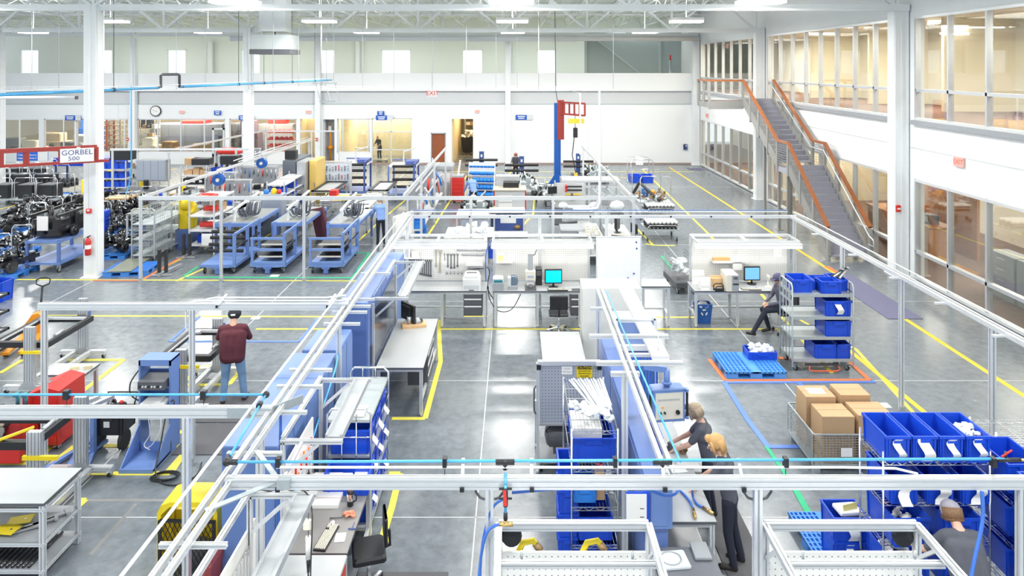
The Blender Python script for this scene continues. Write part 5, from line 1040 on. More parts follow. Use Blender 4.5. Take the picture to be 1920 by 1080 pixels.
# pallet and tote of bags in the aisle cell
pallet('worn sky blue pallet with a tote of clear bags on its corner', (5.03, 14.93, 0), 1.26, 1.02, .15, 0, M('worn_pallet_blue', (.08, .32, .82), .45, var=.25, scale=5))
tote((XA(1423, 15.25), 15.2, .152), .62, .42, .16, 'low blue tray of white bags on the worn pallet', None)
m = MB(); q = random.Random(9)
for k in range(26): m.lump((q.uniform(-.24, .24), q.uniform(-.13, .13), .1+q.uniform(0, .13)), .07, .06, .06, 8)
tag(stuff(m.obj('bagged_parts', BAG, None, (XA(1423, 15.25), 15.2, .172))), 'heap of clear bags piled in the low blue tray', 'bags')
# tray trolley
def trolley(label, loc, w, d, levels, end_h, rz=0.0):
    t = thing('tray_trolley', label, 'trolley', loc, rz); a, b = w/2, d/2
    for s in (-a, a):
        m = MB().tube([(s, -b, .1), (s, -b, end_h-.06), (s, -b+.06, end_h), (s, b-.06, end_h), (s, b, end_h-.06), (s, b, .1)], .018, 8)
        for k in (-.25, 0, .25): m.cyl((s, k*d, .25), (s, k*d, end_h-.35), .008, 6)
        m.box(s-.006, s+.006, -b, b, end_h-.42, end_h-.36).box(s-.006, s+.006, -b, b, end_h-.2, end_h-.16)
        for k in (-.3, -.05, .2): m.box(s-.005, s+.005, k*d, k*d+.06, end_h-.4, end_h-.02)
        m.obj('end_frame', GALV, t)
    sh = MB().box(-a, a, -b, b, -.03, 0).box(-a, a, -b-.01, -b, -.05, .015).box(-a, a, b, b+.01, -.05, .015).mesh('shelf', GALV)
    for z in levels: ob('shelf', sh, t, (0, 0, z))
    for x in (-a+.1, a-.1):
        for y in (-b+.08, b-.08): caster(t, (x, y, 0), .06, yaw=.4)
    return t
tz = [1.64, 1.16, .73, .26]
t = trolley('galvanised four tier tray trolley stacked with blue totes', (6.57, 15.12, 0), 1.3, .68, tz, 1.86)
MB().tube([(-.3, -.4, .14), (-.33, -.42, .02+.06), (-.25, -.43, .05), (.25, -.43, .05), (.33, -.42, .08), (.3, -.4, .14)], .016, 8).obj('tow_handle', M('tow_orange', (.75, .12, .04), .4), t); MB().box(-.35, .35, -.3, -.25, .1, .14).obj('tow_bracket', DGREY, t)
g = 'blue totes on the tray trolley'; x0 = 6.57
for x, y, z, w, d, h, lb in ((6.2, 15.15, tz[0], .42, .5, .27, 'blue tote at the end of the trolley top next to the seated person'), (6.72, 15.35, tz[0], .4, .3, .2, 'rear blue tote on the trolley top behind the wide one'), (6.78, 15.0, tz[0], .44, .36, .26, 'wide blue tote at the open edge of the trolley top'), (7.07, 15.25, tz[0], .3, .5, .24, 'blue tote with black fittings on the trolley top'), (6.45, 15.2, tz[0], .16, .3, .2, 'narrow blue tray between the totes on the trolley top'),
                         (6.92, 15.1, tz[1], .56, .6, .33, 'blue tote with a white slip on the second trolley tier'), (6.92, 15.1, tz[2], .56, .6, .33, 'blue tote of cards on the third trolley tier'), (6.66, 15.1, tz[3], .5, .6, .30, 'inner blue tote on the lowest trolley tier'), (7.02, 15.1, tz[3]+.0, .34, .6, .30, 'outer blue tote on the lowest trolley tier')):
    tote((x, y, z), w, d, h, lb, g, slip=2 if 'slip' in lb else 0)
t = thing('drive_shaft', 'bundle of dark fittings sticking out of the trolley top tote', 'fittings', (7.05, 15.2, 1.86)); 
for k in range(4): MB().cyl((-.12+.04*k, -.05*k, .04), (.12+.05*k, .05, .13+.02*k), .025, 8).cyl((.12+.05*k, .05, .13+.02*k), (.15+.05*k, .06, .15+.02*k), .04, 8).obj('fitting', STEEL if k % 2 else BLACK, t)
# cartons in the mesh container
t = thing('mesh_container', 'low wire mesh container holding brown cartons', 'container', (5.5, 11.6, 0)); m = MB(); a, b = .72, .52; z0, z1 = .14, .62
for k in range(13): z = z0+(z1-z0)*k/12; m.bar((-a, -b, z), (a, -b, z), .006).bar((-a, b, z), (a, b, z), .006).bar((-a, -b, z), (-a, b, z), .006).bar((a, -b, z), (a, b, z), .006)
for k in range(29): x = -a+2*a*k/28; m.bar((x, -b, z0), (x, -b, z1), .006).bar((x, b, z0), (x, b, z1), .006)
for k in range(21): y = -b+2*b*k/20; m.bar((-a, y, z0), (-a, y, z1), .006).bar((a, y, z0), (a, y, z1), .006)
stuff(m.obj('mesh_sides', GALV, t)); MB().box(-a, a, -b, b, .11, .14).obj('floor_sheet', GALV, t)
m = MB()
for p, q_ in (((-a, -b), (a, -b)), ((a, -b), (a, b)), ((a, b), (-a, b)), ((-a, b), (-a, -b))): m.bar((*p, z1), (*q_, z1), .02).bar((*p, z0), (*q_, z0), .02)
m.obj('rim', GALV, t)
for x in (-a+.06, a-.06):
    for y in (-b+.06, b-.06): MB().box(x-.05, x+.05, y-.05, y+.05, 0, .11).obj('foot', GALV, t)
for x, y, w, d, h, z, lb in ((5.13, 11.82, .5, .42, .83, .142, 'rear brown carton with a white label inside the mesh container'), (5.72, 11.84, .5, .42, .85, .142, 'rear unmarked brown carton inside the mesh container'), (5.2, 11.35, .52, .44, .74, .142, 'front brown carton with a slot inside the mesh container'), (5.8, 11.36, .56, .46, .76, .142, 'front brown carton next to the blue tote rack')):
    o = carton(lb, (x, y, z), w, d, h)
    if 'white' in lb: MB().box(-.14, .14, -.1, .1, h, h+.003).obj('label', PAPER, o)
for x, z in ((5.3, .34), (5.85, .42)): MB().box(-.09, .09, -.003, 0, -.07, .07).obj('shipping_label', PAPER, t, (x-5.5, -.528, z))
# tote rack in front of the bending person
g = 'blue totes on the tote rack'
wire_rack('chrome wire rack crowded with slipped blue totes by the bending person', 4.36, 5.62, 8.2, 8.75, [1.83, 1.35, .88, .40], 1.95)
for k in range(4):
    tote((4.51+.315*k, 8.43, 1.84), .3, .58, .31, ['top shelf tote at the carton end of the tote rack', 'second top shelf tote from the carton end', 'third top shelf tote from the carton end', 'top shelf tote with a bag, at the far end from the cartons'][k], g, slip=2 if k in (1,) else 1)
for k in range(3):
    tote((4.58+.42*k, 8.43, 1.36), .34, .6, .30, ['second shelf tote at the carton end of the tote rack', 'middle second shelf tote of the tote rack', 'second shelf tote right above the bending person'][k], g, slip=2)
for k in range(2):
    tote((4.63+.6*k, 8.4, .89), .44, .66, .34, ['wide third shelf tote of the tote rack away from the person', 'third shelf tote by the bending person\'s arm'][k], g, slip=0); tote((4.63+.6*k, 8.4, .41), .44, .66, .3, ['wide bottom tote of bags on the tote rack', 'bottom tote behind the bending person'][k], g, slip=2)
tag(stuff(filler('bagged_parts', BAG, None, .22, .3, 0, 14, 4, .04, .05)), 'clear bag crammed in the last top tote', 'bags').location = (5.455, 8.43, 2.08)
tag(stuff(filler('bagged_parts', BAG, None, .3, .4, 0, 14, 6, .04, .06)), 'clear bags filling the wide bottom tote', 'bags').location = (4.63, 8.4, .6)
tag(stuff(filler('bagged_parts', PAPER, None, .26, .3, 0, 12, 7, .02, .05)), 'papers lying in the wide third shelf tote', 'papers').location = (4.68, 8.35, 1.1)
tag(MB().box(-.11, .11, -.15, .15, 0, .01).obj('folder', M('yellow_folder', (.85, .75, .25), .7), None, (4.34, 8.95, .7)), 'pale yellow board standing at the tote rack corner', 'board').rotation_euler = (1.4, 0, .3)
wire_rack('empty looking wire rack beyond the slipped totes at the picture edge', 6.5, 7.6, 9.3, 9.9, [1.45, 1.2, .8, .4], 1.5)
wire_rack('wire rack of dark blue totes close to the hose at the picture edge', 5.72, 6.25, 7.3, 9.0, [1.5, 1.0, .5], 1.75)
for i, z in enumerate((1.51, 1.01, .51)):
    for j in range(2): tote((5.98, 7.65+.75*j, z), .44, .62, .34, '%s tote on the %s shelf of the edge rack' % (['nearer', 'farther'][j], ['top', 'middle', 'bottom'][i]), 'totes on the edge rack')
pallet('blue pallet under the totes beside the green tape', (4.35, 9.35, 0), .9, 1.1, .15, 0)
for i, (x, y, z, lb) in enumerate(((4.28, 9.0, .152, 'lower blue tote on the green tape pallet'), (4.28, 9.0, .46, 'upper blue tote with a white binder on the green tape pallet'))): tote((x, y, z), .46, .4, .3, lb, 'totes on the green tape pallet', slip=2 if i else 1)
tag(MB().rbox(-.15, .15, -.11, .11, 0, .04, .01).obj('binder', PAPER, None, (4.32, 9.0, .74), .1), 'white binder lying in the upper tote on the pallet', 'binder')
t = bench('grey bench beside the bending person at the picture corner', 4.95, 5.62, 5.7, 7.25, .95, None, False, M('zinc_top', (.62, .64, .65), .4, .2))
# ---- people
BLOND = M('blond_hair', (.62, .36, .14), .5, var=.2, scale=40); BROWN = M('brown_hair', (.22, .12, .06), .5, var=.3, scale=40); GREYH = M('grey_brown_hair', (.36, .28, .20), .6, var=.3, scale=40)
SHG = M('charcoal_shirt', (.09, .095, .12), .85, var=.12, scale=12); TRN = M('navy_trousers', (.022, .026, .045), .85, var=.2); SHOE = M('dark_shoe', (.03, .022, .018), .5, var=.2)
MARO = M('maroon_shirt', (.12, .028, .04), .85, var=.15, scale=9); JEAN = M('light_jeans', (.22, .36, .56), .85, var=.25, scale=9); BRSH = M('brown_shoe', (.07, .035, .022), .55, var=.2); BLUES = M('pale_blue_shirt', (.22, .36, .72), .8, var=.1); SHD = M('dark_grey_shirt', (.06, .062, .07), .85, var=.1); CAPG = M('grey_cap', (.38, .36, .42), .8)
ppl = [SHG, TRN, SKINP, SHOE]
pr, hd = standing(h=1.70, lean=.18, lh=(-.16, .46, .98), rh=(.22, .42, .96), fem=True, sleeves=.45, head_fwd=.05, feet=((-.1, -.05), (.12, -.12)))
o = person('blond person in a charcoal shirt leaning on the hose bench', pr, ppl, (2.80, 9.05, 0), 1.15); head(o, hd, (-.3, 1, -.35), (0, .25, 1), SKINP, (BLOND, .1))
pr, hd = standing(h=1.68, lean=.2, lh=(-.1, .52, .99), rh=(.12, .56, .99), fem=True, sleeves=.45, head_fwd=.06, feet=((-.1, 0), (.12, -.05)))
o = person('person with grey brown hair and spectacles reaching across the hose bench', pr, ppl, (2.78, 9.95, 0), 1.25); head(o, hd, (.2, 1, -.45), (0, .3, 1), SKINP, (GREYH, .06), glasses=True)
pr, hd = standing(h=1.76, lean=.55, lh=(-.34, .6, .98), rh=(.26, .62, .95), sleeves=.5, untuck=True, head_fwd=.09)
o = person('person in a charcoal shirt and grey cap bending towards the tote rack', pr, ppl, (4.88, 7.38, 0), -.1); head(o, hd, (.15, 1, -.55), (0, .5, 1), SKINP, (BROWN, .05), CAPG)
pr, hd = standing(h=1.78, lean=.1, lh=(-.26, .44, 1.02), rh=(.16, .44, 1.04), sleeves=.7, untuck=True, head_fwd=.07, feet=((-.14, -.02), (.17, .06)))
o = person('person in maroon shirt, jeans and dark cap working on a black frame', pr, [MARO, JEAN, SKIN, BRSH], (-5.47, 13.45, 0), .18); head(o, hd, (-.25, 1, -.6), (0, .5, 1), SKIN, (BROWN, -.02), M('black_cap', (.02, .022, .03), .8))
o.scale = (1.18, 1.1, 1)
MB().box(-.035, .035, -.006, .006, -.015, .015).obj('cap_strap', PAPER, o, tuple(hd+Vector((.0, -.12, .05))))
# seated person: faces -X
def seated():
    o = []; V = Vector; L = lambda *a: limb(o, *a)
    for s in (-1, 1):
        if s < 0: k, an = V((s*.12, .52, .62)), V((s*.13, .86, .14))
        else: k, an = V((s*.13, .46, .56)), V((s*.12, .30, .12))
        L((s*.09, .0, .62), k, .095, .07, 1); L(k, an, .068, .052, 1); L(an+V((0, -.03, -.06)), an+V((0, .17, -.08 if s > 0 else -.02)), .042, .036, 3)
    L((-.07, -.02, .62), (.07, -.02, .62), .11, .11, 1)
    for x in (-.07, .07): L((x, -.02, .68), (x*1.25, .04, 1.0), .1, .1, 0)
    L((0, -.01, .7), (0, .04, 1.05), .11, .11, 0); L((-.14, .05, 1.12), (.14, .05, 1.12), .072, .072, 0); L((-.1, .03, 1.02), (.1, .03, 1.02), .1, .1, 0)
    hd = V((0, .12, 1.33)); L((0, .06, 1.18), (0, .1, 1.27), .054, .05, 2)
    for x in (-.012, .012): L(hd+V((x, -.012, .025)), hd+V((x*.6, .03, -.055)), .078, .056, 2)
    for s, w in ((-1, V((-.1, .42, .74))), (1, V((.12, .38, .74)))):
        sh = V((s*.17, .05, 1.11)); el = V((s*.25, .14, .84)); L(sh, sh+(el-sh)*.9, .066, .055, 0); L(sh+(el-sh)*.5, el, .052, .048, 0); L(el, w, .048, .036, 0); hand(o, w, (w-el).normalized(), s, 2)
    return o, hd
pr, hd = seated(); o = person('seated person in dark clothes stretching one leg at the staircase side bench', pr, [M('slate_shirt', (.12, .12, .17), .85), TRN, SKIN, SHOE], (6.55, 16.95, 0), PI/2+.2)
head(o, hd, (0, 1, -.3), (0, .2, 1), SKIN, (BROWN, -.02), M('navy_cap', (.09, .085, .16), .8)); office_chair('black task chair under the seated person', (6.62, 16.93, 0), -PI/2, None, .54)
pr, hd = standing(h=1.78, lean=.55, lh=(-.3, .5, .8), rh=(.3, .5, .85), sleeves=1.0)
o = person('person in a pale blue shirt bowed over beside the blue trolleys', pr, [BLUES, TRN, SKIN, SHOE], (-4.9, 25.4, 0), .3, voxel=.016); head(o, hd, (0, 1, -.6), (0, .6, 1), SKIN, (GREYH, -.01))
pr, hd = standing(h=1.74, lean=.6, lh=(-.3, .5, .8), rh=(.3, .5, .85), sleeves=1.0)
o = person('person in a pale blue shirt bent over the silver engine by the bin rack', pr, [BLUES, TRN, SKIN, SHOE], (-1.85, 31.2, 0), .4, voxel=.02); head(o, hd, (0, 1, -.6), (0, .6, 1), SKIN, (GREYH, -.01))
pr, hd = standing(h=1.78, lean=.25, lh=(-.25, .42, .95), rh=(.2, .45, .95), sleeves=.5)
o = person('bald person in a dark shirt behind the glass door', pr, [SHD, TRN, SKIN, SHOE], (XA(712, 48.2), 48.2, 0), 2.5, voxel=.02); head(o, hd, (0, 1, -.5), (0, .3, 1), SKIN)
MB().box(-.1, .1, .1, .14, 1.2, 1.32).obj('shirt_print', M('lime_print', (.45, .7, .1), .7), o)
pr, hd = standing(h=1.7, lean=.35, lh=(-.2, .4, .9), rh=(.2, .4, .9), sleeves=.5)
o = person('person whose head shows above the far grey machine', pr, [SHG, TRN, SKINP, SHOE], (.06, 39.4, 0), PI, voxel=.02); head(o, hd, (0, 1, -.4), (0, .3, 1), SKINP, (M('auburn_hair', (.35, .1, .07), .5), .02))
# ================================================================ LEFT CELL: stands, toolbox, kiosk, carts
# near left bench (under the keyboard lamp frame)
bench('near grey bench with the keyboard, flask and wrinkled rag', -2.66, -1.92, 7.95, 9.4, .92, None, True, M('worn_grey_laminate', (.24, .235, .235), .45, var=.05))
o = lambda px, py: P(px, py, .922)
x, y, _ = o(612, 1010); keyboard('beige keyed keyboard turned lengthwise on the near bench', (x, y, .922), PI/2-.12, 1.0)
x, y, _ = o(623, 984); tag(MB().ball((0, 0, .012), .032, .055, .024, 10).box(-.004, .004, -.05, -.02, .03, .036, 1).obj('computer_mouse', [LGREY, DGREY], None, (x, y, .925)), 'grey computer mouse above the beige keyed keyboard', 'mouse')
x, y, _ = o(657, 948); t = thing('travel_flask', 'steel travel flask with dark base and red lid on the near bench', 'flask', (x, y, .922)); MB().lathe((0, 0, 0), [(.035, 0), (.04, .01), (.042, .07)], 14).obj('base', BLACK, t); MB().lathe((0, 0, .07), [(.042, 0), (.045, .09)], 14).obj('body', CHROME, t); MB().lathe((0, 0, .16), [(.046, 0), (.046, .03), (.03, .04)], 14).obj('lid', BLACK, t); MB().box(-.02, .0, -.03, .0, .2, .215).obj('spout', REDP, t); MB().tube([(.04, 0, .16), (.075, 0, .14), (.075, 0, .07), (.04, 0, .05)], .009, 6).obj('handle', BLACK, t)
x, y, _ = o(655, 968); m = MB(); q = random.Random(3)
for k in range(14): m.lump((q.uniform(-.06, .06), q.uniform(-.04, .04), .01+q.uniform(0, .025)), .035, .025, .02, 8)
tag(m.obj('shop_rag', M('salmon_rag', (.72, .28, .18), .85, var=.15), None, (x, y, .925), .2), 'crumpled salmon rag lying on the near bench', 'rag')
x, y, _ = o(640, 973); tag(MB().cyl((-.1, 0, .012), (.04, .01, .012), .006, 6).cyl((-.1, -.0, .012), (-.11, 0, .012), .012, 8).obj('hex_driver', DGREY, None, (x-.03, y, .922)), 'thin dark driver poking out of the salmon rag', 'tool')
x, y, _ = o(660, 993); tag(MB().cyl((-.045, 0, .01), (.045, 0, .01), .008, 6).cyl((0, 0, .01), (0, .12, .01), .004, 6).obj('hex_key', NAVY, None, (x, y, .922)), 'small T handle hex key on the near bench', 'tool')
x, y, _ = o(638, 1008); tag(MB().box(-.06, .06, -.08, .08, 0, .003).obj('paper_note', PAPER, None, (x, y, .923), .1), 'small white note beside the beige keyed keyboard', 'paper')
for px, py, w, d, h, lb in ((610, 950, .34, .28, .05, 'white lidded tray at the lamp frame end of the near bench'), (608, 922, .4, .2, .14, 'low white carton at the back of the near bench'), (640, 925, .22, .18, .16, 'white carton beside the steel flask'), (672, 915, .18, .2, .1, 'small white carton behind the steel flask')):
    x, y, _ = o(px, py); carton(lb, (x, y+.1, .922), w, d, h, 0, 'white cartons on the near bench', True, PAPER, 'white_carton')
tote((-2.2, 9.2, .922), .6, .4, .24, 'blue tote at the back of the near bench before the bin trolley', None)
t = thing('tool_cart', 'red sided tool cart with a grey top at the near bench end', 'tool cart', (-2.18, 7.35, 0)); MB().rbox(-.38, .3, -.5, .45, .98, 1.01, .01).obj('top', LAMI, t); MB().box(-.36, .28, -.48, .43, .12, .98).obj('body', M('dark_red_steel', (.42, .05, .05), .4), t)
for k in range(6): MB().box(.282, .292, -.46, .41, .2+.125*k, .31+.125*k).obj('drawer', RED, t)
for x in (-.28, .2):
    for y in (-.4, .35): caster(t, (x, y, 0), .05)
t = thing('electric_driver', 'white and black electric screwdriver hanging over the red sided cart', 'tool', (XA(578, 7.05), 7.05, 0)); MB().cyl((0, 0, 1.72), (0, 0, 1.5), .028, 10).obj('body', WPLA, t); MB().cyl((0, 0, 1.5), (0, 0, 1.36), .022, 10, .014).cyl((0, 0, 1.36), (0, 0, 1.3), .008, 6).obj('chuck', BLACK, t); MB().tube([(0, 0, 1.72), (0, 0, 1.95), (-.02, -.0, 2.12)], .006, 5).obj('cord', DGREY, t); MB().rbox(-.05, .03, -.02, .02, 1.8, 1.9, .01).obj('balancer', CREAMP, t)
cable('power_cable', 'black cable draped across the lamp frame corner', [(-2.72, 7.1, 1.6), (-2.7, 7.12, 2.12), (-2.4, 7.15, 2.1), (-2.2, 7.14, 2.15), (-2.05, 7.0, 2.05), (-2.0, 6.8, 1.6), (-1.98, 6.7, 1.2)], .008, BLACK)
# wrench rail next to the frame
t = thing('wrench_rail', 'white pegboard along the near bench wall', 'pegboard', (-2.74, 7.2, 0)); MB().box(-.012, .012, -1.9, .1, .95, 1.75).obj('pegboard', PEGW, t); MB().box(-.012, .012, .95, 2.2, .95, 1.75).obj('pegboard', PEGW, t)
for k in range(16):
    o_ = wrench('steel wrench, %s shortest of the row beside the keyboard lamp frame' % ORD[k], (-2.70, 5.75+.085*k, 1.62), .22+.012*k, CHROME, 'steel wrenches along the near bench'); o_.rotation_euler = (0, 0, PI/2)
for k in range(9):
    z = 1.35+.07*(k % 3); y = 8.3+.11*k
    tag(MB().cyl((0, 0, 0), (0, 0, .1), .014, 8).cyl((0, 0, -.13), (0, 0, 0), .005, 6, m=1).obj('screwdriver', [REDP if k % 2 == 0 else M('orange_grip', (.8, .2, .04), .4), CHROME], None, (-2.69, y, z)), 'red gripped screwdriver, %s along the wall below the bin trolley lamp frame' % ORD[k], 'screwdriver', 'red gripped screwdrivers')
for k in range(8):
    tag(MB().bar((0, -.015, 0), (0, .0, .14), .012, .02).bar((0, .015, 0), (0, 0, .14), .012, .02).ball((0, 0, .15), .02, n=8).cyl((0, 0, .15), (0, 0, .2), .01, 6).obj('pliers', BLACK if k % 2 else CHROME, None, (-2.66, 8.25+.14*k, 1.1)), 'pliers, %s along the wall below the bin trolley lamp frame' % ORD[k], 'pliers', 'pliers on the wall')
# bin trolley with slips
t = thing('bin_trolley', 'tall steel trolley stacked with blue totes, hoop handles at both ends', 'trolley', (-2.28, 10.2, 0)); a, b = .3, .66
MB().box(-a, a, -b, b, 1.60, 1.64).obj('top_shelf', GALV, t)
for z in (.2, .68, 1.14): MB().box(-a, a, -b, b, z-.03, z).obj('shelf', GALV, t)
for y in (-b, b):
    MB().tube([(-a, y, .08), (-a, y, 1.72), (-a+.07, y, 1.79), (a-.07, y, 1.79), (a, y, 1.72), (a, y, .08)], .017, 8).cyl((-.1, y, 1.62), (-.1, y, 1.79), .008, 6).cyl((.1, y, 1.62), (.1, y, 1.79), .008, 6).cyl((-.1, y, .2), (-.1, y, 1.6), .008, 6).cyl((.1, y, .2), (.1, y, 1.6), .008, 6).cyl((-a, y, 1.4), (a, y, 1.4), .01, 6).cyl((-a, y, .9), (a, y, .9), .01, 6).obj('end_hoop', CHROME, t)
for x in (-a+.06, a-.06):
    for y in (-b+.08, b-.08): caster(t, (x, y, 0), .06)
for i, z in enumerate((1.14, .68, .2)):
    for k in range(3):
        o_ = tote((-2.28, 9.77+.43*k, z+.005), .40, .56, .33, '%s blue tote of the trolley\'s %s shelf' % (['near', 'middle', 'far'][k], ['top', 'middle', 'bottom'][i]), 'blue totes on the bin trolley', rz=PI/2, slip=2)
tag(MB().box(-.2, .16, -.14, .14, 0, .03).obj('paper_stack', PAPER, None, (-2.25, 9.75, 1.645)), 'stack of white papers on the bin trolley top', 'papers')
cz = thing('task_stool', 'black task chair tucked beside the near bench edge', 'chair', (-1.80, 8.55, 0), -1.3); MB().rbox(-.22, .22, -.2, .2, .5, .58, .03).obj('seat', BLACK, cz); MB().rbox(-.17, .17, .18, .22, .66, .98, .02).obj('backrest', BLACK, cz); MB().tube([(0, .1, .52), (0, .26, .56), (0, .25, .75)], .02, 6).obj('back_bracket', BLACK, cz); MB().cyl((0, 0, .1), (0, 0, .5), .025, 8).obj('column_post', CHROME, cz)
for k in range(5): a_ = 2*PI*k/5; MB().bar((0, 0, .12), (.28*math.cos(a_), .28*math.sin(a_), .08), .04, .03).cyl((.28*math.cos(a_), .28*math.sin(a_), 0), (.28*math.cos(a_), .28*math.sin(a_), .07), .03, 8, m=1).obj('leg', [CHROME, RUBB], cz)
tag(MB().box(-.5, .7, -.8, .35, 0, .012).obj('floor_mat', MAT_, None, (-1.55, 8.55, .004)), 'dark studded mat at the corner of the near bench', 'mat')
t = thing('mat_bracket', 'chrome footrest bar on the dark studded mat', 'footrest', (-1.75, 8.05, .016)); MB().bar((-.25, -.35, .05), (.0, .1, .05), .05, .03).cyl((.0, .1, 0), (.0, .1, .06), .03, 8).cyl((-.25, -.35, 0), (-.25, -.35, .04), .03, 8).obj('bar', CHROME, t)
# yellow guard with black mesh, red pad
t = thing('safety_guard', 'yellow arched guard with black expanded mesh beside the pale cabinet', 'guard', (-4.12, 8.72, 0)); w, d, h = .38, .5, 1.02
sec = [(-w, 0), (-w, h-.14), (-w+.05, h-.04), (-w+.16, h), (w-.16, h), (w-.05, h-.04), (w, h-.14), (w, 0), (w-.05, 0), (w-.05, h-.16), (w-.16, h-.06), (-w+.16, h-.06), (-w+.05, h-.16), (-w+.05, 0)]
MB().poly((0, 0, 0), (0, .42, 0), [(x, z) for x, z in sec]).obj('arch', YEL, t)
m = MB().box(-w+.02, -w+.06, -.02, .0, .05, .8).box(w-.06, w-.02, -.02, 0, .05, .8); k = 0
for i in range(-12, 13):
    for s in (-1, 1):
        x0 = i*.06; z0, z1 = .08, .8; x1 = x0+s*.36; 
        if abs(x0) < w-.05 or abs(x1) < w-.05:
            lo, hi = -w+.05, w-.05
            f = lambda X: (X-x0)/(x1-x0)
            t0, t1 = sorted((f(lo), f(hi))); t0 = max(0, t0); t1 = min(1, t1)
            if t1 > t0: m.bar((x0+(x1-x0)*t0, -.01, z0+(z1-z0)*t0), (x0+(x1-x0)*t1, -.01, z0+(z1-z0)*t1), .008)
m.bar((-w+.04, -.01, .8), (w-.04, -.01, .78), .03); stuff(m.obj('expanded_mesh', BLACK, t))
MB().box(-w+.06, w-.06, .36, .41, .05, .7).obj('rear_panel', YEL, t); MB().ball((.05, .2, .25), .22, .14, .2, 10).obj('dark_filling', DGREY, t)
t = tag(MB().rbox(-.06, .06, -.35, .35, 0, .75, .05).obj('red_pad', M('faded_red_vinyl', (.45, .10, .11), .6, var=.15), None, (-3.66, 8.35, .0), 0), 'faded red vinyl pad standing against the yellow guard', 'pad'); t.rotation_euler = (.0, .12, 0)
# profile gantry stands with black frames
def gantry(label, x, y0, y1, h=1.3, w=.2, fx=(-.9, .15), fz=.92, frame_mat=BLACK, fy=None):
    t = thing('frame_stand', label, 'stand', (x, y0, 0), 0, 'profile stands with black frames'); d = y1-y0; k = w/2
    for y in (0, d):
        MB().prof((0, y, .1), (0, y, h), w, .09, up=(0, 1, 0)).obj('column_post', ALUD, t); MB().prof((-.5, y, .12), (.5, y, .12), .09, .09).obj('foot_beam', ALU, t)
        MB().poly((0, y-.052, .1), (0, y-.045, .1), [(-.2, 0), (.2, 0), (.1, .14), (-.1, .14)]).obj('gusset_plate', STEEL, t)
        for s in (-.46, .46): caster(t, (s, y, 0), .055)
    for s in (-.16, .16): MB().prof((s, 0, .12), (s, d, .12), .09, .09).obj('base_beam', ALU, t)
    a0, a1 = fx; f0, f1 = fy or (.1, d-.1); m = MB().box(a0, a1, f0, f0+.1, fz-.06, fz+.05).box(a0, a1, f1-.1, f1, fz-.06, fz+.05).box(a0, a0+.085, f0+.1, f1-.1, fz-.06, fz+.05).box(a1-.085, a1, f0+.1, f1-.1, fz-.06, fz+.05)
    f = m.obj('black_frame', frame_mat, t); MB().bar((a0+.09, f0+.1, fz+.03), (a0+.09, f1-.1, fz+.03), .03).bar((a1-.1, f0+.1, fz+.02), (a1-.1, f1-.1, fz+.02), .03).bar((a0+.1, f1-.1, fz+.03), (a1-.1, f1-.1, fz+.03), .05).obj('wiring_rail', ALU, f)
    MB().cyl((a1-.1, f0+.35, fz+.05), (a1-.1, f0+.6, fz+.06), .035, 8).cyl((a0+.12, f1-.25, fz+.05), (a0+.3, f1-.25, fz+.06), .04, 8).obj('motor', STEEL, f)
    MB().box(-.15, .35, -.06, -.02, fz-.12, fz-.06).obj('yellow_clamp', YEL, t); MB().box(-.12, .12, d+.04, d+.1, fz-.02, fz+.1).obj('bracket', PERI, t); return t
gantry('profile stand holding a black frame behind the red toolbox', -9.65, 13.8, 15.5, 1.32, .2, (-.85, .3), .92)
gantry('profile stand holding the black frame that the person in maroon works on', -6.25, 13.0, 14.6, 1.2, .2, (-.5, .5), .98)
gantry('profile stand half hidden behind the near grey topped cart', -6.88, 9.95, 11.0, 1.27, .2, (-1.9, -.1), 1.0)
tag(MB().bar((XA(12, 10.4), 10.1, 1.02), (XA(58, 10.1), 10.15, 1.22), .05, .03).obj('yellow_bar', YEL), 'yellow bar lying along the black frame by the grey topped cart', 'bar')
# red tool cabinets
t = thing('tool_cabinet', 'tall red tool cabinet with a slanted lid beside the parts table', 'tool cabinet', (-8.02, 12.0, 0)); MB().poly((0, -.25, 0), (0, .45, 0), [(-.32, .08), (.3, .08), (.3, 1.0), (.05, 1.06), (-.32, .9)]).obj('body', RED, t); MB().box(-.1, .02, -.1, .02, 1.03, 1.07).obj('latch', CHROME, t)
for k in range(5): MB().box(-.28, .26, -.262, -.25, .12+.15*k, .25+.15*k).obj('drawer', RED, t)
for s in (-.25, .24):
    for y in (-.2, .4): caster(t, (s, y, 0), .04)
t = thing('tool_cabinet', 'low red tool cabinet with a sagging cloth pouch on its front', 'tool cabinet', (-8.38, 11.45, 0)); MB().rbox(-.32, .35, -.2, .25, .06, .78, .01).obj('body', RED, t); MB().tube([(-.22, -.22, .72), (-.2, -.26, .5), (.12, -.26, .5), (.16, -.22, .72)], .012, 6).box(-.24, .2, -.24, -.2, .7, .76).obj('pouch_rim', BLACK, t); MB().ball((-.02, -.24, .6), .17, .05, .13, 12).obj('cloth_pouch', M('canvas_cloth', (.5, .47, .42), .9), t); MB().rbox(-.17, .13, -.27, -.22, .7, .75, .02).obj('folded_rag', M('cream_cloth', (.75, .62, .48), .9), t)
MB().bar((-.4, -.3, .42), (.35, -.3, .42), .03).obj('front_rail', DGREY, t)
for i, px in enumerate((33, 49)): tag(MB().cyl((0, 0, 0), (0, 0, .16), .028, 8).box(-.03, .03, -.08, .03, .16, .21).box(-.03, .03, -.03, .03, -.04, 0).obj('cordless_drill', TEAL, None, (XA(px, 11.6), 11.6, .84)), ['teal cordless driver nearer the picture edge on the low red cabinet', 'teal cordless driver nearer the tall red cabinet'][i], 'drill')
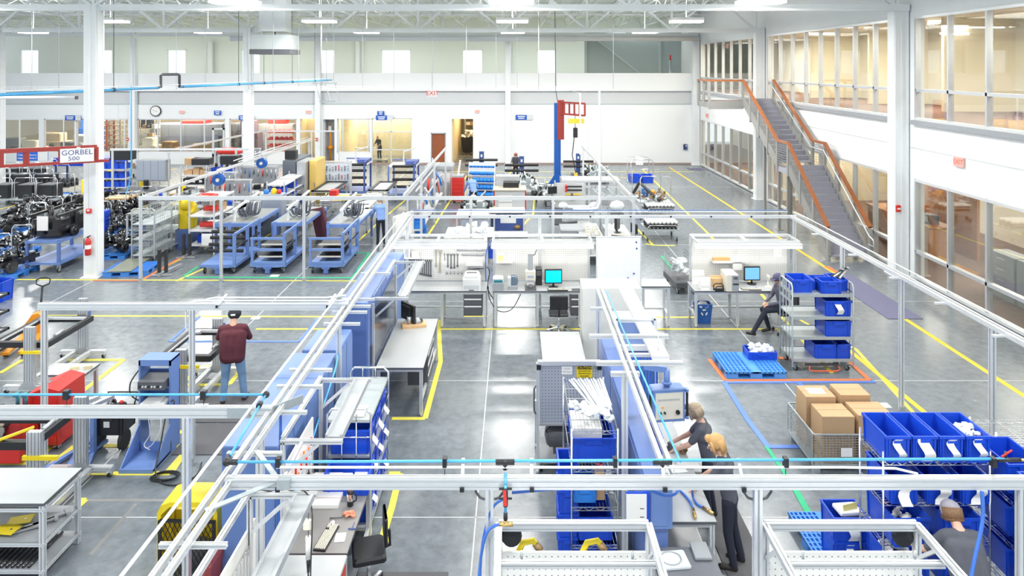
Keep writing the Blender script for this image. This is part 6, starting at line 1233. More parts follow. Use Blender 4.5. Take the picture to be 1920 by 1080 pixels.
tag(MB().rbox(-.12, .1, -.06, .06, 0, .07, .01).tube([(-.08, 0, .07), (-.06, 0, .13), (.04, 0, .13), (.06, 0, .07)], .012, 6, m=1).obj('tool_box', [REDP, BLACK], None, (XA(8, 11.5), 11.45, .79)), 'small red tool box with black handle on the low red cabinet', 'tool box')
bench('parts table with a grey top between the red cabinet and the profile stand', -8.6, -7.8, 12.55, 13.05, .92, None, False, group='small tables'); 
for px, py, lb in ((140, 692, 'yellowish packet at the back of the parts table'), (165, 690, 'small cream carton near the parts table corner')):
    x, y, _ = P(px, py, .93); tag(MB().rbox(-.07, .07, -.05, .05, 0, .07, .01).obj('packet', M('cream_packet', (.75, .7, .45), .7), None, (x, y, .922), .4), lb, 'packet')
x, y, _ = P(130, 712, .92); t = tag(MB().box(-.16, .16, -.1, .1, 0, .008).obj('red_binder', M('crimson_card', (.5, .06, .09), .6), None, (x, y+.1, .921), .3), 'crimson binder with a white page beside the red cabinet', 'binder'); MB().box(-.15, .08, -.09, .09, .008, .014).obj('page', PAPER, t)
# blue kiosk
t = thing('equipment_kiosk', 'open periwinkle equipment kiosk with a sloped tray foot and electronics', 'kiosk', (-6.05, 11.8, 0)); w = .27; D0, D1 = -.15, .17
for s in (-1, 1): MB().box(min(s*w, s*(w-.03)), max(s*w, s*(w-.03)), D0, D1, 0, 1.56).obj('side_panel', PERIL, t)
B('top_panel', PERIL, t, -w, w, D0, D1, 1.53, 1.57); B('front_rail', PERIL, t, -w, w, D0, D0+.02, 1.47, 1.53); B('back_panel', PERI, t, -w, w, D1-.02, D1, .45, 1.3)
for z in (1.12, .82, .62): B('shelf', PERIL, t, -w+.03, w-.03, D0, D1, z-.02, z)
m = MB()
for s in (-1, 1):
    x0, x1 = sorted((s*w, s*(w-.02))); m.add([(x0, D0, 0), (x1, D0, 0), (x1, D0, .5), (x0, D0, .5), (x0, -.72, 0), (x1, -.72, 0), (x1, -.72, .05), (x0, -.72, .05)], [(3, 2, 1, 0), (4, 5, 6, 7), (0, 1, 5, 4), (1, 2, 6, 5), (2, 3, 7, 6), (3, 0, 4, 7)])
m.obj('cheek', PERIL, t); B('tray_foot', PERIL, t, -w, w, -.72, D0, .02, .05); B('tray_lip', PERIL, t, -w, w, -.74, -.72, 0, .07); B('lower_back', PERIL, t, -w, w, D0+.0, D0+.02, .05, .2)
t2 = thing('rack_instrument', 'dark rack instrument with a panel of connectors in the kiosk', 'instrument', (-6.05, 11.72, 1.122)); MB().rbox(-.22, .22, -.2, .18, 0, .14, .006).obj('case', DGREY, t2)
for k in range(8): MB().cyl((-.18+.05*k, -.21, .06), (-.18+.05*k, -.2, .06), .018, 8).obj('connector', LGREY if k % 3 else BLACK, t2)
tag(MB().box(-.2, .2, -.2, .12, 0, .05).box(-.15, .12, -.22, .1, .05, .07).obj('manual_stack', PAPER, None, (-6.05, 11.75, .822)), 'white manuals piled under the rack instrument', 'manuals')
t2 = thing('circuit_module', 'open grey electronics tray with a green board in the kiosk', 'instrument', (-6.05, 11.72, .622)); MB().box(-.2, .2, -.18, .12, 0, .05).obj('tray', LGREY, t2); MB().box(-.19, -.05, -.19, -.1, .02, .12).obj('circuit_board', M('circuit_green', (.1, .35, .18), .5), t2); MB().cyl((.1, -.1, .05), (.1, -.1, .12), .04, 8).obj('relay', BLACK, t2)
for i, pts in enumerate(([(-6.1, 11.55, .62), (-6.05, 11.5, .4), (-6.12, 11.45, .25), (-6.0, 11.4, .2)], [(-5.9, 11.55, .7), (-5.85, 11.45, .5), (-5.95, 11.4, .3), (-6.05, 11.42, .22)], [(-5.85, 11.6, .6), (-5.78, 11.3, .3), (-5.7, 11.0, .1), (-5.5, 10.8, .02), (-5.2, 10.75, .02), (-5.05, 11.0, .02), (-5.1, 11.3, .05)], [(-5.75, 11.6, .9), (-5.65, 11.5, .95), (-5.66, 11.45, .7)], [(-6.32, 11.75, 1.42), (-6.45, 11.65, 1.2), (-6.43, 11.62, 1.0), (-6.32, 11.7, .85)])):
    cable('electric_cable', ['grey wire tangle dropping inside the kiosk', 'red ended wire hanging inside the kiosk', 'black cable trailing from the kiosk over the floor', 'thick black cable stub curling out of the kiosk side', 'curly dark cord at the kiosk outer side'][i], pts, .008 if i < 2 else .012, LGREY if i < 2 else BLACK)
m = MB()
for k in range(4): m.tube([(.2*math.cos(a)+.02*k, .12*math.sin(a), .012+.012*k) for a in [2*PI*i/18 for i in range(19)]], .009, 5)
tag(m.obj('cable_coil', BLACK, None, (-5.55, 10.95, .004)), 'coil of black cable on the floor by the kiosk foot', 'cable')
# black waste tub on wheels, blue H stand
t = thing('waste_tub', 'black wheeled tub full of black scrap and a white sticker', 'tub', (XA(215, 11.9), 11.9, 0)); bm1 = tote_mesh(.52, .45, .32, BLACK); ob('tub', bm1, t, (0, 0, .28)); ob('rim', rim_mesh(.52, .45, .32, BLACK), t, (0, 0, .28))
for s in (-.2, .22): MB().cyl((s-.03, -.1, .16), (s+.03, -.1, .16), .16, 16).obj('wheel', RUBB, t)
MB().box(-.06, .04, -.224, -.22, .42, .52).obj('sticker', PAPER, t); MB().tube([(-.2, .2, .5), (-.26, .25, .8), (.26, .25, .8), (.2, .2, .5)], .015, 6).obj('push_handle', BLACK, t)
filler('scrap', BLACK, t, .42, .36, .58, 26, 8, .12, .07); MB().bar((-.2, -.1, .5), (-.1, .05, .86), .06, .02).bar((-.14, -.1, .5), (-.05, .05, .84), .03, .02).obj('cardboard_strip', WPLA, t); MB().ball((.12, 0, .74), .04, n=8).obj('red_cap', REDP, t)
for i, (px, lb) in enumerate(((145, 'periwinkle work stand by the red cabinets'), (175, 'periwinkle work stand next to the black tub'))):
    t = thing('roller_stand', lb, 'stand', (XA(px, 11.6), 11.6, 0), -.25+.1*i, 'periwinkle work stands'); MB().bar((0, 0, .05), (0, 0, .8), .07).obj('post', PERIL, t); MB().bar((-.1, -.5, .04), (.0, .3, .09), .08, .05).bar((0, 0, .05), (.22, -.42, .02), .06, .05).obj('foot', PERIL, t); MB().prof((-.1, -.25, .83), (.1, .35, .83), .06, .06).obj('head_bar', ALU, t)
# profile post base details and near cart
t = thing('shelf_cart', 'near grey topped profile cart loaded with yellow plates and black rods', 'cart', (-6.65, 9.12, 0), 0); w, d = .72, .39
worktop(t, -w, w, -d, d, 1.0)
for x in (-w+.04, w-.04):
    for y in (-d+.04, d-.04): MB().prof((x, y, 0), (x, y, .965), .06, .06, up=(0, 1, 0)).obj('leg', ALU, t)
for z in (.9, .46, .12):
    for y in (-d+.04, d-.04): MB().prof((-w, y, z), (w, y, z), .045, .045).obj('rail', ALU, t)
    for x in (-w+.04, w-.04): MB().prof((x, -d, z), (x, d, z), .045, .045).obj('rail', ALU, t)
for z in (.5, .15): B('shelf', MGREY, t, -w+.03, w-.03, -d+.03, d-.03, z-.012, z)
for i, (x, y, r) in enumerate(((-6.72, 8.92, .1), (-6.5, 9.12, .3), (-6.52, 8.9, -.1))): tag(MB().box(-.14, .14, -.09, .09, 0, .008).cyl((.06, 0, .008), (.06, 0, .013), .015, 8, m=1).obj('yellow_plate', [YEL, CHROME], None, (x, y, .515+.02*i), r), ['yellow steel plate at the cart end by the picture edge', 'yellow steel plate lying furthest back on the cart shelf', 'yellow steel plate on top of the others on the cart shelf'][i], 'plate', 'yellow plates on the cart')
for i in range(3): tag(MB().box(-.2, .2, -.03, .03, 0, .02).box(.16, .2, -.06, .06, 0, .03).obj('steel_bracket', STEEL, None, (-6.3+.08*i, 8.98+.1*i, .515), .5+.15*i), ['bent steel bracket nearest the yellow plates on the cart', 'middle bent steel bracket on the cart shelf', 'bent steel bracket by the cart corner post'][i], 'bracket', 'steel brackets on the cart')
for k in range(12): tag(MB().cyl((0, -.33, 0), (0, .33, 0), .018, 8).obj('black_rod', BLKG, None, (-6.92+.07*k, 9.1, .17), 0), 'glossy black rod, %s from the picture edge on the low cart shelf' % ORD[k], 'rod', 'black rods on the cart')
# sheet rack at the picture edge, pallet jack
t = thing('sheet_rack', 'rack of black framed glass sheets at the picture edge', 'rack', (-12.35, 14.9, 0), 0)
for i, z in enumerate((1.36, .98, .58, .18)):
    a, b = .95, .75; f = MB().box(-a, a, -b, -b+.05, z, z+.05).box(-a, a, b-.05, b, z, z+.05).box(-a, -a+.05, -b, b, z, z+.05).box(a-.05, a, -b, b, z, z+.05).obj('sheet_frame', BLACK, t); MB().box(-a+.04, a-.04, -b+.04, b-.04, z+.02, z+.03).obj('sheet', M('pale_sheet', (.62, .66, .72), .2), f)
for x in (-.9, .6):
    for y in (-.7, .7): MB().prof((x, y, .1), (x, y, 1.38), .05, .05).obj('post', ALUD, t); caster(t, (x, y, 0), .06)
MB().bar((-.9, -.8, .12), (1.0, -.8, .12), .06).obj('base_rail', PERI, t)
t = thing('pallet_jack', 'orange pallet jack with a black loop handle', 'pallet jack', (XA(70, 16.6), 16.6, 0), .25)
MB().poly((0, -.1, .0), (0, .12, 0), [(-.28, .15), (.18, .15), (.18, .5), (.05, .62), (-.08, .6), (-.2, .42), (-.28, .3)]).obj('body', ORG, t)
for s in (-.22, .12): MB().bar((s, -.1, .14), (s, -1.15, .1), .16, .06).cyl((s-.05, -1.05, .05), (s+.05, -1.05, .05), .045, 10, m=1).obj('fork', [ORG, BLACK], t)
MB().cyl((0, .15, .5), (0, .3, 1.15), .025, 8).cyl((0, .15, .05), (0, .15, .55), .05, 8).obj('handle_bar', BLACK, t); MB().tube([(0, .3, 1.15), (-.14, .33, 1.2), (-.15, .35, 1.3), (-.06, .36, 1.34), (.06, .36, 1.34), (.15, .35, 1.3), (.14, .33, 1.2), (0, .3, 1.15)], .018, 6).obj('handle_loop', BLACK, t)
for s in (-.08, .08): MB().cyl((s-.03, .15, .1), (s+.03, .15, .1), .1, 12).obj('steer_wheel', RUBB, t)
tote((XA(2, 19.3), 19.3, .0), .4, .5, .55, 'tall blue tub at the picture edge above the sheet rack', None)
tag(MB().box(-.6, .55, -.55, .5, 0, .012).obj('floor_mat', MAT_, None, (XA(425, 13.1), 13.2, .003)), 'dark floor mat under the person in maroon', 'mat')
tag(MB().box(-.4, .5, -.5, .5, 0, .012).obj('floor_mat', MAT_, None, (XA(390, 12.1), 12.1, .003)), 'dark floor mat near the beam post by the kiosk', 'mat')
# ---- three periwinkle U-trolleys with padded arms
def u_trolley(label, loc, w=1.0, d=2.2, h=1.25, arms_=True, sheets=True, group='periwinkle U trolleys', mat=PERIL, front=True):
    t = thing('panel_trolley', label, 'trolley', loc, 0, group); a, b = w/2, d/2
    MB().box(-a, a, -b, b, .2, .3).obj('platform', mat, t); MB().box(-.07, .07, -b-.04, -b+.08, .02, .24).box(-.12, .12, -b-.05, -b+.02, .16, .22).obj('floor_lock', PERI, t)
    for x in (-a+.1, a-.1):
        for y in (-b+.12, b-.12): caster(t, (x, y, 0), .085)
        MB().box(x-.09, x+.09, -b-.01, -b+.15, .19, .215).obj('corner_pad', BLACK, t)
    for x, y in ((a-.04, -b+.04), (a-.04, 0), (a-.04, b-.04), (-a+.04, b-.04)): MB().box(x-.04, x+.04, y-.05, y+.05, .3, h if x > 0 else h-.1).obj('post', mat, t)
    MB().bar((a-.02, -b, h), (a-.02, b, h), .05, .08).obj('top_rail', mat, t); MB().bar((a-.02, -b, .8), (a-.02, b, .8), .03, .05).obj('mid_rail', BLACK, t)
    if front:
        MB().box(-a+.02, -a+.09, -b, -b+.07, .3, h-.15).obj('post', mat, t)
        for z in (h-.15, .75, .34): MB().bar((-a, -b+.03, z), (a, -b+.03, z), .05, .07).obj('cross_rail', mat, t)
    if sheets:
        for k, z in enumerate((.45, .62, .78)): MB().rbox(-a+.2, a-.15, -b+.3+.1*k, b-.5, z, z+.03, .01).box(-a+.18, a-.12, -b+.26+.1*k, -b+.3+.1*k, z-.005, z+.035, 1).obj('panel_sheet', [DGREY if k % 2 else BLACK, CREAMP], t)
    if arms_:
        for k, z in enumerate((.5, .68, .88, 1.05)): MB().cyl((-a-.15, -.2+.1*k, z), (a-.1, -.2+.1*k, z), .055, 10).obj('padded_arm', RUBB, t)
    return t
u_trolley('periwinkle trolley with bare black padded arms next to the beam post', (-9.3, 22.8, 0), 1.1, 2.2, 1.25, True, False, front=False)
u_trolley('middle periwinkle trolley with glossy sheets between the beam posts', (-7.75, 22.85, 0), 1.1, 2.2, 1.25, False)
u_trolley('periwinkle trolley with sheets closest to the bowed person', (-5.92, 22.85, 0), 1.1, 2.2, 1.25, False)
def cable_bench(label, loc, w, d, z=1.0):
    t = thing('harness_bench', label, 'bench', loc, 0, 'periwinkle harness benches'); a, b = w/2, d/2
    MB().box(-a, a, -b, b, z-.12, z).obj('top', PERIL, t); MB().box(-a+.05, a-.05, -b+.08, b-.05, z, z+.01).obj('work_surface', BTOP, t)
    for x in (-a+.05, a-.05):
        for y in (-b+.05, b-.05): MB().box(x-.04, x+.04, y-.04, y+.04, 0, z-.12).obj('leg', PERI, t)
    MB().prof((-.1, -b+.3, z), (-.1, -b+.3, z+.45), .06, .06, up=(0, 1, 0)).prof((-.1, -b+.2, z+.42), (-.1, b, z+.62), .07, .07).obj('overhead_arm', WSTEEL, t)
    m = MB(); q = random.Random(int(loc[0]*10))
    for k in range(20):
        x = .05+q.uniform(-.05, .35); y = -b+.55+q.uniform(-.1, .5); r = q.uniform(.12, .22)
        m.tube([(x+r*math.cos(s)*.8, y+q.uniform(-.02, .02), z+.34+r*math.sin(s)*1.2) for s in [PI+PI*i/9 for i in range(10)]]+[(x+r*.8, y+.1, z+.55)], .021, 5)
    stuff(m.obj('cable_harness', M('harness_grey', (.13, .145, .18), .5), t)); MB().box(-.5*a, .3*a, 0, .25, z+.01, z+.06).obj('fixture', DGREY, t); return t
cable_bench('harness bench with the thickest looped cables', (-9.75, 25.4, 0), 1.4, 2.6, 1.05); cable_bench('harness bench with looped cables behind the middle trolley', (-7.9, 25.6, 0), 1.2, 2.8, 1.05); cable_bench('harness bench with looped cables and a yellow lamp above the sheets', (-6.0, 25.4, 0), 1.1, 2.6, 1.02)
# ================================================================ FAR LEFT: black assemblies on trolleys and pallets
def black_unit(seed, L=1.5, W=.8, Hh=.55):
    def f():
        q = random.Random(seed); m = MB()
        m.bar((-W/2, -L/2, .3), (-W/2, L/2, .34), .08, .12).bar((W/2, -L/2, .3), (W/2, L/2, .34), .08, .12).bar((-W/2, -L*.3, .3), (W/2, -L*.3, .3), .08).bar((-W/2, L*.3, .3), (W/2, L*.3, .3), .08)
        m.ball((0, q.uniform(-.2, .2), .3), .2, .26, .2, 10)
        for k in range(7): x, y = q.uniform(-W/2, W/2), q.uniform(-L/2, L/2); m.cyl((x, y, .15), (x+q.uniform(-.2, .2), y+q.uniform(-.15, .15), .15+q.uniform(.2, Hh)), q.uniform(.04, .1), 9)
        for k in range(4): x, y = q.uniform(-W/2, W/2), q.uniform(-L/2, L/2); m.rbox(x-.12, x+.12, y-.1, y+.1, .15, q.uniform(.35, Hh), .02)
        for s in (-1, 1): m.cyl((s*W*.5, -L*.2, .18), (s*(W*.5+.16), -L*.2, .18), .17, 12).cyl((s*W*.5, -L*.2, .18), (s*(W*.5+.2), -L*.2, .18), .07, 10)
        for k in range(3): m.tube([(q.uniform(-.3, .3), q.uniform(-.5, .5), .4), (q.uniform(-.3, .3), q.uniform(-.5, .5), Hh+.1), (q.uniform(-.3, .3), q.uniform(-.5, .5), .3)], .02, 5)
        return m.mesh('frame', BLKG)
    def g():
        q = random.Random(seed+50); m = MB()
        for k in range(9): x, y = q.uniform(-W/2, W/2), q.uniform(-L/2, L/2); z = q.uniform(.2, Hh); m.cyl((x, y, z), (x+.05, y-.03, z+.03), .025, 8).ball((x*.9, y*.9, z+.05), .03, n=7)
        return m.mesh('fitting', CHROME)
    return cached(('bu', seed, L, W), f), cached(('bf', seed, L, W), g)
BN = [0]
def axle(label, loc, rz=0.0, seed=0, L=1.4, W=.8):
    f, g = black_unit(seed % 4, L, W); t = thing('drive_unit', label, 'machine part', loc, rz, 'black drive units'); ob('frame', f, t); ob('fitting', g, t); return t
def hoop_cart(label, loc, w=.8, d=1.3, z=.28, hh=1.05, rz=0.0, mat=GALV, near=True):
    t = thing('hoop_trolley', label, 'trolley', loc, rz, 'flat trolleys with hoop handles'); a, b = w/2, d/2
    MB().box(-a, a, -b, b, z-.06, z).obj('platform', mat, t)
    for y in ((-b, b) if near else (b,)): MB().tube([(-a+.06, y, z), (-a+.06, y, hh-.12), (-a+.14, y, hh), (a-.14, y, hh), (a-.06, y, hh-.12), (a-.06, y, z)], .018, 7).obj('hoop_handle', CHROME, t)
    for x in (-a+.08, a-.08):
        for y in (-b+.1, b-.1): caster(t, (x, y, 0), .07)
    return t
def g0(px, py): return P(px, py, 0)
# machine on the blue steel table in front
t = thing('steel_table', 'periwinkle two tier steel table under the large black machine', 'table', (-14.9, 23.0, 0)); a, b = .55, 1.15
for z, m_ in ((1.0, PERIL), (.32, PERIL)): MB().box(-a, a, -b, b, z-.07, z).obj('tier', m_, t)
for x in (-a+.05, a-.05):
    for y in (-b+.05, b-.05): MB().box(x-.04, x+.04, y-.04, y+.04, .2, 1.0).obj('leg', PERI, t); caster(t, (x, y, 0), .09)
t = thing('hydraulic_machine', 'large black machine with a hanging white sheet on the two tier table', 'machine', (-14.9, 23.0, 1.0)); f, g = black_unit(1, 2.0, .9, .8); ob('frame', f, t); ob('fitting', g, t); MB().rbox(-.5, .42, -.9, .5, .1, .62, .03).obj('block', BLKG, t); MB().bar((-.5, -1.0, .75), (-.4, 1.1, .8), .08).bar((.4, -1.0, .75), (.5, 1.1, .8), .08).bar((-.45, .6, .78), (.45, .6, .78), .08).obj('top_rail', BLACK, t); MB().box(-.25, .1, -1.02, -1.0, .3, .75).obj('hanging_sheet', PAPER, t)
for i, (px, py, seed, lb) in enumerate(((115, 445, 2, 'black drive unit showing behind the two tier table'), (215, 478, 0, 'black drive unit on the pallet beside the thick column'), (235, 440, 3, 'black drive unit on the rear pallet beside the thick column'), (15, 515, 1, 'black drive unit on the pallet at the picture edge below'), (25, 478, 2, 'black drive unit behind the edge pallet'), (20, 440, 3, 'black drive unit standing by the hoop trolley at the edge'), (45, 425, 0, 'black drive unit in the middle row of hoop trolleys'), (66, 405, 1, 'black drive unit of the second row near the yellow line'), (130, 403, 2, 'black drive unit in the second row, before the thick column'), (225, 420, 1, 'black drive unit past the thick column near the cages'), (200, 392, 2, 'small black drive unit past the thick column'), (256, 408, 0, 'black drive unit closest to the grey cages'))):
    x, y, _ = g0(px, py)
    onp = i in (1, 2, 3, 4, 5)
    if onp: pallet(['', 'blue pallet beside the thick column base', 'blue pallet of the rear drive unit past the thick column', 'blue pallet at the picture edge below', 'blue pallet behind the edge pallet', 'blue pallet under the drive unit by the edge trolley'][i], (x, y, 0), 1.2, 1.2, .15, .1*(i % 3))
    axle(lb, (x, y, .152 if onp else .29), .3*((i*7) % 5-2), seed)
for i, (px, py, lb) in enumerate(((22, 495, 'hoop trolley at the picture edge beside the black units'), (55, 452, 'hoop trolley behind the large black machine'), (85, 427, 'hoop trolley with the tall handle near the yellow line'), (136, 430, 'hoop trolley before the thick column'), (205, 425, 'hoop trolley right past the thick column'), (240, 425, 'hoop trolley between the thick column and the grey cages'), (268, 403, 'hoop trolley beyond the grey cages'))):
    x, y, _ = g0(px, py); hoop_cart(lb, (x, y, 0), .8, 1.2, .28, 1.15+.15*(i % 2), .1, near=(i % 2 == 0))
# box row behind the yellow line
for i, (px, lb) in enumerate(((15, 'black lidded crate on the hoop trolley at the picture edge'), (60, 'black lidded crate on the trolley nearest the blue pallet'), (98, 'black lidded crate beside the small blue pallet'), (12, 'black crate behind the edge trolley'), (48, 'black crate behind the second trolley'), (92, 'black crate close to the black motors'), (30, 'rear black crate in the crate row'), (70, 'rear black crate beside the motors'))):
    row = 0 if i < 3 else 1 if i < 6 else 2
    y = (33.1, 36.2, 38.3)[row]; x = XA(px, y); hoop_cart('steel trolley under the '+lb.replace(' on the hoop trolley', '').replace(' on the trolley', ''), (x+.15, y, 0), 1.15, 1.3, .3, 1.3)
    t = thing('black_crate', lb, 'crate', (x, y-.1, .302), 0, 'black crates'); MB().rbox(-.34, .34, -.38, .38, 0, .62, .02).obj('body', BLACK, t); MB().box(-.35, .35, -.39, .39, .6, .64).obj('lid', DGREY, t); MB().box(-.03, .03, -.385, -.375, .08, .13).obj('latch', WPLA, t)
t = thing('motor_tray', 'tray of small black motors on a grey pallet by the yellow line', 'tray', (XA(110, 36), 36, 0)); MB().box(-.9, .9, -.6, .6, .1, .3).obj('tray', CREAMP, t)
for k in range(8): MB().box(-.9+.26*k, -.82+.26*k, -.55, .55, 0, .1).obj('foot', LGREY, t)
for r in range(3):
    for k in range(8): tag(MB().cyl((0, 0, 0), (0, 0, .28), .1, 9).ball((0, 0, .3), .09, n=8).obj('motor', BLKG, None, (XA(110, 36)-.8+.22*k, 35.6+.35*r, .302)), 'small black motor, %s in row %s of the grey tray' % (ORD[k], ['one', 'two', 'three'][r]), 'motor', 'small black motors')
pallet('small blue pallet under the motor tray end by the yellow line', (XA(112, 34.6), 34.4, 0), 1.2, 1.0, .16)
for i, (px, w) in enumerate(((165, 2.0), (195, 1.6))):
    t = thing('blue_table', ['royal blue table partly behind the thick column', 'royal blue table past the thick column with thin legs'][i], 'table', (XA(px+(8 if i else -20), 40), 40, 0)); MB().box(-w/2, w/2, -.6, .6, .85, 1.3).obj('top', BIN, t)
    for x in (-w/2+.1, w/2-.1):
        for y in (-.5, .5): MB().box(x-.04, x+.04, y-.04, y+.04, 0, .85).obj('leg', NAVY, t)
# grey mesh cages
def cage(label, loc, w=.75, d=2.3, h=1.7):
    t = thing('mesh_cage', label, 'cage trolley', loc, 0, 'grey mesh cage trolleys'); a, b = w/2, d/2; m = MB()
    for s in (-a, a):
        for k in range(15): m.bar((s, -b, .25+(h-.3)*k/14), (s, b, .25+(h-.3)*k/14), .008)
        for k in range(19): m.bar((s, -b+d*k/18, .2), (s, -b+d*k/18, h-.05), .008)
    for k in range(15): m.bar((-a, -b, .25+(h-.3)*k/14), (a, -b, .25+(h-.3)*k/14), .008)
    stuff(m.obj('mesh_sides', GALV, t))
    for x in (-a, a):
        for y in (-b, 0, b): MB().box(x-.02, x+.02, y-.02, y+.02, .12, h).obj('post', GALV, t)
    MB().tube([(-a, -b, h), (-a+.06, -b, h+.08), (a-.06, -b, h+.08), (a, -b, h)], .02, 6).bar((-a, -b, h), (-a, b, h), .03).bar((a, -b, h), (a, b, h), .03).obj('top_hoop', CHROME, t)
    for z in (.22, .75, 1.25): MB().box(-a, a, -b, b, z-.02, z).obj('shelf', GALV, t)
    for x in (-a+.08, a-.08):
        for y in (-b+.1, b-.1): caster(t, (x, y, 0), .08)
    return t
cage('grey mesh cage trolley standing by the beam corner post', (-12.35, 24.2, 0)); cage('grey mesh cage trolley behind, holding black parts', (-12.8, 27.6, 0), .9, 2.6, 1.5)
pallet('blue pallet with a dark sheet on it in front of the mesh cage', (XA(241, 21.8), 22.0, 0), 1.3, 1.1, .16, .12)
tag(MB().box(-.35, .35, -.7, .75, 0, .02).obj('dark_sheet', MAST, None, (XA(238, 22), 22.1, .162), .12), 'dark olive sheet lying on the blue pallet', 'sheet')
for i, (x, y) in enumerate(((XA(305, 21.6), 21.6), (XA(350, 23.6), 23.6))):
    t = thing('forked_floor_bar', ['black uprights on a floor bar by the beam corner post', 'rear black uprights on a floor bar near the red rack'][i], 'stand', (x, y, 0), .12); MB().bar((-.05, -.2, .06), (.25, .9, .06), .1).bar((-.3, -.1, .04), (.3, -.1, .04), .05).obj('foot_bar', STEEL, t)
    for s in (-.08, .12): MB().box(s-.04, s+.04, -.1, 0, .1, .82).obj('upright', RUBB, t)
# racks of the mid field
def fill_rack(levels, x0, x1, y0, y1, kinds, seed, where):
    q = random.Random(seed)
    for li, z in enumerate(levels):
        x = x0+.08; n = 0
        while x < x1-.25:
            w = q.uniform(.26, .42); w = min(w, x1-x-.03)
            k = kinds[(li+n) % len(kinds)] if not isinstance(kinds[0], list) else kinds[li][n % len(kinds[li])]
            pos = 'shelf %d from the floor' % (li+1); lv = ['lowest', 'second', 'third', 'fourth', 'fifth', 'sixth'][min(li, 5)]; nn = ['first', 'second', 'third', 'fourth', 'fifth', 'sixth', 'seventh', 'eighth'][min(n, 7)]
            d = (y1-y0)*.8; c = ((x+w/2), (y0+y1)/2, z+.005)
            if k == 'b': tote(c, w*.94, d, .26, '%s blue bin along the %s shelf of %s' % (nn, lv, where), 'blue bins on '+where)
            elif k == 'k': tag(MB().rbox(-w*.46, w*.46, -d/2, d/2, 0, .28, .015).box(-w*.2, w*.2, -d/2-.004, -d/2, .1, .2, 1).obj('black_bin', [BLACK, PAPER], None, c), '%s black bin along the %s shelf of %s' % (nn, lv, where), 'bin', 'black bins on '+where)
            elif k == 'c': carton('%s carton along the %s shelf of %s' % (nn, lv, where), c, w*.9, d*.8, q.uniform(.2, .3), group='cartons on '+where)
            elif k == 'r': tag(MB().rbox(-w*.46, w*.46, -d/2, d/2, 0, .1, .02).cyl((-w*.3, 0, .12), (w*.3, 0, .12), .05, 8).obj('red_tray', REDP, None, c), '%s red tool tray along the %s shelf of %s' % (nn, lv, where), 'tray', 'red trays on '+where)
            elif k == 'w': tag(MB().rbox(-w*.46, w*.46, -d/2, d/2, 0, .22, .015).obj('white_bin', WPLA, None, c), '%s white bin along the %s shelf of %s' % (nn, lv, where), 'bin', 'white bins on '+where)
            x += w; n += 1
L4 = [.25, .72, 1.18, 1.62]
shelf_unit('shelf rack of blue bins at the end of the far beam', -20.4, -18.95, 33.8, 34.4, [.2, .62, 1.05, 1.5], 1.9); fill_rack([.2, .62, 1.05, 1.5], -20.4, -18.95, 33.8, 34.4, ['b', 'b', 'b'], 1, 'the end rack')
tag(MB().rbox(-.5, .5, -.3, .3, 0, .45, .02).obj('black_crate', BLACK, None, (-19.3, 34.2, 1.93)), 'black crate on top of the blue bin end rack', 'crate')
t = thing('wall_cabinet', 'grey steel cabinet with ribbed doors on a profile frame', 'cabinet', (XA(287, 33.5), 33.5, 0))
for s in (-.75, .75): MB().prof((s, 0, 0), (s, 0, 2.35), .07, .07).obj('post', ALU, t)
MB().prof((-.75, 0, 2.3), (.75, 0, 2.3), .07, .07).prof((-.75, 0, 1.0), (.75, 0, 1.0), .07, .07).obj('rail', ALU, t); MB().box(-.7, .7, -.2, .3, 1.02, 2.0).obj('body', MGREY, t)
for k in range(4): MB().box(-.68+.345*k, -.68+.345*k+.33, -.22, -.2, 1.05, 1.97).obj('door', M('blue_grey_steel', (.30, .34, .42), .45), t)
bench('dark topped bench below the ribbed grey cabinet', -17.9, -15.6, 31.2, 32.2, .92, None, True, DGREY)
tag(MB().lathe((0, 0, 0), [(.1, 0), (.13, .05), (.1, .1), (.13, .15), (.1, .2), (.13, .25), (.1, .3), (.13, .35), (.1, .42)], 12).obj('spring', BLACK, None, (XA(274, 31.6), 31.6, .925)), 'black coil spring upright on the dark topped bench', 'spring')
for i, (px0, px1, y, kinds) in enumerate(((338, 388, 31.2, [['c', 'b'], ['k', 'w', 'r'], ['k', 'k'], ['c', 'c']]), (390, 438, 31.4, [['r', 'c'], ['r', 'b'], ['r', 'k'], ['b', 'w']]))):
    shelf_unit(['shelf rack of cartons and black bins behind the slanted rail', 'shelf rack of red trays next to the slimmer column'][i], XA(px0, y), XA(px1, y), y, y+.6, L4, 2.05); fill_rack(L4, XA(px0, y), XA(px1, y), y, y+.6, kinds, 20+i, ['the carton rack', 'the red tray rack'][i])
carton('open brown carton on top of the carton rack', (XA(358, 31.4), 31.5, 2.06), .5, .4, .3); tag(MB().rbox(-.4, .4, -.25, .25, 0, .3, .02).obj('black_crate', BLACK, None, (XA(378, 31.4), 31.5, 2.06)), 'black crate on top of the carton rack', 'crate'); tag(MB().rbox(-.4, .4, -.25, .25, 0, .4, .02).obj('black_crate', BLACK, None, (XA(428, 31.4), 31.7, 2.06)), 'black crate on top of the red tray rack', 'crate')
tag(MB().ball((0, 0, .18), .55, .3, .2, 10).ball((.4, 0, .15), .3, .25, .16, 8).ball((-.4, 0, .15), .3, .25, .15, 8).obj('red_tarp', REDP, None, (XA(430, 36), 36, 1.95)), 'heap of red cloth on the shelf behind the slimmer column', 'cloth'); shelf_unit('grey shelf rack under the red cloth heap', XA(410, 35.8), XA(450, 35.8), 35.7, 36.4, [.4, 1.1, 1.93], 1.95)
shelf_unit('open rack with red gas bottles beside the blue trolleys', -11.25, -10.35, 23.9, 25.6, [.35, .85, 1.35, 1.9], 1.93); W_ = 'the gas bottle rack'
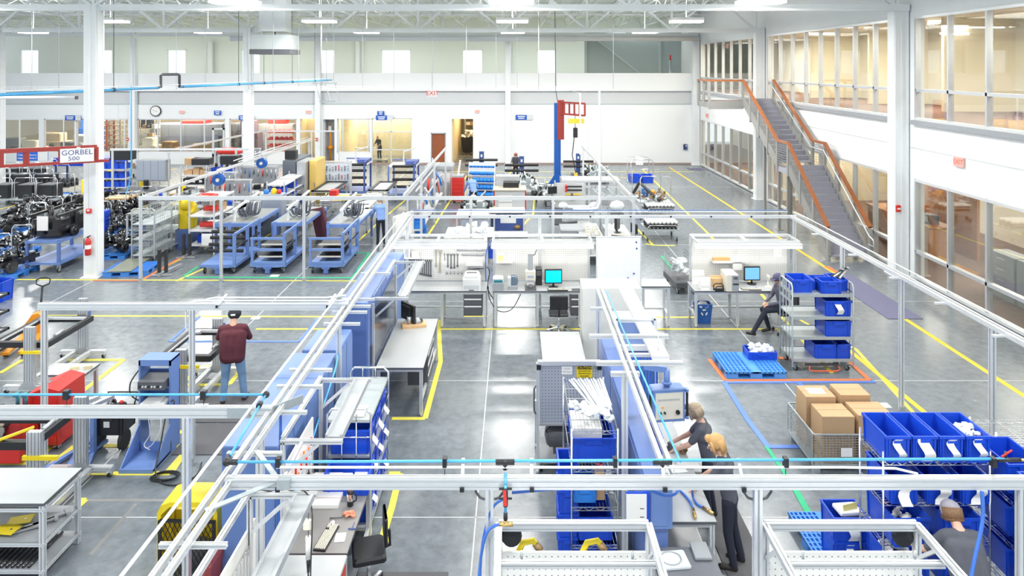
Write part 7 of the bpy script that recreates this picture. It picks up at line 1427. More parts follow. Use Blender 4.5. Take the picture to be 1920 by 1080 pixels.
for i, z in enumerate((.86, 1.36)):
    tag(MB().lathe((-.3, 0, .12), [(.02, 0), (.1, .04), (.1, .5), (.02, .56)], 12, axis='x').obj('gas_bottle', REDP, None, (-10.75, 24.3+.3*i, z)), ['red gas bottle lying on the lower rack shelf', 'red gas bottle lying on the upper rack shelf'][i], 'bottle')
tag(MB().rbox(-.3, .3, -.3, .2, 0, .1, .02).cyl((-.2, 0, .1), (.2, 0, .1), .05, 8).obj('red_tool_tray', REDP, None, (-10.8, 24.4, 1.905)), 'red tool tray on top of the gas bottle rack', 'tray'); carton('small carton inside the gas bottle rack', (-10.6, 25.0, 1.355), .3, .3, .28); tote((-10.9, 24.4, .355), .4, .4, .25, 'blue bin low in the gas bottle rack', None); tag(MB().box(-.18, .18, -.005, .005, -.2, .2).obj('notice_sheet', PAPER, None, (-10.6, 23.87, .55)), 'white notice hung low on the gas bottle rack', 'sheet')
t = thing('yellow_pump', 'yellow cast pump housing behind the beam post', 'pump', (XA(352, 25), 25, 0)); MB().rbox(-.28, .28, -.2, .2, .7, 1.6, .08).ball((0, -.1, 1.55), .28, .2, .25, 10).cyl((.1, -.1, 1.2), (.42, -.15, 1.35), .12, 10).obj('housing', YEL, t); MB().box(-.3, .3, -.3, .3, 0, .7).obj('pedestal', PERI, t)
for i, (px, py, z, y) in enumerate(((410, 337, 0, 26.3), (491, 306, 0, 30.5))):
    Z = ZA(py, y); t = thing('hose_reel', ['bright blue hose reel hung from the slanted rail', 'bright blue hose reel above the blue bin shelves'][i], 'hose reel', (XA(px, y), y, Z)); MB().lathe((0, -.1, 0), [(.22, 0), (.22, .04), (.15, .05), (.15, .15), (.22, .16), (.22, .2)], 18, axis='y').obj('drum', CRANEB, t); MB().lathe((0, -.13, 0), [(.07, 0), (.07, .04)], 10, axis='y').obj('hub', CREAMP, t); MB().bar((0, .12, 0), (-.05, .1, .36), .05).obj('bracket', PERIL, t)
# bin shelves and tall cabinets by the slimmer column
bench('bench with bottles below the rail beside the slimmer column', XA(425, 29.2), XA(460, 29.2), 29.2, 30.9, 1.0, None, True, LAMI); 
for k, (px0, px1, y) in enumerate(((499, 520, 28.6), (522, 540, 30.2))):
    shelf_unit(['grey shelf rack of blue bins, its lower end by the harness benches', 'grey shelf rack of blue bins beside the dark tall cabinet'][k], XA(px0, y), XA(px1, y)+.3, y, y+1.4, [.3, .75, 1.2, 1.62], 1.75); fill_rack([.3, .75, 1.2], XA(px0, y), XA(px1, y)+.3, y, y+.5, ['b', 'b'], 40+k, ['the lower bin rack', 'the cabinet side bin rack'][k])
t = thing('sloped_bench', 'grey topped bench with dark drawers near the harness benches', 'bench', (XA(473, 27.5), 27.5, 0)); worktop(t, -.6, .6, -1.2, 1.2, .95, mat=LAMI); drawer_chest(t, .05, .55, -1.1, .2, .1, .9, 4)
for x in (-.55, .0):
    for y in (-1.1, 1.1): MB().box(x-.03, x+.03, y-.03, y+.03, 0, .92).obj('leg', LGREY, t)
t = thing('storage_cabinet', 'tall dark grey storage cabinet beside the steel cabinet', 'cabinet', (XA(548, 32), 33, 0)); MB().rbox(-.35, .25, -1.3, 1.2, .05, 2.2, .02).obj('body', M('slate_steel', (.13, .15, .18), .4), t); MB().box(-.3, .2, -1.25, 1.15, 0, .05).obj('plinth', BLACK, t); MB().box(.25, .262, -1.2, -.05, .12, 2.1).box(.25, .262, 0, 1.1, .12, 2.1).obj('door', M('slate_steel', (1, 1, 1)), t)
t = thing('storage_cabinet', 'tall bare steel storage cabinet between dark and mustard ones', 'cabinet', (XA(567, 31.5), 32, 0)); MB().rbox(-.2, .2, -.7, .9, .05, 2.2, .02).obj('body', STEEL, t); MB().box(-.16, .24, -.65, .85, 0, .05).obj('plinth', BLACK, t); MB().box(-.17, .18, -.715, -.7, .12, 2.1).obj('door', STEEL, t); MB().box(.1, .13, -.74, -.71, 1.0, 1.2).obj('handle', CHROME, t)
t = thing('storage_cabinet', 'tall mustard yellow storage cabinet', 'cabinet', (XA(588, 31.8), 32.3, 0)); MB().rbox(-.18, .16, -.6, .9, .05, 2.2, .02).obj('body', YCAB, t); MB().box(-.15, .13, -.55, .85, 0, .05).obj('plinth', BLACK, t); MB().box(-.16, .14, -.615, -.6, .12, 2.1).obj('door', YCAB, t); MB().box(.06, .09, -.64, -.61, 1.0, 1.2).obj('handle', CHROME, t)
office_chair('black task chair before the bare steel cabinet', (XA(558, 30), 29.8, 0), -.6, None, .55); bench('small bench with a white top by the black task chair', XA(540, 30.2), XA(552, 30.2), 30.2, 31.4, .95, None, False, WPLA, 'small tables', rail=0)
tag(MB().rbox(-.25, .25, -.2, .2, 0, .4, .02).obj('black_crate', BLACK, None, (XA(533, 31), 32, 2.25)), 'black crate up on the dark tall cabinet', 'crate')
t = thing('parts_console', 'grey blue cabinet with bottles on top by the harness benches', 'cabinet', (XA(512, 27.2), 27.3, 0)); MB().rbox(-.4, .4, -.3, .3, .0, 1.5, .02).obj('body', M('blue_grey_steel', (1, 1, 1)), t); MB().lathe((-.3, 0, 1.5), [(.1, 0), (.12, .1), (.05, .18)], 10).obj('jar', BINL, t); MB().lathe((0, 0, 1.5), [(.1, 0), (.13, .12), (.06, .22)], 10).obj('jar', YEL, t); MB().ball((.2, 0, 1.58), .1, n=8).obj('jar', REDP, t)
# yellow bollards and chain
for i, (px, py, h) in enumerate(((203, 372, 1.0), (205, 360, 1.1), (157, 398, 1.4), (265, 372, 1.0), (345, 377, .9), (423, 380, 1.2))):
    x, y, _ = g0(px, py); t = thing('bollard', ['yellow bollard nearest the thick column', 'taller yellow bollard by the end rack', 'yellow bollard half behind the thick column', 'yellow bollard in front of the dark topped bench', 'yellow bollard below the carton rack', 'yellow bollard behind the blue trolleys'][i], 'bollard', (x, y, 0), 0, 'yellow bollards'); MB().lathe((0, 0, 0), [(.1, 0), (.1, h), (.07, h+.06)], 12).obj('tube', YEL, t); MB().cyl((0, 0, 0), (0, 0, .03), .18, 12).obj('base_plate', YEL, t)
# panel trolleys further back, tables, tool wall
def shelf_trolley(label, px, y, w=1.2, h=1.9):
    t = thing('rack_trolley', label, 'trolley', (XA(px, y), y, 0), 0, 'navy rack trolleys'); a, b = w/2, .8
    MB().box(-a, a, -b, b, .2, .32).obj('platform', PERI, t)
    for x in (-a+.05, a-.05):
        for y_ in (-b+.05, b-.05): MB().box(x-.04, x+.04, y_-.04, y_+.04, .3, h if x > 0 else h-.1).obj('post', NAVY if x > 0 else PERI, t)
        for y_ in (-b+.1, b-.1): caster(t, (x, y_, 0), .09)
    for z in (.6, .95, 1.3, 1.6): MB().cyl((-a*.7, -.5, z), (a, -.5, z), .07, 8).obj('padded_arm', RUBB, t)
    MB().bar((-a, b-.05, h), (a, b-.05, h), .06).bar((a-.05, -b, h), (a-.05, b, h), .06).obj('top_rail', NAVY, t); MB().box(-a, a, -b*.6, b, h-.2, h-.12).obj('tray_top', WPLA, t); MB().prof((0, 0, h-.12), (0, 0, h+.5), .06, .06).prof((0, 0, h+.5), (.5, .6, h+.62), .06, .06).obj('overhead_arm', ALU, t); MB().box(.1, a, -.2, .6, h-.1, h+.05).obj('open_bin', NAVY, t); return t
shelf_trolley('navy rack trolley with black arms beside the hanging tool frame', 667, 35.2, 1.3, 1.75); shelf_trolley('navy rack trolley with black arms in front of the glass door', 757, 34.6, 1.35, 1.75)
t = thing('tool_stand', 'freestanding frame hung with rows of small tools', 'tool rack', (XA(630, 33.6), 33.6, 0))
for s in (-.72, .72): MB().prof((s, 0, 0), (s, 0, 1.95), .09, .09, up=(0, 1, 0)).bar((s, -.35, .04), (s, .35, .04), .08).obj('post', ALU, t)
MB().prof((-.72, 0, 1.9), (.72, 0, 1.9), .07, .07).obj('top_bar', ALU, t); MB().box(-.68, .68, -.01, .01, .5, 1.85).obj('pegboard', M('pale_blue_board', (.55, .62, .74), .5), t)
for r in range(3):
    for k in range(9): tag(MB().cyl((0, 0, 0), (0, 0, .16+.03*(k % 3)), .02, 6).ball((0, 0, .18+.03*(k % 3)), .035, n=6).obj('hand_tool', [DGREY, GALV, STEEL][(k+r) % 3] if (k+r) % 7 else REDP, None, (XA(630, 33.6)-.58+.145*k, 33.55, .62+.42*r)), 'small hand tool, %s along the %s row of the freestanding tool frame' % (ORD[k], ['low', 'middle', 'top'][r]), 'tool', 'hand tools on the tool frame')
def frame_table(label, px0, px1, y, d, z=.95, mat=BLACK, group='frame assembly tables'):
    x0, x1 = XA(px0, y), XA(px1, y); t = thing('assembly_table', label, 'table', ((x0+x1)/2, y+d/2, 0), 0, group); a, b = (x1-x0)/2, d/2
    MB().box(-a, a, -b, b, z-.05, z-.01).obj('top', LAMI, t); MB().box(-a, a, -b, -b+.12, z-.01, z+.04).box(-a, a, b-.12, b, z-.01, z+.04).box(-a, -a+.12, -b, b, z-.01, z+.04).box(a-.12, a, -b, b, z-.01, z+.04).obj('black_frame', mat, t)
    for x in (-a+.06, a-.06):
        for y_ in (-b+.06, b-.06): MB().prof((x, y_, .1), (x, y_, z-.05), .06, .06).obj('leg', ALU, t); caster(t, (x, y_, 0), .05)
    MB().bar((-a, -b+.06, .35), (a, -b+.06, .35), .05).bar((-a, b-.06, .35), (a, b-.06, .35), .05).obj('rail', ALU, t); return t
frame_table('assembly table holding a black window frame below the mustard cabinet', 583, 626, 30.8, 2.6); frame_table('assembly table holding a black window frame near the tool wall', 690, 728, 31, 2.4)
t = frame_table('pale assembly table with a dark gasket outline on it', 650, 690, 27.0, 3.2, .95, LGREY); m = MB().tube([(-.25, -.9, .97), (-.3, -.2, .97), (.1, .4, .97), (.35, .3, .97), (.3, -.7, .97), (-.1, -.8, .97), (-.25, -.9, .97)], .018, 5); m.obj('gasket', BLACK, t)
bench('grey bench with a red box and a yellow meter behind the trolleys', XA(598, 28.6), XA(640, 28.6), 28.6, 30.4, .95, None, True)
x_ = XA(640, 28); tag(MB().rbox(-.3, .3, -.25, .25, 0, .16, .04).box(-.12, .12, -.26, -.25, .04, .1, 1).obj('yellow_meter', [YEL, BLACK], None, (XA(638, 28.8), 28.95, .955)), 'yellow meter box on the bench behind the trolleys', 'meter'); tag(MB().rbox(-.16, .16, -.2, .2, 0, .4, .02).obj('red_box', RED, None, (XA(624, 28.8), 29.0, .955)), 'red metal box beside the yellow meter box', 'box')
t = tag(MB().bar((-.12, 0, 0), (.15, 0, 1.15), .16, .5).obj('maroon_board', M('deep_maroon', (.13, .04, .06), .6), None, (XA(587, 25.2), 26.2, .0), 2.9), 'dark maroon board leaning beside the middle trolley', 'board')
t = thing('notice_stand', 'small white lettered board hung at the cell corner rail', 'sign', (XA(757, 21.5), 21.5, 0), -.5); MB().box(-.03, .0, -.5, .5, 1.25, 1.95).obj('board', WPLA, t); MB().bar((0, .45, 0), (0, .45, 1.9), .05).bar((0, -.45, 0), (0, -.45, 1.9), .05).obj('post', ALU, t)
# tool wall left of the corridor
t = thing('tool_board', 'long grey tool wall running back towards the corridor opening', 'tool wall', (-3.86, 28.8, 0)); MB().box(-.05, .05, -3.8, 3.8, .5, 1.9).obj('panel', MGREY, t)
for y in (-3.8, -1.3, 1.3, 3.8): MB().prof((0, y, 0), (0, y, 2.2), .07, .07).bar((-.3, y, .04), (.4, y, .04), .07).obj('post', ALU, t)
MB().prof((.3, -3.8, 2.0), (.3, 3.8, 2.0), .05, .05).prof((.45, -3.8, 1.5), (.45, 3.8, 1.5), .05, .05).obj('rail', ALU, t); MB().box(.05, .5, -3.7, 3.7, .55, .6).obj('ledge', LGREY, t)
q = random.Random(77)
for k in range(22): y = 25.2+.34*k; m_ = [STEEL, GALV, HOSEB, REDP, DGREY, LGREY, BINL][k % 7]; L_ = q.uniform(.25, .7); tag(MB().cyl((0, 0, 0), (q.uniform(-.05, .2), q.uniform(-.1, .1), -L_), q.uniform(.02, .05), 7).ball((0, 0, 0), .05, n=7).obj('hanging_tool', m_, None, (-3.55+q.uniform(0, .1), y, 1.35+q.uniform(0, .5))), 'tool, %s from the cell end of the long grey tool wall' % ORD[k], 'tool', 'tools on the long tool wall')
for k, (px, py, z) in enumerate(((800, 390, .6), (800, 405, .25))): tote((-3.5, 25.4+.5*k, z+.005), .4, .45, .28, ['upper blue tub on the tool wall ledge', 'lower blue tub on the tool wall base'][k], None, BINL)
t = thing('copier', 'grey flat topped machine at the far end of the tool wall', 'machine', (XA(826, 33.6), 34.2, 0)); MB().rbox(-.7, .5, -.5, .6, .1, 1.5, .04).obj('body', LGREY, t); MB().rbox(-.75, .6, -.6, .65, 1.5, 1.7, .05).obj('lid', MGREY, t); MB().box(-.65, .45, -.45, .55, 0, .1).obj('plinth', DGREY, t); MB().box(-.6, .4, -.52, -.5, .2, .9).obj('door', MGREY, t)
t = thing('tool_cabinet', 'red tool cabinet with a grey top beside the tool wall', 'tool cabinet', (XA(858, 33), 33.4, 0)); MB().rbox(-.28, .28, -.4, .4, .1, 1.22, .01).obj('body', RED, t); MB().box(-.28, .28, -.4, .4, 1.22, 1.3).obj('top', MGREY, t)
for k in range(6): MB().box(-.26, .26, -.415, -.4, .14+.18*k, .3+.18*k).obj('drawer', RED, t)
for x in (-.2, .2):
    for y in (-.3, .3): caster(t, (x, y, 0), .05)
tag(MB().bar((0, 0, 0), (.1, .1, .7), .08).obj('spray_can', WPLA, None, (XA(858, 33)-.0, 33.3, 1.3)), 'white handle standing on the red tool cabinet', 'tool')
# silver engines, bin rack and lift posts
def engine(label, loc, L=1.6, W=.9, seed=0, rz=0.0):
    t = thing('engine_assembly', label, 'engine', loc, rz, 'silver engine assemblies')
    def f():
        q = random.Random(seed+7); m = MB()
        m.rbox(-W*.35, W*.35, -L*.4, L*.4, .3, .7, .04)
        for k in range(12): x, y = q.uniform(-W/2, W/2), q.uniform(-L/2, L/2); m.cyl((x, y, .3), (x+q.uniform(-.15, .15), y+q.uniform(-.15, .15), q.uniform(.6, 1.0)), q.uniform(.04, .1), 8)
        for k in range(5): m.tube([(q.uniform(-W/2, W/2), q.uniform(-L/2, L/2), .4), (q.uniform(-W/2, W/2), q.uniform(-L/2, L/2), 1.0), (q.uniform(-W/2, W/2), q.uniform(-L/2, L/2), .5)], .03, 6)
        for k in range(5): x, y = q.uniform(-W/2, W/2), q.uniform(-L/2, L/2); m.rbox(x-.12, x+.12, y-.12, y+.12, .5, q.uniform(.75, .95), .02)
        return m.mesh('block', GALV)
    ob('block', cached(('eng', seed), f), t)
    def g():
        q = random.Random(seed+70); m = MB()
        for k in range(8): x, y = q.uniform(-W/2, W/2), q.uniform(-L/2, L/2); m.cyl((x, y, .4), (x+.1, y+.1, .8), .05, 8).ball((x, y, .85), .07, n=7)
        for s in (-1, 1): m.cyl((s*W*.45, 0, .5), (s*W*.62, 0, .5), .16, 12)
        return m.mesh('black_fitting', BLACK)
    stuff(ob('black_fitting', cached(('engb', seed), g), t))
    MB().box(-W*.45, W*.45, -L*.5, L*.5, .2, .3).obj('stand', LGREY, t)
    for x in (-W*.4, W*.4):
        for y in (-L*.45, L*.45): MB().box(x-.03, x+.03, y-.03, y+.03, 0, .2).obj('leg', DGREY, t)
    return t
engine('silver engine under the bent person in pale blue', (XA(893, 29.6), 29.8, .0), 2.2, 1.1, 0); engine('silver engine with a navy lift post at the far wall', (XA(900, 36.5), 37.0, 0), 2.0, 1.2, 1); engine('silver engine beside the far grey machine', (XA(986, 35.6), 35.6, 0), 1.5, .7, 2); engine('silver engine by the foot of the crane column', (XA(1023, 33), 33.0, .0), 1.2, .6, 0, .4); engine('silver engine at the end of the aluminium tables', (XA(1120, 38.5), 39.2, 0), 1.6, 1.5, 1)
t = thing('mesh_crate_table', 'white table with a perforated metal crate below the silver engine', 'table', (XA(893, 26.6), 26.8, 0)); MB().box(-.75, .75, -.7, .7, .8, .86).obj('top', LGREY, t); MB().box(-.55, .55, -.72, -.68, .25, .75).obj('perforated_panel', PEGG, t)
for x in (-.7, .7):
    for y in (-.65, .65): MB().prof((x, y, 0), (x, y, .8), .06, .06).obj('leg', ALU, t)
t = thing('mesh_crate_table', 'front white table with a perforated metal crate above the rear station lamps', 'table', (XA(880, 23.3), 23.5, 0)); MB().box(-.8, .8, -.7, .7, .85, .9).obj('top', WPLA, t); MB().box(-.6, .6, -.72, -.68, .25, .8).obj('perforated_panel', PEGG, t)
for x in (-.75, .75):
    for y in (-.65, .65): MB().prof((x, y, 0), (x, y, .85), .06, .06).obj('leg', ALU, t)
m = MB(); q = random.Random(4)
for k in range(16): m.lump((q.uniform(-.6, .6), q.uniform(-.3, .3), q.uniform(.0, .25)), .12, .1, .1, 7)
tag(stuff(m.obj('bagged_parts', BAG, None, (XA(880, 23.3), 23.5, .92))), 'pile of clear bags on the front white table', 'bags')
t = thing('bin_rack', 'leaning grey rack with rows of small blue bins', 'bin rack', (XA(903, 33), 33.3, 0), -.12)
for s in (-.62, .62): MB().bar((s, -.35, 0), (s, .1, 1.9), .06).bar((s, .4, 0), (s, .1, 1.85), .05).obj('upright', LGREY, t)
for r in range(5):
    z = .3+.33*r; y = -.3+.4*z/1.9-.05; MB().box(-.62, .62, y, y+.25, z-.03, z).obj('shelf', LGREY, t)
    for k in range(7): MB().poly((-.53+.176*k-.08, 0, 0), (-.53+.176*k+.08, 0, 0), [(y+.02, z), (y+.24, z), (y+.24, z+.22), (y+.1, z+.2), (y-.02, z+.1)] if False else [(-y-.24, z), (-y-.02, z), (-y+.03, z+.1), (-y-.12, z+.2), (-y-.24, z+.22)]).obj('small_bin', BINL, t)
MB().box(-.6, .6, .0, .02, .2, 1.9).obj('back_panel', LGREY, t)
def lift_post(label, px, y, top, foot=0.0):
    t = thing('lift_post', label, 'stand', (XA(px, y), y, 0), 0, 'navy lift posts'); z1 = ZA(top, y)
    MB().box(-.13, .13, -.1, .1, 0, z1).obj('post', M('lift_navy', (.05, .10, .30), .4), t); MB().box(-.05, .05, -.105, -.1, z1-.3, z1-.15).obj('label', PAPER, t); MB().box(-.4, .4, -.4, .4, 0, .08).obj('foot', DGREY, t)
    for k in (0, 1): MB().cyl((-.9, -.15-.1*k, z1-.45-.28*k), (.9, -.15-.1*k, z1-.45-.28*k), .07, 8).obj('padded_arm', BLACK, t)
lift_post('navy lift post with two black arms behind the bin rack', 903, 38.6, 284); lift_post('navy lift post with two black arms by the head behind the machine', 978, 37.2, 293); lift_post('navy lift post beside the aluminium tables', 1084, 41.5, 288)
t = thing('test_console', 'grey machine cabinet with papers and red side straps', 'machine', (XA(958, 31), 31.3, 0)); MB().rbox(-.72, .62, -.5, .5, .1, 1.0, .02).obj('body', LGREY, t); MB().box(-.8, .68, -.6, .55, 1.0, 1.05).obj('top', M('tan_top', (.62, .55, .42), .5), t); MB().box(-.55, .05, -.52, -.5, .5, .8).box(-.55, .05, -.52, -.5, .14, .42).obj('paper_pocket', PAPER, t); MB().box(.62, .68, -.4, -.3, .1, 1.0).box(-.78, -.72, -.4, -.3, .3, 1.0).obj('red_strap', REDP, t); MB().rbox(-.35, .35, -.1, .4, 1.05, 1.3, .03).obj('black_hood', BLACK, t); MB().box(-.7, .4, .3, .9, 1.3, 1.5).obj('lid', LAMI, t); MB().box(-.66, .56, -.45, .45, 0, .1).obj('plinth', DGREY, t)
t = thing('paper_pocket_table', 'narrow bench with a navy front panel and a white sheet', 'bench', (XA(953, 26.8), 27.0, 0)); worktop(t, -.75, .65, -.5, .5, .92, mat=WPLA); MB().box(-.65, .6, -.4, -.36, .2, .85).obj('navy_panel', NAVY, t); MB().box(-.3, .3, -.42, -.4, .5, .8).obj('sheet', PAPER, t); MB().ball((.35, -.42, .35), .15, .1, .1, 8).obj('bronze_part', BRONZE, t)
for x in (-.7, .6):
    for y in (-.45, .45): MB().prof((x, y, 0), (x, y, .89), .06, .06).obj('leg', ALU, t)
t = thing('parts_bench', 'small bench with blue bins behind the cyan screen station', 'bench', (XA(953, 23), 23.1, 0)); worktop(t, -.75, .65, -.4, .4, .92, mat=LAMI)
for x in (-.7, .6):
    for y in (-.35, .35): MB().prof((x, y, 0), (x, y, .89), .06, .06).obj('leg', ALU, t)
for k in range(2): tote((XA(953, 23)-.4+.7*k, 23.0, .2), .5, .5, .3, ['blue bin under the small bench, corridor side', 'blue bin under the small bench, crane side'][k], None)
# ---- jib cranes
t = thing('jib_crane', 'slim blue jib crane column with a red truss arm and yellow hoist', 'crane', (XA(1045, 36.3), 36.3, 0)); h = 4.6
MB().box(-.17, .17, -.17, .17, 0, h).obj('column_post', CRANEB, t); MB().poly((0, -.3, 0), (0, -.28, 0), [(-.75, 0), (.6, 0), (.17, .9), (-.17, .9)]).poly((-.01, 0, 0), (.01, 0, 0), [(-.6, 0), (.6, 0), (.17, .9), (-.17, .9)]).box(-.7, .7, -.7, .7, 0, .05).obj('base_gusset', CRANEB, t)
a = MB().box(.0, .34, -.2, .2, 2.7, 4.75).obj('mast_sleeve', RUST, t); m = MB()
d_ = Vector((.62, -.78, 0)); e = Vector((.1, -.1, 0)); L_ = 1.9
for z in (4.65, 4.05): m.bar(e+Vector((0, 0, z)), e+d_*L_+Vector((0, 0, z)), .09)
for k in range(6): p = e+d_*(L_*k/5); m.bar(p+Vector((0, 0, 4.05)), p+Vector((0, 0, 4.65)), .09)
m.obj('truss_arm', RUST, t)
p = e+d_*1.2; MB().rbox(p.x-.35, p.x+.45, p.y-.14, p.y+.14, 3.62, 3.85, .04).obj('hoist', YELD, t); MB().rbox(p.x-.1, p.x+.12, p.y-.1, p.y+.1, 2.9, 3.4, .04).obj('hoist_weight', BLACK, t); MB().cyl((p.x, p.y, 3.4), (p.x, p.y, 4.05), .015, 6).tube([(p.x-.05, p.y, 2.9), (p.x-.15, p.y, 2), (p.x+.05, p.y, 1.0)], .025, 6).obj('hoist_chain', BLACK, t); MB().box(p.x-.05, p.x+.12, p.y-.06, p.y+.06, .75, 1.1).obj('pendant', YELD, t)
MB().tube([(0, 0, 4.75), (-.1, -.2, 5.3), (-.15, -.3, 10.3)], .02, 5).obj('power_cable', DGREY, t)
t = thing('jib_crane', 'brick red crane arm with a white GORBEL 500 sign before the column', 'crane', (XA(0, 19.4), 19.4, 0)); v0 = Vector((-.0, 0, 4.13)); v1 = Vector((XA(182, 20.5)-XA(0, 19.4), 1.1, 4.13)); dv = v1-v0
m = MB().bar(v0-dv*1.2, v1, .1, .12); lo = Vector((0, 0, -.42)); m.bar(v0-dv*1.2+lo, v1+dv*.13+lo, .08, .08)
for s in (.005, .26, .62, .985, -.4, -.8): p = v0+dv*s; m.box(p.x-.075, p.x+.075, p.y-.03, p.y+.03, 4.13-.42, 4.13)
m.obj('truss_arm', RUST, t)
MB().box(v0.x-dv.x*1.2-.15, v0.x-dv.x*1.2+.15, v0.y-dv.y*1.2-.15, v0.y-dv.y*1.2+.15, 0, 4.6).obj('mast', RUST, t)
c = v0+dv*.80; ang = math.atan2(dv.y, dv.x); sg = ob('sign', MB().box(-.42, .42, -.012, .012, -.20, .20).mesh('sign', WPLA), t, (c.x, c.y-.06, 4.13-.21), ang)
text('GORBEL', .21, M('sign_navy', (.05, .06, .22), .5), sg, (0, -.014, .075), sx=1.0); text('500', .17, M('sign_navy', (1, 1, 1)), sg, (-.08, -.014, -.095), sx=1.15)
MB().box(.2, .4, -.014, -.012, -.1, -.09).box(-.3, .4, -.014, -.012, -.165, -.16).obj('sign_rule', LGREY, sg)
p = v0+dv*.8; MB().box(p.x-.09, p.x+.09, p.y-.065, p.y-.055, 4.08, 4.16).obj('maker_plate', WPLA, t)
# ---- aluminium assembly tables, right of the crane
t = thing('profile_assembly', 'wide white profile assembly with diagonal braces beside the crane', 'fixture', (XA(1108, 32.5), 33.0, 0)); w = 1.35
for z, y in ((1.15, -.6), (1.15, .6), (.9, -.6), (.45, -.6)): MB().prof((-w, y, z), (w, y, z), .12, .09).obj('cross_bar', ALU, t)
for x in (-w, -.1, w):
    for y in (-.6, .6): MB().prof((x, y, 0), (x, y, 1.2), .08, .08, up=(0, 1, 0)).obj('post', ALU, t)
for x0, x1 in ((.0, .6), (.7, 1.25), (.15, .9)): MB().bar((x0, -.62, .9), (x1, -.62, .3), .08).obj('brace', ALU, t)
MB().box(-w, w, -.6, .6, 1.18, 1.2).obj('top', LAMI, t)
t = thing('tool_board', 'grey panel hung with red and yellow handled tools', 'tool rack', (XA(1072, 31), 31.0, 0)); MB().box(-.75, .6, 0, .04, .2, 1.3).obj('panel', LGREY, t)
for s in (-.75, .6): MB().prof((s, .02, 0), (s, .02, 1.4), .06, .06).obj('post', ALU, t)
for k in range(2): tag(MB().bar((-.25, 0, 0), (.45, 0, 0), .04, .06).cyl((-.3, 0, 0), (-.22, 0, 0), .08, 8, m=1).obj('clamp', [BLACK, REDP], None, (XA(1072, 31), 30.95, 1.15-.16*k)), ['upper red ended bar clamp on the grey tool panel', 'lower red ended bar clamp on the grey tool panel'][k], 'clamp')
for k in range(2): tag(MB().bar((-.3, 0, 0), (.4, 0, 0), .05, .05).cyl((-.05, 0, 0), (.05, 0, 0), .06, 8, m=1).obj('spirit_level', [YELD, DGREY], None, (XA(1072, 31), 30.95, .8-.2*k)), ['upper yellow level on the grey tool panel', 'lower yellow level on the grey tool panel'][k], 'level')
office_chair('black task chair at the foot of the blue crane', (XA(1040, 30.5), 30.5, 0), .4, None, .75)
for i, (px0, px1, y, lb) in enumerate(((1055, 1115, 26.5, 'grey bench with clear rolls across it beyond the back beam'), (1145, 1170, 26.2, 'small bench with a pale drawer next to the white posts'), (1088, 1132, 22.6, 'grey bench with rows of small white jars behind the whiteboard'), (1143, 1188, 22.4, 'grey bench with a black monitor arm behind the whiteboard'))): bench(lb, XA(px0, y), XA(px1, y), y, y+(1.2 if i < 2 else 2.0), .95, None, False, DGREY if i < 2 else LAMI, shelf=True)
tag(MB().cyl((-.7, 0, .09), (.7, 0, .09), .08, 10).ball((-.6, 0, .14), .2, .2, .16, 8).ball((.6, 0, .14), .22, .2, .16, 8).obj('wrapped_roll', BAG, None, (XA(1085, 26.9), 26.9, .955)), 'clear wrapped roll lying on the grey bench beyond the back beam', 'roll')
tag(MB().ball((0, 0, .2), .3, .25, .22, 8).obj('wrapped_roll', BAG, None, (XA(1157, 26.6), 26.6, .955)), 'clear wrapped bundle on the small bench with a pale drawer', 'bundle')
for r in range(3):
    for k in range(2): tag(MB().lathe((0, 0, 0), [(.09, 0), (.1, .06), (.06, .1), (.07, .14)], 10).obj('white_jar', CREAMP, None, (XA(1103, 23)+.28*k, 22.85+.35*r, .955)), '%s small white jar on the bench behind the whiteboard' % ['near aisle side', 'near wall side', 'middle aisle side', 'middle wall side', 'rear aisle side', 'rear wall side'][r*2+k], 'jar', 'white jars on the bench')
monitor('black monitor on the bench behind the whiteboard seen edge on', (XA(1160, 23), 23.2, .955), 1.2, .5, .45, DGREY); keyboard('black keyboard on the bench behind the whiteboard', (XA(1165, 22.7), 22.75, .955), -.3, 1.4); office_chair('black task chair beyond the edge on monitor', (XA(1182, 23.6), 24.0, 0), -1.2, None, .6)
tag(MB().bar((0, 0, .9), (.05, .1, 1.5), .3, .08).cyl((-.1, 0, .95), (.7, -.1, 1.05), .06, 8).obj('glue_gun', DGREY, None, (XA(1045, 24.5), 24.5, 0)), 'dark grey arm tool resting above a drawer chest', 'tool'); t = thing('drawer_chest_stand', 'dark drawer chest behind the cyan screen station', 'drawers', (XA(1073, 23.5), 23.9, 0)); drawer_chest(t, -.4, .4, -.5, .4, .02, 1.0, 4, ax='y', mat=MGREY, grip=LGREY)
# parts carts along the aisle
t = hoop_cart('hoop cart with two blue bins and a white sheet on its handle', (XA(1203, 34), 34.4, 0), 1.2, 1.1, .8, 1.95); MB().box(-.12, .25, .53, .56, 1.55, 1.95).obj('sheet', PAPER, t)
for k in range(2): tote((XA(1203, 34)-.3+.6*k, 34.2, .805), .56, .7, .36, ['blue bin on the sheet handled cart, crane side', 'blue bin on the sheet handled cart, aisle side'][k], 'blue bins on the aisle carts')
t = hoop_cart('hoop cart heaped with bronze fittings and hoses', (XA(1228, 29.5), 30.4, 0), 1.4, 2.0, .75, 1.85); m = MB(); q = random.Random(21)
filler('fittings_heap', BRONZE, t, 1.2, 1.7, .78, 46, 5, .15, .09); filler('fittings_heap', STEEL, t, 1.2, 1.7, .8, 26, 9, .15, .08); MB().tube([(-.6, .9, .8), (-.4, .5, 1.35), (-.1, -.2, 1.05), (.2, -.9, .8)], .07, 6).obj('black_hose', BLACK, t); MB().rbox(-.3, .0, .3, .6, .78, 1.1, .03).obj('blue_box', BINL, t); MB().rbox(.0, .15, -.3, .1, .85, 1.1, .03).obj('orange_part', ORG, t)
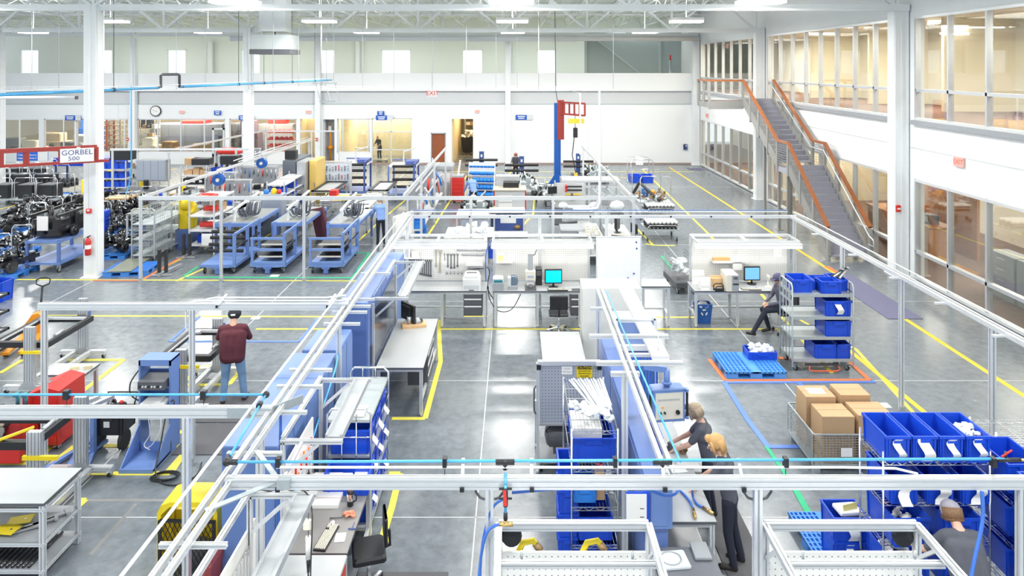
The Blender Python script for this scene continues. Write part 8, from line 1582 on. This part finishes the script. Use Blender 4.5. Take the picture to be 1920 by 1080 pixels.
for j, (px, py, n, lb) in enumerate(((1237, 415, 8, 'rear'), (1240, 450, 8, 'front'))):
    x, y, _ = g0(px, py); t = hoop_cart(lb+' grey cart carrying rows of white capped black cylinders', (x, y+.3, 0), 1.25, 1.1, .45, .6)
    for r in range(3):
        for k in range(n): tag(MB().cyl((0, 0, 0), (0, -.05, .2), .06, 8).cyl((0, -.05, .2), (0, -.07, .28), .068, 8, m=1).obj('damper_unit', [BLKG, WPLA], None, (x-.52+.148*k, y-.1+.3*r, .455)), 'white capped black cylinder, %s in row %s of the %s grey cart' % (ORD[k], ['one', 'two', 'three'][r], lb), 'cylinder', 'cylinders on the %s grey cart' % lb)
t = thing('mesh_bin_cart', 'low dark cart with a mesh bin of clear bags beside the staircase station', 'cart', (XA(1277, 20.2), 20.4, 0), .1); MB().rbox(-.3, .35, -.6, .6, .18, .34, .02).obj('base', DGREY, t); m = MB()
for s in (-.28, .32):
    for k in range(7): m.bar((s, -.55, .4+.1*k), (s, .55, .4+.1*k), .008)
    for k in range(10): m.bar((s, -.55+.12*k, .35), (s, -.55+.12*k, 1.0), .008)
stuff(m.obj('mesh_sides', CHROME, t)); filler('clear_bags', BAG, t, .4, .8, .5, 14, 13, .3, .14)
for x in (-.22, .26):
    for y in (-.5, .5): caster(t, (x, y, 0), .08)
# ---- crowded workshop benches of the mid field
def busy_bench(label, px, y, w, d, seed, board=True, top=DGREY):
    t = thing('fitting_bench', label, 'bench', (XA(px, y), y, 0), 0, 'crowded fitting benches'); a, b = w/2, d/2; q = random.Random(seed)
    worktop(t, -a, a, -b, b, .95, mat=top)
    for x in (-a+.05, a-.05):
        for y_ in (-b+.05, b-.05): MB().prof((x, y_, 0), (x, y_, 1.9 if board and y_ > 0 else .92), .06, .06, up=(0, 1, 0)).obj('leg', ALU, t)
    B('lower_shelf', MGREY, t, -a+.05, a-.05, -b+.05, b-.05, .3, .33)
    if board:
        MB().box(-a, a, b-.05, b-.03, 1.1, 1.85).obj('tool_panel', MGREY, t); MB().prof((-a, b, 1.9), (a, b, 1.9), .06, .06).obj('top_bar', ALU, t)
        for k in range(int(w*5)): x = -a+.1+k*.2; MB().cyl((x, b-.08, 1.75), (x, b-.08, 1.75-q.uniform(.15, .4)), .025, 6).obj('hung_tool', q.choice([STEEL, DGREY, BINL, REDP, GALV]), t)
    for k in range(int(w*d*3)+3):
        x, y_ = q.uniform(-a+.15, a-.15), q.uniform(-b+.15, b-.2); s = q.uniform(.07, .14); z = .95 if k % 3 else .33
        m = MB()
        m.rbox(x-s, x+s, y_-s, y_+s, z, z+q.uniform(.1, .3), .02) if k % 2 else m.cyl((x, y_, z), (x, y_, z+q.uniform(.1, .25)), s*.7, 10)
        m.obj('loose_part', q.choice([BLACK, DGREY, STEEL, BIN, BRONZE, LGREY, BLACK]), t)
    return t
busy_bench('crowded bench with a tool panel below the near hose reel', 425, 27.6, 1.6, 1.2, 1); busy_bench('crowded bench with a tool panel between the slimmer column and bin shelves', 478, 31.6, 1.8, 1.0, 2)
busy_bench('crowded long bench in front of the ribbed grey cabinet', 318, 29.2, 2.2, .9, 3, False); busy_bench('crowded bench beyond the gas bottle rack', 405, 29.7, 1.4, 1.0, 4)
busy_bench('crowded low bench between grey cages and yellow pump', 283, 26.8, 1.2, 1.4, 5, False, BTOP); busy_bench('crowded bench behind the middle harness bench', 555, 28.2, 1.3, 1.2, 6, False, BTOP)
busy_bench('crowded bench by the small bright workshop beam', 440, 38.5, 2.6, 1.0, 7); busy_bench('crowded bench below the cream sheet racks', 250, 38.5, 2.6, 1.0, 8, False)
t = thing('work_stand', 'black framed stand with a brown wooden top past the thick column', 'stand', (XA(228, 29.8), 29.8, 0)); MB().rbox(-.5, .45, -.4, .4, .85, .93, .02).obj('top', WOODL, t)
for x in (-.45, .4):
    for y in (-.35, .35): MB().box(x-.04, x+.04, y-.04, y+.04, 0, .85).obj('leg', BLACK, t)
MB().bar((-.45, -.35, .4), (.4, -.35, .4), .05).bar((-.45, -.35, .8), (.4, -.35, .45), .04).obj('brace', BLACK, t)
for k in range(3): tag(MB().rbox(-.2, .2, -.18, .18, 0, .3, .02).obj('blue_crate', BIN, None, (XA(192, 27), 27, .005+.305*k)), ['bottom', 'middle', 'top'][k]+' blue crate of the stack right past the thick column', 'crate', 'blue crates past the thick column')
# ================================================================ STAIRCASE, SIGNS, ROOM CONTENTS
st = thing('staircase', 'grey steel staircase with brown wooden handrails up to the office landing', 'staircase', (0, 0, 0))
GS = M('warm_grey_steel', (.34, .34, .33), .45, .3, var=.05); TR = M('tread_grey', (.36, .36, .42), .55, var=.05); HR = M('handrail_wood', (.34, .12, .045), .35, var=.2, scale=6)
# flight geometry solved from the photo: upper landing z 4.86, mid landing, floor
X0, X1 = 10.55, 11.85
def flight(y0, z0, y1, z1, n):
    for k in range(n):
        f = (k+.5)/n; y = y0+(y1-y0)*f; z = z0+(z1-z0)*(k+1)/n; dy = (y1-y0)/n
        MB().box(X0, X1, min(y-dy*.56, y+dy*.56), max(y-dy*.56, y+dy*.56), z-.05, z).box(X0, X1, y+dy*.5-.012, y+dy*.5+.012, z-.02, z+(z1-z0)/n).obj('tread', TR, st)
    for x in (X0-.04, X1+.04): MB().bar((x, y0, z0+.08), (x, y1, z1+.08), .06, .34).obj('stringer', GS, st)
YF0, YM0, YM1, YT = 23.2, 26.6, 27.7, 31.9
ZM = 2.54
flight(YF0, 0, YM0, ZM, 14); flight(YM1, ZM, YT, 4.86, 13)
MB().box(X0-.05, X1+.05, YM0, YM1, ZM-.2, ZM).obj('mid_landing', TR, st)
MB().box(X0-1.6, XR, YT, YT+1.9, 4.6, 4.86).box(X0-1.65, X0-.05, YT-.06, YT, 4.55, 4.92).obj('top_landing', GS, st); MB().box(X0-1.55, XR, YT+.05, YT+1.85, 4.86, 4.875).obj('landing_carpet', CARPET, st)
def rail(pts, hh=1.02):
    up = [Vector(p)+Vector((0, 0, hh)) for p in pts]
    for p, q in zip(up, up[1:]): MB().bar(p, q, .12, .09).obj('handrail', HR, st)
    for p, q in zip(pts, pts[1:]):
        p, q = Vector(p), Vector(q); L = (q-p).length; n = max(1, round(L/1.25))
        for k in range(0 if p == Vector(pts[0]) and hh != 1.0 else 1, n+1):
            c = p+(q-p)*(k/n); MB().box(c.x-.045, c.x+.045, c.y-.07, c.y+.07, c.z-.25, c.z+hh-.05).obj('baluster', GS, st)
        m = MB()
        for k in range(9): h = .12+.095*k; m.bar(p+Vector((0, 0, h)), q+Vector((0, 0, h)), .014)
        m.obj('infill_rods', GS, st)
for x in (X0-.05, X1+.05): rail([(x, YF0, .1), (x, YM0, ZM), (x, YM1, ZM), (x, YT, 4.86)])
rail([(X0-.05, YT, 4.86), (X0-1.6, YT, 4.86), (X0-1.6, YT+1.9, 4.86)], 1.0)
MB().tube([(X1, YF0-.3, .75), (X1, YF0, .85), (X1, YM0, ZM+.75), (X1, YM1, ZM+.75), (X1, YT, 5.6)], .022, 6).tube([(X1, YF0-.3, .75), (X1, YF0-.35, .55), (X1, YF0-.0, .55)], .022, 6).obj('grab_rail', ALU, st)
for x, y, z in ((X0-.02, YM1-.1, ZM-.2), (X0-.02, YM0+.1, ZM-.2), (X0+.1, 29.5, 3.3), (X1-.1, 29.5, 3.3)): MB().box(x-.05, x+.05, y-.05, y+.05, 0, z).box(x-.12, x+.12, y-.12, y+.12, 0, .02).obj('support_post', GS, st)
# signs and wall things
def sign(label, px, py, w, h, y, face, lines=None, group=None, z=None, back=None):
    t = thing('wall_sign', label, 'sign', (XA(px, y), y, ZA(py, y)), 0, group); MB().box(-w/2, w/2, -.02, .02, -h/2, h/2).obj('panel', face, t)
    if back: MB().box(w/2-back, w/2, -.024, -.019, -h/2, h/2).obj('grey_field', LGREY, t)
    for i, (s, sz, m_, dx, dz) in enumerate(lines or ()):
        if s: text(s, sz, m_, t, (dx, -.024, dz))
        else: MB().box(dx-sz/2, dx+sz/2, -.024, -.019, dz-.03, dz+.03).obj('printed_line', m_, t)
    return t
ln = lambda w, dx: [(None, w, PAPER, dx, .06), (None, w*.8, PAPER, dx, -.06)]
sign('blue sign with a grey end above the workshop windows', 137, 221, 1.05, .32, YB-.1, SIGNB, ln(.5, -.2), 'blue hall signs', back=.36)
sign('small plain blue sign above the carton rack', 408, 211.5, .46, .28, YB-.1, SIGNB, ln(.3, 0), 'blue hall signs'); sign('blue sign partly behind the slimmer column', 462, 221, 1.0, .32, YB-.1, SIGNB, ln(.35, -.25), 'blue hall signs', back=.35)
sign('upper small blue sign above the glass door', 714, 212, .46, .26, YB-.1, SIGNB, ln(.25, 0), 'blue hall signs'); sign('wide blue sign with a grey end above the glass door', 721, 221, 1.15, .32, YB-.1, SIGNB, ln(.5, -.2), 'blue hall signs', back=.4); sign('blue sign with a grey end on the blank wall by the crane', 983, 220, 1.15, .32, YB-.05, SIGNB, ln(.5, -.2), 'blue hall signs', back=.4)
sign('large blue hanging sign behind the red crane arm', 61, 293, 1.55, .45, 34.6, SIGNB, [('Customer Source', .13, PAPER, -.25, .07), ('Inspection Area 2', .13, PAPER, -.25, -.09)], 'blue hall signs', back=.5)
for px, py, y, sz, lb in ((811, 175, 38, .30, 'white EXIT sign with red letters hung before the parapet'), (168, 306, 34, .28, 'EXIT sign half behind the thick column')):
    t = sign(lb, px, py, sz*1.95, sz*1.3, y, WPLA, [('EXIT', sz*1.15, M('exit_red', (.6, .03, .02), .5, emit=((.9, .05, .03), .12)), 0, 0)], 'exit signs'); MB().cyl((0, 0, sz*.6), (0, 0, (10.3 if y > 36 else 4.0)-t.location.z), .012, 5).obj('hanger', LGREY, t)
for px, py, lb in ((341, 210, 'small red lit sign left of the plain blue sign'), (578, 210, 'small red lit sign over the yellow passage'), (895, 209, 'small red lit sign by the corridor opening')): sign(lb.replace('left of', 'beside'), px, py, .34, .2, YB-.05, M('pale_pink_plate', (.85, .6, .55), .5), [('EXIT', .13, LITW, 0, 0)], 'small red lit signs')
for y, z, lb in ((19.05, 3.88, 'red lit EXIT sign on the white wall over the lower office windows'), (40.5, 7.7, 'small red EXIT sign inside the upper corner windows'), (44, 3.4, 'small red box on the wall above the corner door')):
    x = XR-.03 if z < 6 else XR+.16; t = thing('exit_sign', lb, 'sign', (x, y, z), 0, 'office side exit signs'); MB().box(-.04, .02, -.2, .2, -.13, .13).obj('case', M('salmon_plate', (.8, .45, .4), .5), t); text('EXIT', .2, LITW, t, (-.042, 0, 0), (PI/2, 0, -PI/2))
t = thing('wall_clock', 'round white wall clock with a black rim over the machine room windows', 'clock', (XA(292, YB-.06), YB-.06, ZA(208, YB))); MB().lathe((0, -.02, 0), [(.31, 0), (.33, -.03), (.36, -.02), (.36, .05)], 28, axis='y').obj('rim', BLACK, t); MB().lathe((0, -.045, 0), [(.31, 0), (.31, .03)], 28, axis='y').obj('dial', PAPER, t); MB().bar((0, -.05, 0), (-.19, -.05, .06), .02, .01).bar((0, -.05, 0), (.14, -.05, -.03), .025, .01).obj('hand', BLACK, t)
for k in range(12): a = PI*k/6; MB().bar((.25*math.cos(a), -.048, .25*math.sin(a)), (.29*math.cos(a), -.048, .29*math.sin(a)), .018, .006).obj('hour_mark', BLACK, t)
t = thing('fire_extinguisher', 'red fire extinguisher strapped to the thick column', 'extinguisher', (XA(166, 21.2), 21.17, ZA(478, 21.2))); MB().lathe((0, 0, 0), [(.07, 0), (.085, .02), (.085, .42), (.06, .5), (.02, .53)], 14).obj('red_bottle', RED, t); MB().lathe((0, 0, .2), [(.087, 0), (.087, .12)], 14).obj('label', PAPER, t); MB().bar((-.02, 0, .55), (.08, 0, .6), .03).cyl((0, 0, .52), (0, 0, .58), .02, 8).obj('valve', BLACK, t); MB().tube([(-.02, -.02, .56), (-.1, -.03, .5), (-.1, -.03, .2)], .012, 6).obj('hose', BLACK, t)
t = thing('fire_alarm', 'small red fire alarm box on the thick column', 'alarm', (XA(165, 21.2), 21.235, ZA(396, 21.2))); MB().rbox(-.07, .07, -.04, .03, -.07, .07, .01).obj('box', RED, t); MB().box(-.03, .05, -.045, -.04, .0, .05).obj('strobe', PAPER, t); MB().cyl((0, .0, .07), (0, .0, 5.0), .008, 5).obj('conduit', WSTEEL, t)
for x, y, z, lb in ((XR-.05+.0, 22.0, 2.55, 'red pull station on the wide column'), (XA(247, YB)-.05, YB-.4, 1.7, 'red pull station on the far column by the clock'), (XA(597, YB), YB-.4, 1.7, 'red pull station on the far column by the glass room'), (XA(1079, YB), YB-.04, ZA(252, YB), 'red pull station on the blank wall by the crane')):
    t = thing('pull_station', lb, 'alarm', (x if z < 2.5 else 11.85, y if z < 2.5 else 21.42, z if z < 2.5 else ZA(391, 21.4)), 0, 'red pull stations'); MB().rbox(-.07, .07, -.04, .03, -.1, .1, .01).obj('box', RED, t); MB().box(-.05, .05, -.05, -.04, -.03, .02).obj('lever', PAPER, t)
t = thing('standpipe', 'orange standpipe valves in the grey wall niche', 'standpipe', (XA(618.5, YB+.5), YB+.62, 0)); MB().cyl((0, 0, .1), (0, 0, 2.6), .06, 10).obj('pipe', ORG, t); MB().cyl((-.2, 0, 1.05), (.2, 0, 1.05), .1, 10).cyl((-.2, 0, 2.3), (.0, 0, 2.3), .08, 10).ball((0, 0, 1.05), .17, n=10).obj('valve', ORG, t); MB().box(-.1, .1, -.15, .0, 2.1, 2.5).obj('gauge_box', LGREY, t); MB().box(-.25, .2, -.28, .28, 0, .1).obj('sill_block', M('brown_base', (1, 1, 1)), t)
t = thing('wall_phone', 'dark wall telephone on the blank wall by the corner', 'telephone', (XA(1285, YB-.08), YB-.08, ZA(275, YB))); MB().rbox(-.13, .13, -.06, .06, -.18, .18, .02).obj('body', NAVY, t); MB().rbox(-.11, -.04, -.12, -.06, -.16, .16, .02).obj('handset', BLACK, t); MB().box(.0, .09, -.066, -.06, .02, .12).obj('display', LGREY, t)
t = thing('stack_pipe', 'short silver exhaust stack with a red tip on the far parapet', 'pipe', (XA(1257, 49), 49, 0)); MB().cyl((0, 0, 4.86), (0, 0, ZA(113, 49)), .1, 12).obj('pipe', GALV, t); MB().cyl((0, 0, ZA(113, 49)), (0, 0, ZA(103, 49)), .06, 10).obj('tip', REDP, t)
# stuff seen through the workshop glazing
def shelf_far(label, px0, px1, y, zt, mat, levels, kinds, seed, where): shelf_unit(label, XA(px0, y), XA(px1, y), y, y+.8, levels, zt, mat=mat, deck=mat); fill_rack(levels, XA(px0, y), XA(px1, y), y, y+.8, kinds, seed, where)
O_ = M('rack_orange', (.72, .14, .04), .5)
def sheet_rack(label, px0, px1, y, mat, h=3.0):
    t = thing('sheet_rack', label, 'rack', (XA(px0, y), y, 0)); w = XA(px1, y)-XA(px0, y)
    for x in (0, w):
        for d in (0, .9): MB().box(x-.05, x+.05, d-.05, d+.05, 0, h).obj('post', mat, t)
    for k in range(8): MB().box(0, w, 0, .9, .35*k+.2, .35*k+.25).obj('tier', CREAMP if k % 2 else mat, t)
    return t
sheet_rack('orange upright sheet rack behind the workshop glass', 186, 200, 48.6, O_); sheet_rack('cream sheet rack next to the orange one behind glass', 204, 226, 49.2, CREAMP)
shelf_far('cream shelf rack of machine parts by the clock window', 262, 290, 49.6, 2.9, CREAMP, [.3, .9, 1.5, 2.1], ['c', 'k', 'w'], 60, 'the clock window rack'); shelf_far('orange shelf rack packed with red trays behind the last window', 498, 552, 49.5, 2.2, O_, [.3, .8, 1.3, 1.8], ['r', 'r'], 61, 'the red tray store')
t = thing('machine_enclosure', 'long blue grey machine enclosure behind the middle workshop windows', 'machine', (XA(370, 51), 51.5, 0)); MB().rbox(-3.2, 3.0, -.8, 1.0, .1, 2.3, .03).obj('body', M('blue_grey_steel', (1, 1, 1)), t)
for k in range(5): MB().box(-3.1+1.22*k, -2.0+1.22*k, -.82, -.8, .2, 2.2).obj('panel', M('blue_grey_steel', (1, 1, 1)), t)
MB().rbox(-1.2, .6, -.6, .6, 2.3, 2.55, .05).obj('red_cover', REDP, t); MB().box(-3.1, 2.9, -.7, .9, 0, .1).obj('plinth', BLACK, t)
for i, (px, y, w, h, m_, lb) in enumerate(((100, 50.5, 2.6, 1.7, M('tan_steel', (.55, .45, .32), .5), 'tan machine cabinet behind the workshop glass'), (62, 49, 1.6, 1.3, CREAMP, 'cream machine block at the picture edge behind glass'), (30, 50, 1.8, 1.4, MGREY, 'grey milling machine at the picture edge behind glass'), (158, 51, 1.6, 1.5, MGREY, 'grey press behind the workshop sign'), (130, 49, 1.2, 1.2, DGREY, 'dark small machine behind the workshop glass'), (170, 52, 1.6, 3.0, CRANEB, 'tall deep blue cabinet behind the thick column'), (320, 49.2, 1.3, 1.2, BRONZE, 'bronze coloured lathe under the clock window'), (282, 48.8, 1.2, 1.5, CREAMP, 'beige control cabinet under the clock'), (468, 51, 1.6, 2.6, M('plum_steel', (.16, .12, .18), .5), 'plum coloured cabinet by the slimmer column'), (430, 50, 1.2, 2.4, DGREY, 'dark shelf machine behind the door window'), (378, 48.6, 1.6, 1.1, BRONZE, 'bronze coloured engine stand under the middle windows'))):
    t = thing('workshop_machine', lb, 'machine', (XA(px, y), y, 0)); MB().rbox(-w/2, w/2, -.5, .5, .1, h*.65, .04).obj('base', m_, t); MB().rbox(-w*.35, w*.3, -.4, .4, h*.65, h, .06).obj('head', m_, t); MB().cyl((w*.1, -.5, h*.5), (w*.1, -.62, h*.5), .15, 10).box(-w*.4, -w*.1, -.52, -.5, h*.3, h*.5).obj('control', LGREY if i % 2 else DGREY, t); MB().box(-w/2+.05, w/2-.05, -.45, .45, 0, .1).obj('plinth', BLACK, t)
t = thing('tool_crib', 'open tool chest with a raised black lid by the clock window', 'tool chest', (XA(264, 51.3), 51.5, 0))
MB().rbox(-.8, .8, -.4, .4, 0, 1.9, .02).obj('body', CREAMP, t); MB().poly((-.8, 0, 0), (.8, 0, 0), [(-.4, 1.95), (.3, 2.3), (.3, 2.7), (.1, 2.7), (-.45, 2.1)]).obj('lid', BLACK, t)
for k in range(5): MB().box(-.75, .75, -.42, -.4, .3+.3*k, .55+.3*k).obj('drawer', MGREY if k % 2 else CREAMP, t)
t = thing('red_machine', 'red machine with upright guards behind the last workshop window', 'machine', (XA(515, 52), 52.5, 0)); MB().rbox(-1.2, 1.4, -.6, .6, .1, 2.2, .03).obj('body', MGREY, t); MB().rbox(-.5, .8, -.5, .4, 2.2, 3.2, .05).obj('hopper', REDP, t); MB().box(-1.1, 1.3, -.5, .5, 0, .1).obj('plinth', BLACK, t)
t = thing('waste_cart', 'black waste cart heaped with pale bags in the corridor', 'cart', (XA(876, 51), 51.4, 0)); ob('tub', tote_mesh(.9, .9, 1.1, BLACK, taper=.12), t, (0, 0, .15)); ob('rim', rim_mesh(.9, .9, 1.1, BLACK), t, (0, 0, .15)); filler('waste_bags', BAG, t, .7, .6, 1.25, 16, 2, .5, .16)
for s in (-.3, .3): caster(t, (s, -.3, 0), .07)
t = shelf_unit('corridor shelf with pale packages behind the waste cart', XA(872, 54), XA(890, 54), 53.6, 54.2, [.4, 1.2, 2.0, 2.6], 2.9, mat=WOODL); fill_rack([.4, 1.2, 2.0], XA(872, 54), XA(890, 54), 53.6, 54.2, ['w', 'c'], 70, 'the corridor shelf')
t = thing('bench_seat', 'low pale bench inside the glass room', 'bench', (XA(690, 48.6), 48.7, 0)); MB().box(-.9, .9, -.2, .2, .75, .8).obj('top', CREAMP, t); [MB().box(x-.03, x+.03, -.15, .15, 0, .75).obj('leg', CREAMP, t) for x in (-.85, .85)]
tag(MB().box(-.15, .15, -.01, .01, -.17, .17).obj('notice_sheet', PAPER, None, (XA(681, YB+4.4), YB+4.45, 1.7)), 'white notice on the glass room wall', 'sheet')
t = thing('hand_cart', 'low profile cart pushed by the bald person behind the glass door', 'cart', (XA(690+18, 47.4), 47.4, 0)); MB().box(-.5, .7, -.3, .3, .12, .18).obj('deck', STEEL, t); MB().tube([(-.5, -.25, .15), (-.55, -.25, .95), (-.55, .25, .95), (-.5, .25, .15)], .02, 6).obj('push_bar', BLACK, t); [caster(t, (x, y, 0), .05) for x in (-.4, .6) for y in (-.22, .22)]
# office contents behind the right glazing
for i, (y0, y1) in enumerate(((14.0, 17.6), (17.8, 20.6))):
    t = thing('cubicle_wall', ['maroon cubicle partition with a frosted top in the upper office, picture edge end', 'maroon cubicle partition with a frosted top in the upper office, column end'][i], 'partition', (15.4, y0, 4.86)); MB().box(-.04, .04, 0, y1-y0, .05, 1.15).obj('panel', MAROON, t); MB().box(-.02, .02, 0, y1-y0, 1.15, 1.55).obj('frosted_top', M('frosted_glass', (.55, .66, .62), .4), t); MB().box(-.05, .05, -.03, .03, 0, 1.6).box(-.05, .05, y1-y0-.03, y1-y0+.03, 0, 1.6).box(-.05, .05, 0, y1-y0, 1.55, 1.6).obj('frame', LGREY, t)
for i, y in enumerate((15.0, 16.1, 17.2, 18.3, 19.4)):
    t = thing('file_cabinet', 'grey lateral file cabinet %s behind the lower office glass' % ['at the picture edge end', 'second from the picture edge', 'middle of five', 'second from the wide column', 'closest to the wide column'][i], 'file cabinet', (13.9, y, .012), 0, 'grey lateral file cabinets'); MB().rbox(-.28, .28, -.52, .52, 0, 1.25, .01).obj('body', M('file_grey', (.33, .34, .36), .45), t)
    for k in range(4): MB().box(-.295, -.28, -.5, .5, .03+.3*k, .3+.3*k).box(-.31, -.295, -.15, .15, .2+.3*k, .23+.3*k, 1).obj('drawer', [M('file_grey', (1, 1, 1)), ALU], t)
t = thing('cubicle_wall', 'maroon partition behind the grey file cabinets', 'partition', (15.2, 14, .012)); MB().box(-.04, .04, 0, 6.5, 0, 1.45).obj('panel', MAROON, t); MB().box(-.02, .02, 0, 6.5, 1.45, 1.85).obj('frosted_top', M('frosted_glass', (1, 1, 1)), t); MB().box(-.05, .05, 0, 6.5, 1.85, 1.9).box(-.05, .05, 0, 6.5, 1.43, 1.47).obj('frame', LGREY, t)
t = thing('service_counter', 'brown wooden counter with equipment behind the lower glass by the stairs', 'counter', (14.2, 25.5, .012)); MB().rbox(-.4, .4, -2.4, 1.6, 0, 1.1, .02).obj('body', M('counter_wood', (.45, .22, .10), .5, var=.2), t); MB().box(-.45, .45, -2.45, 1.65, 1.1, 1.15).obj('top', M('counter_wood', (1, 1, 1)), t); MB().box(1.2, 1.3, -2.4, 1.6, 0, 2.1).obj('wood_panel', M('counter_wood', (1, 1, 1)), t)
for k in range(4): tag(MB().rbox(-.18, .18, -.22, .22, 0, .32, .03).box(-.19, -.18, -.15, .15, .08, .26, 1).obj('desk_machine', [DGREY, STEEL], None, (14.15, 23.6+.75*k, 1.162)), '%s dark desk machine on the brown counter' % ['first', 'second', 'third', 'fourth'][k], 'machine', 'desk machines on the brown counter')
for i, (y, h) in enumerate(((38.0, 2.1), (41.0, 2.1))):
    t = thing('wooden_door_leaf', ['dark wooden door on the upper office rear wall near the stairs', 'dark wooden door on the upper office rear wall near the corner'][i], 'door', (18.17, y, 4.87)); MB().box(-.03, .02, -.45, .45, 0, h).obj('leaf', WOOD, t); MB().box(-.08, -.03, .32, .36, 1.0, 1.05).obj('handle', CHROME, t)
t = thing('tall_cupboard', 'brown cupboard with a blue lower panel behind the upper glass', 'cupboard', (17.6, 26.0, 4.87)); MB().rbox(-.5, .5, -.35, .35, .02, 3.0, .01).obj('body', M('taupe_wood', (.34, .26, .2), .5), t); MB().box(-.52, -.5, -.33, .33, 1.0, 1.8).obj('blue_panel', SIGNB, t)
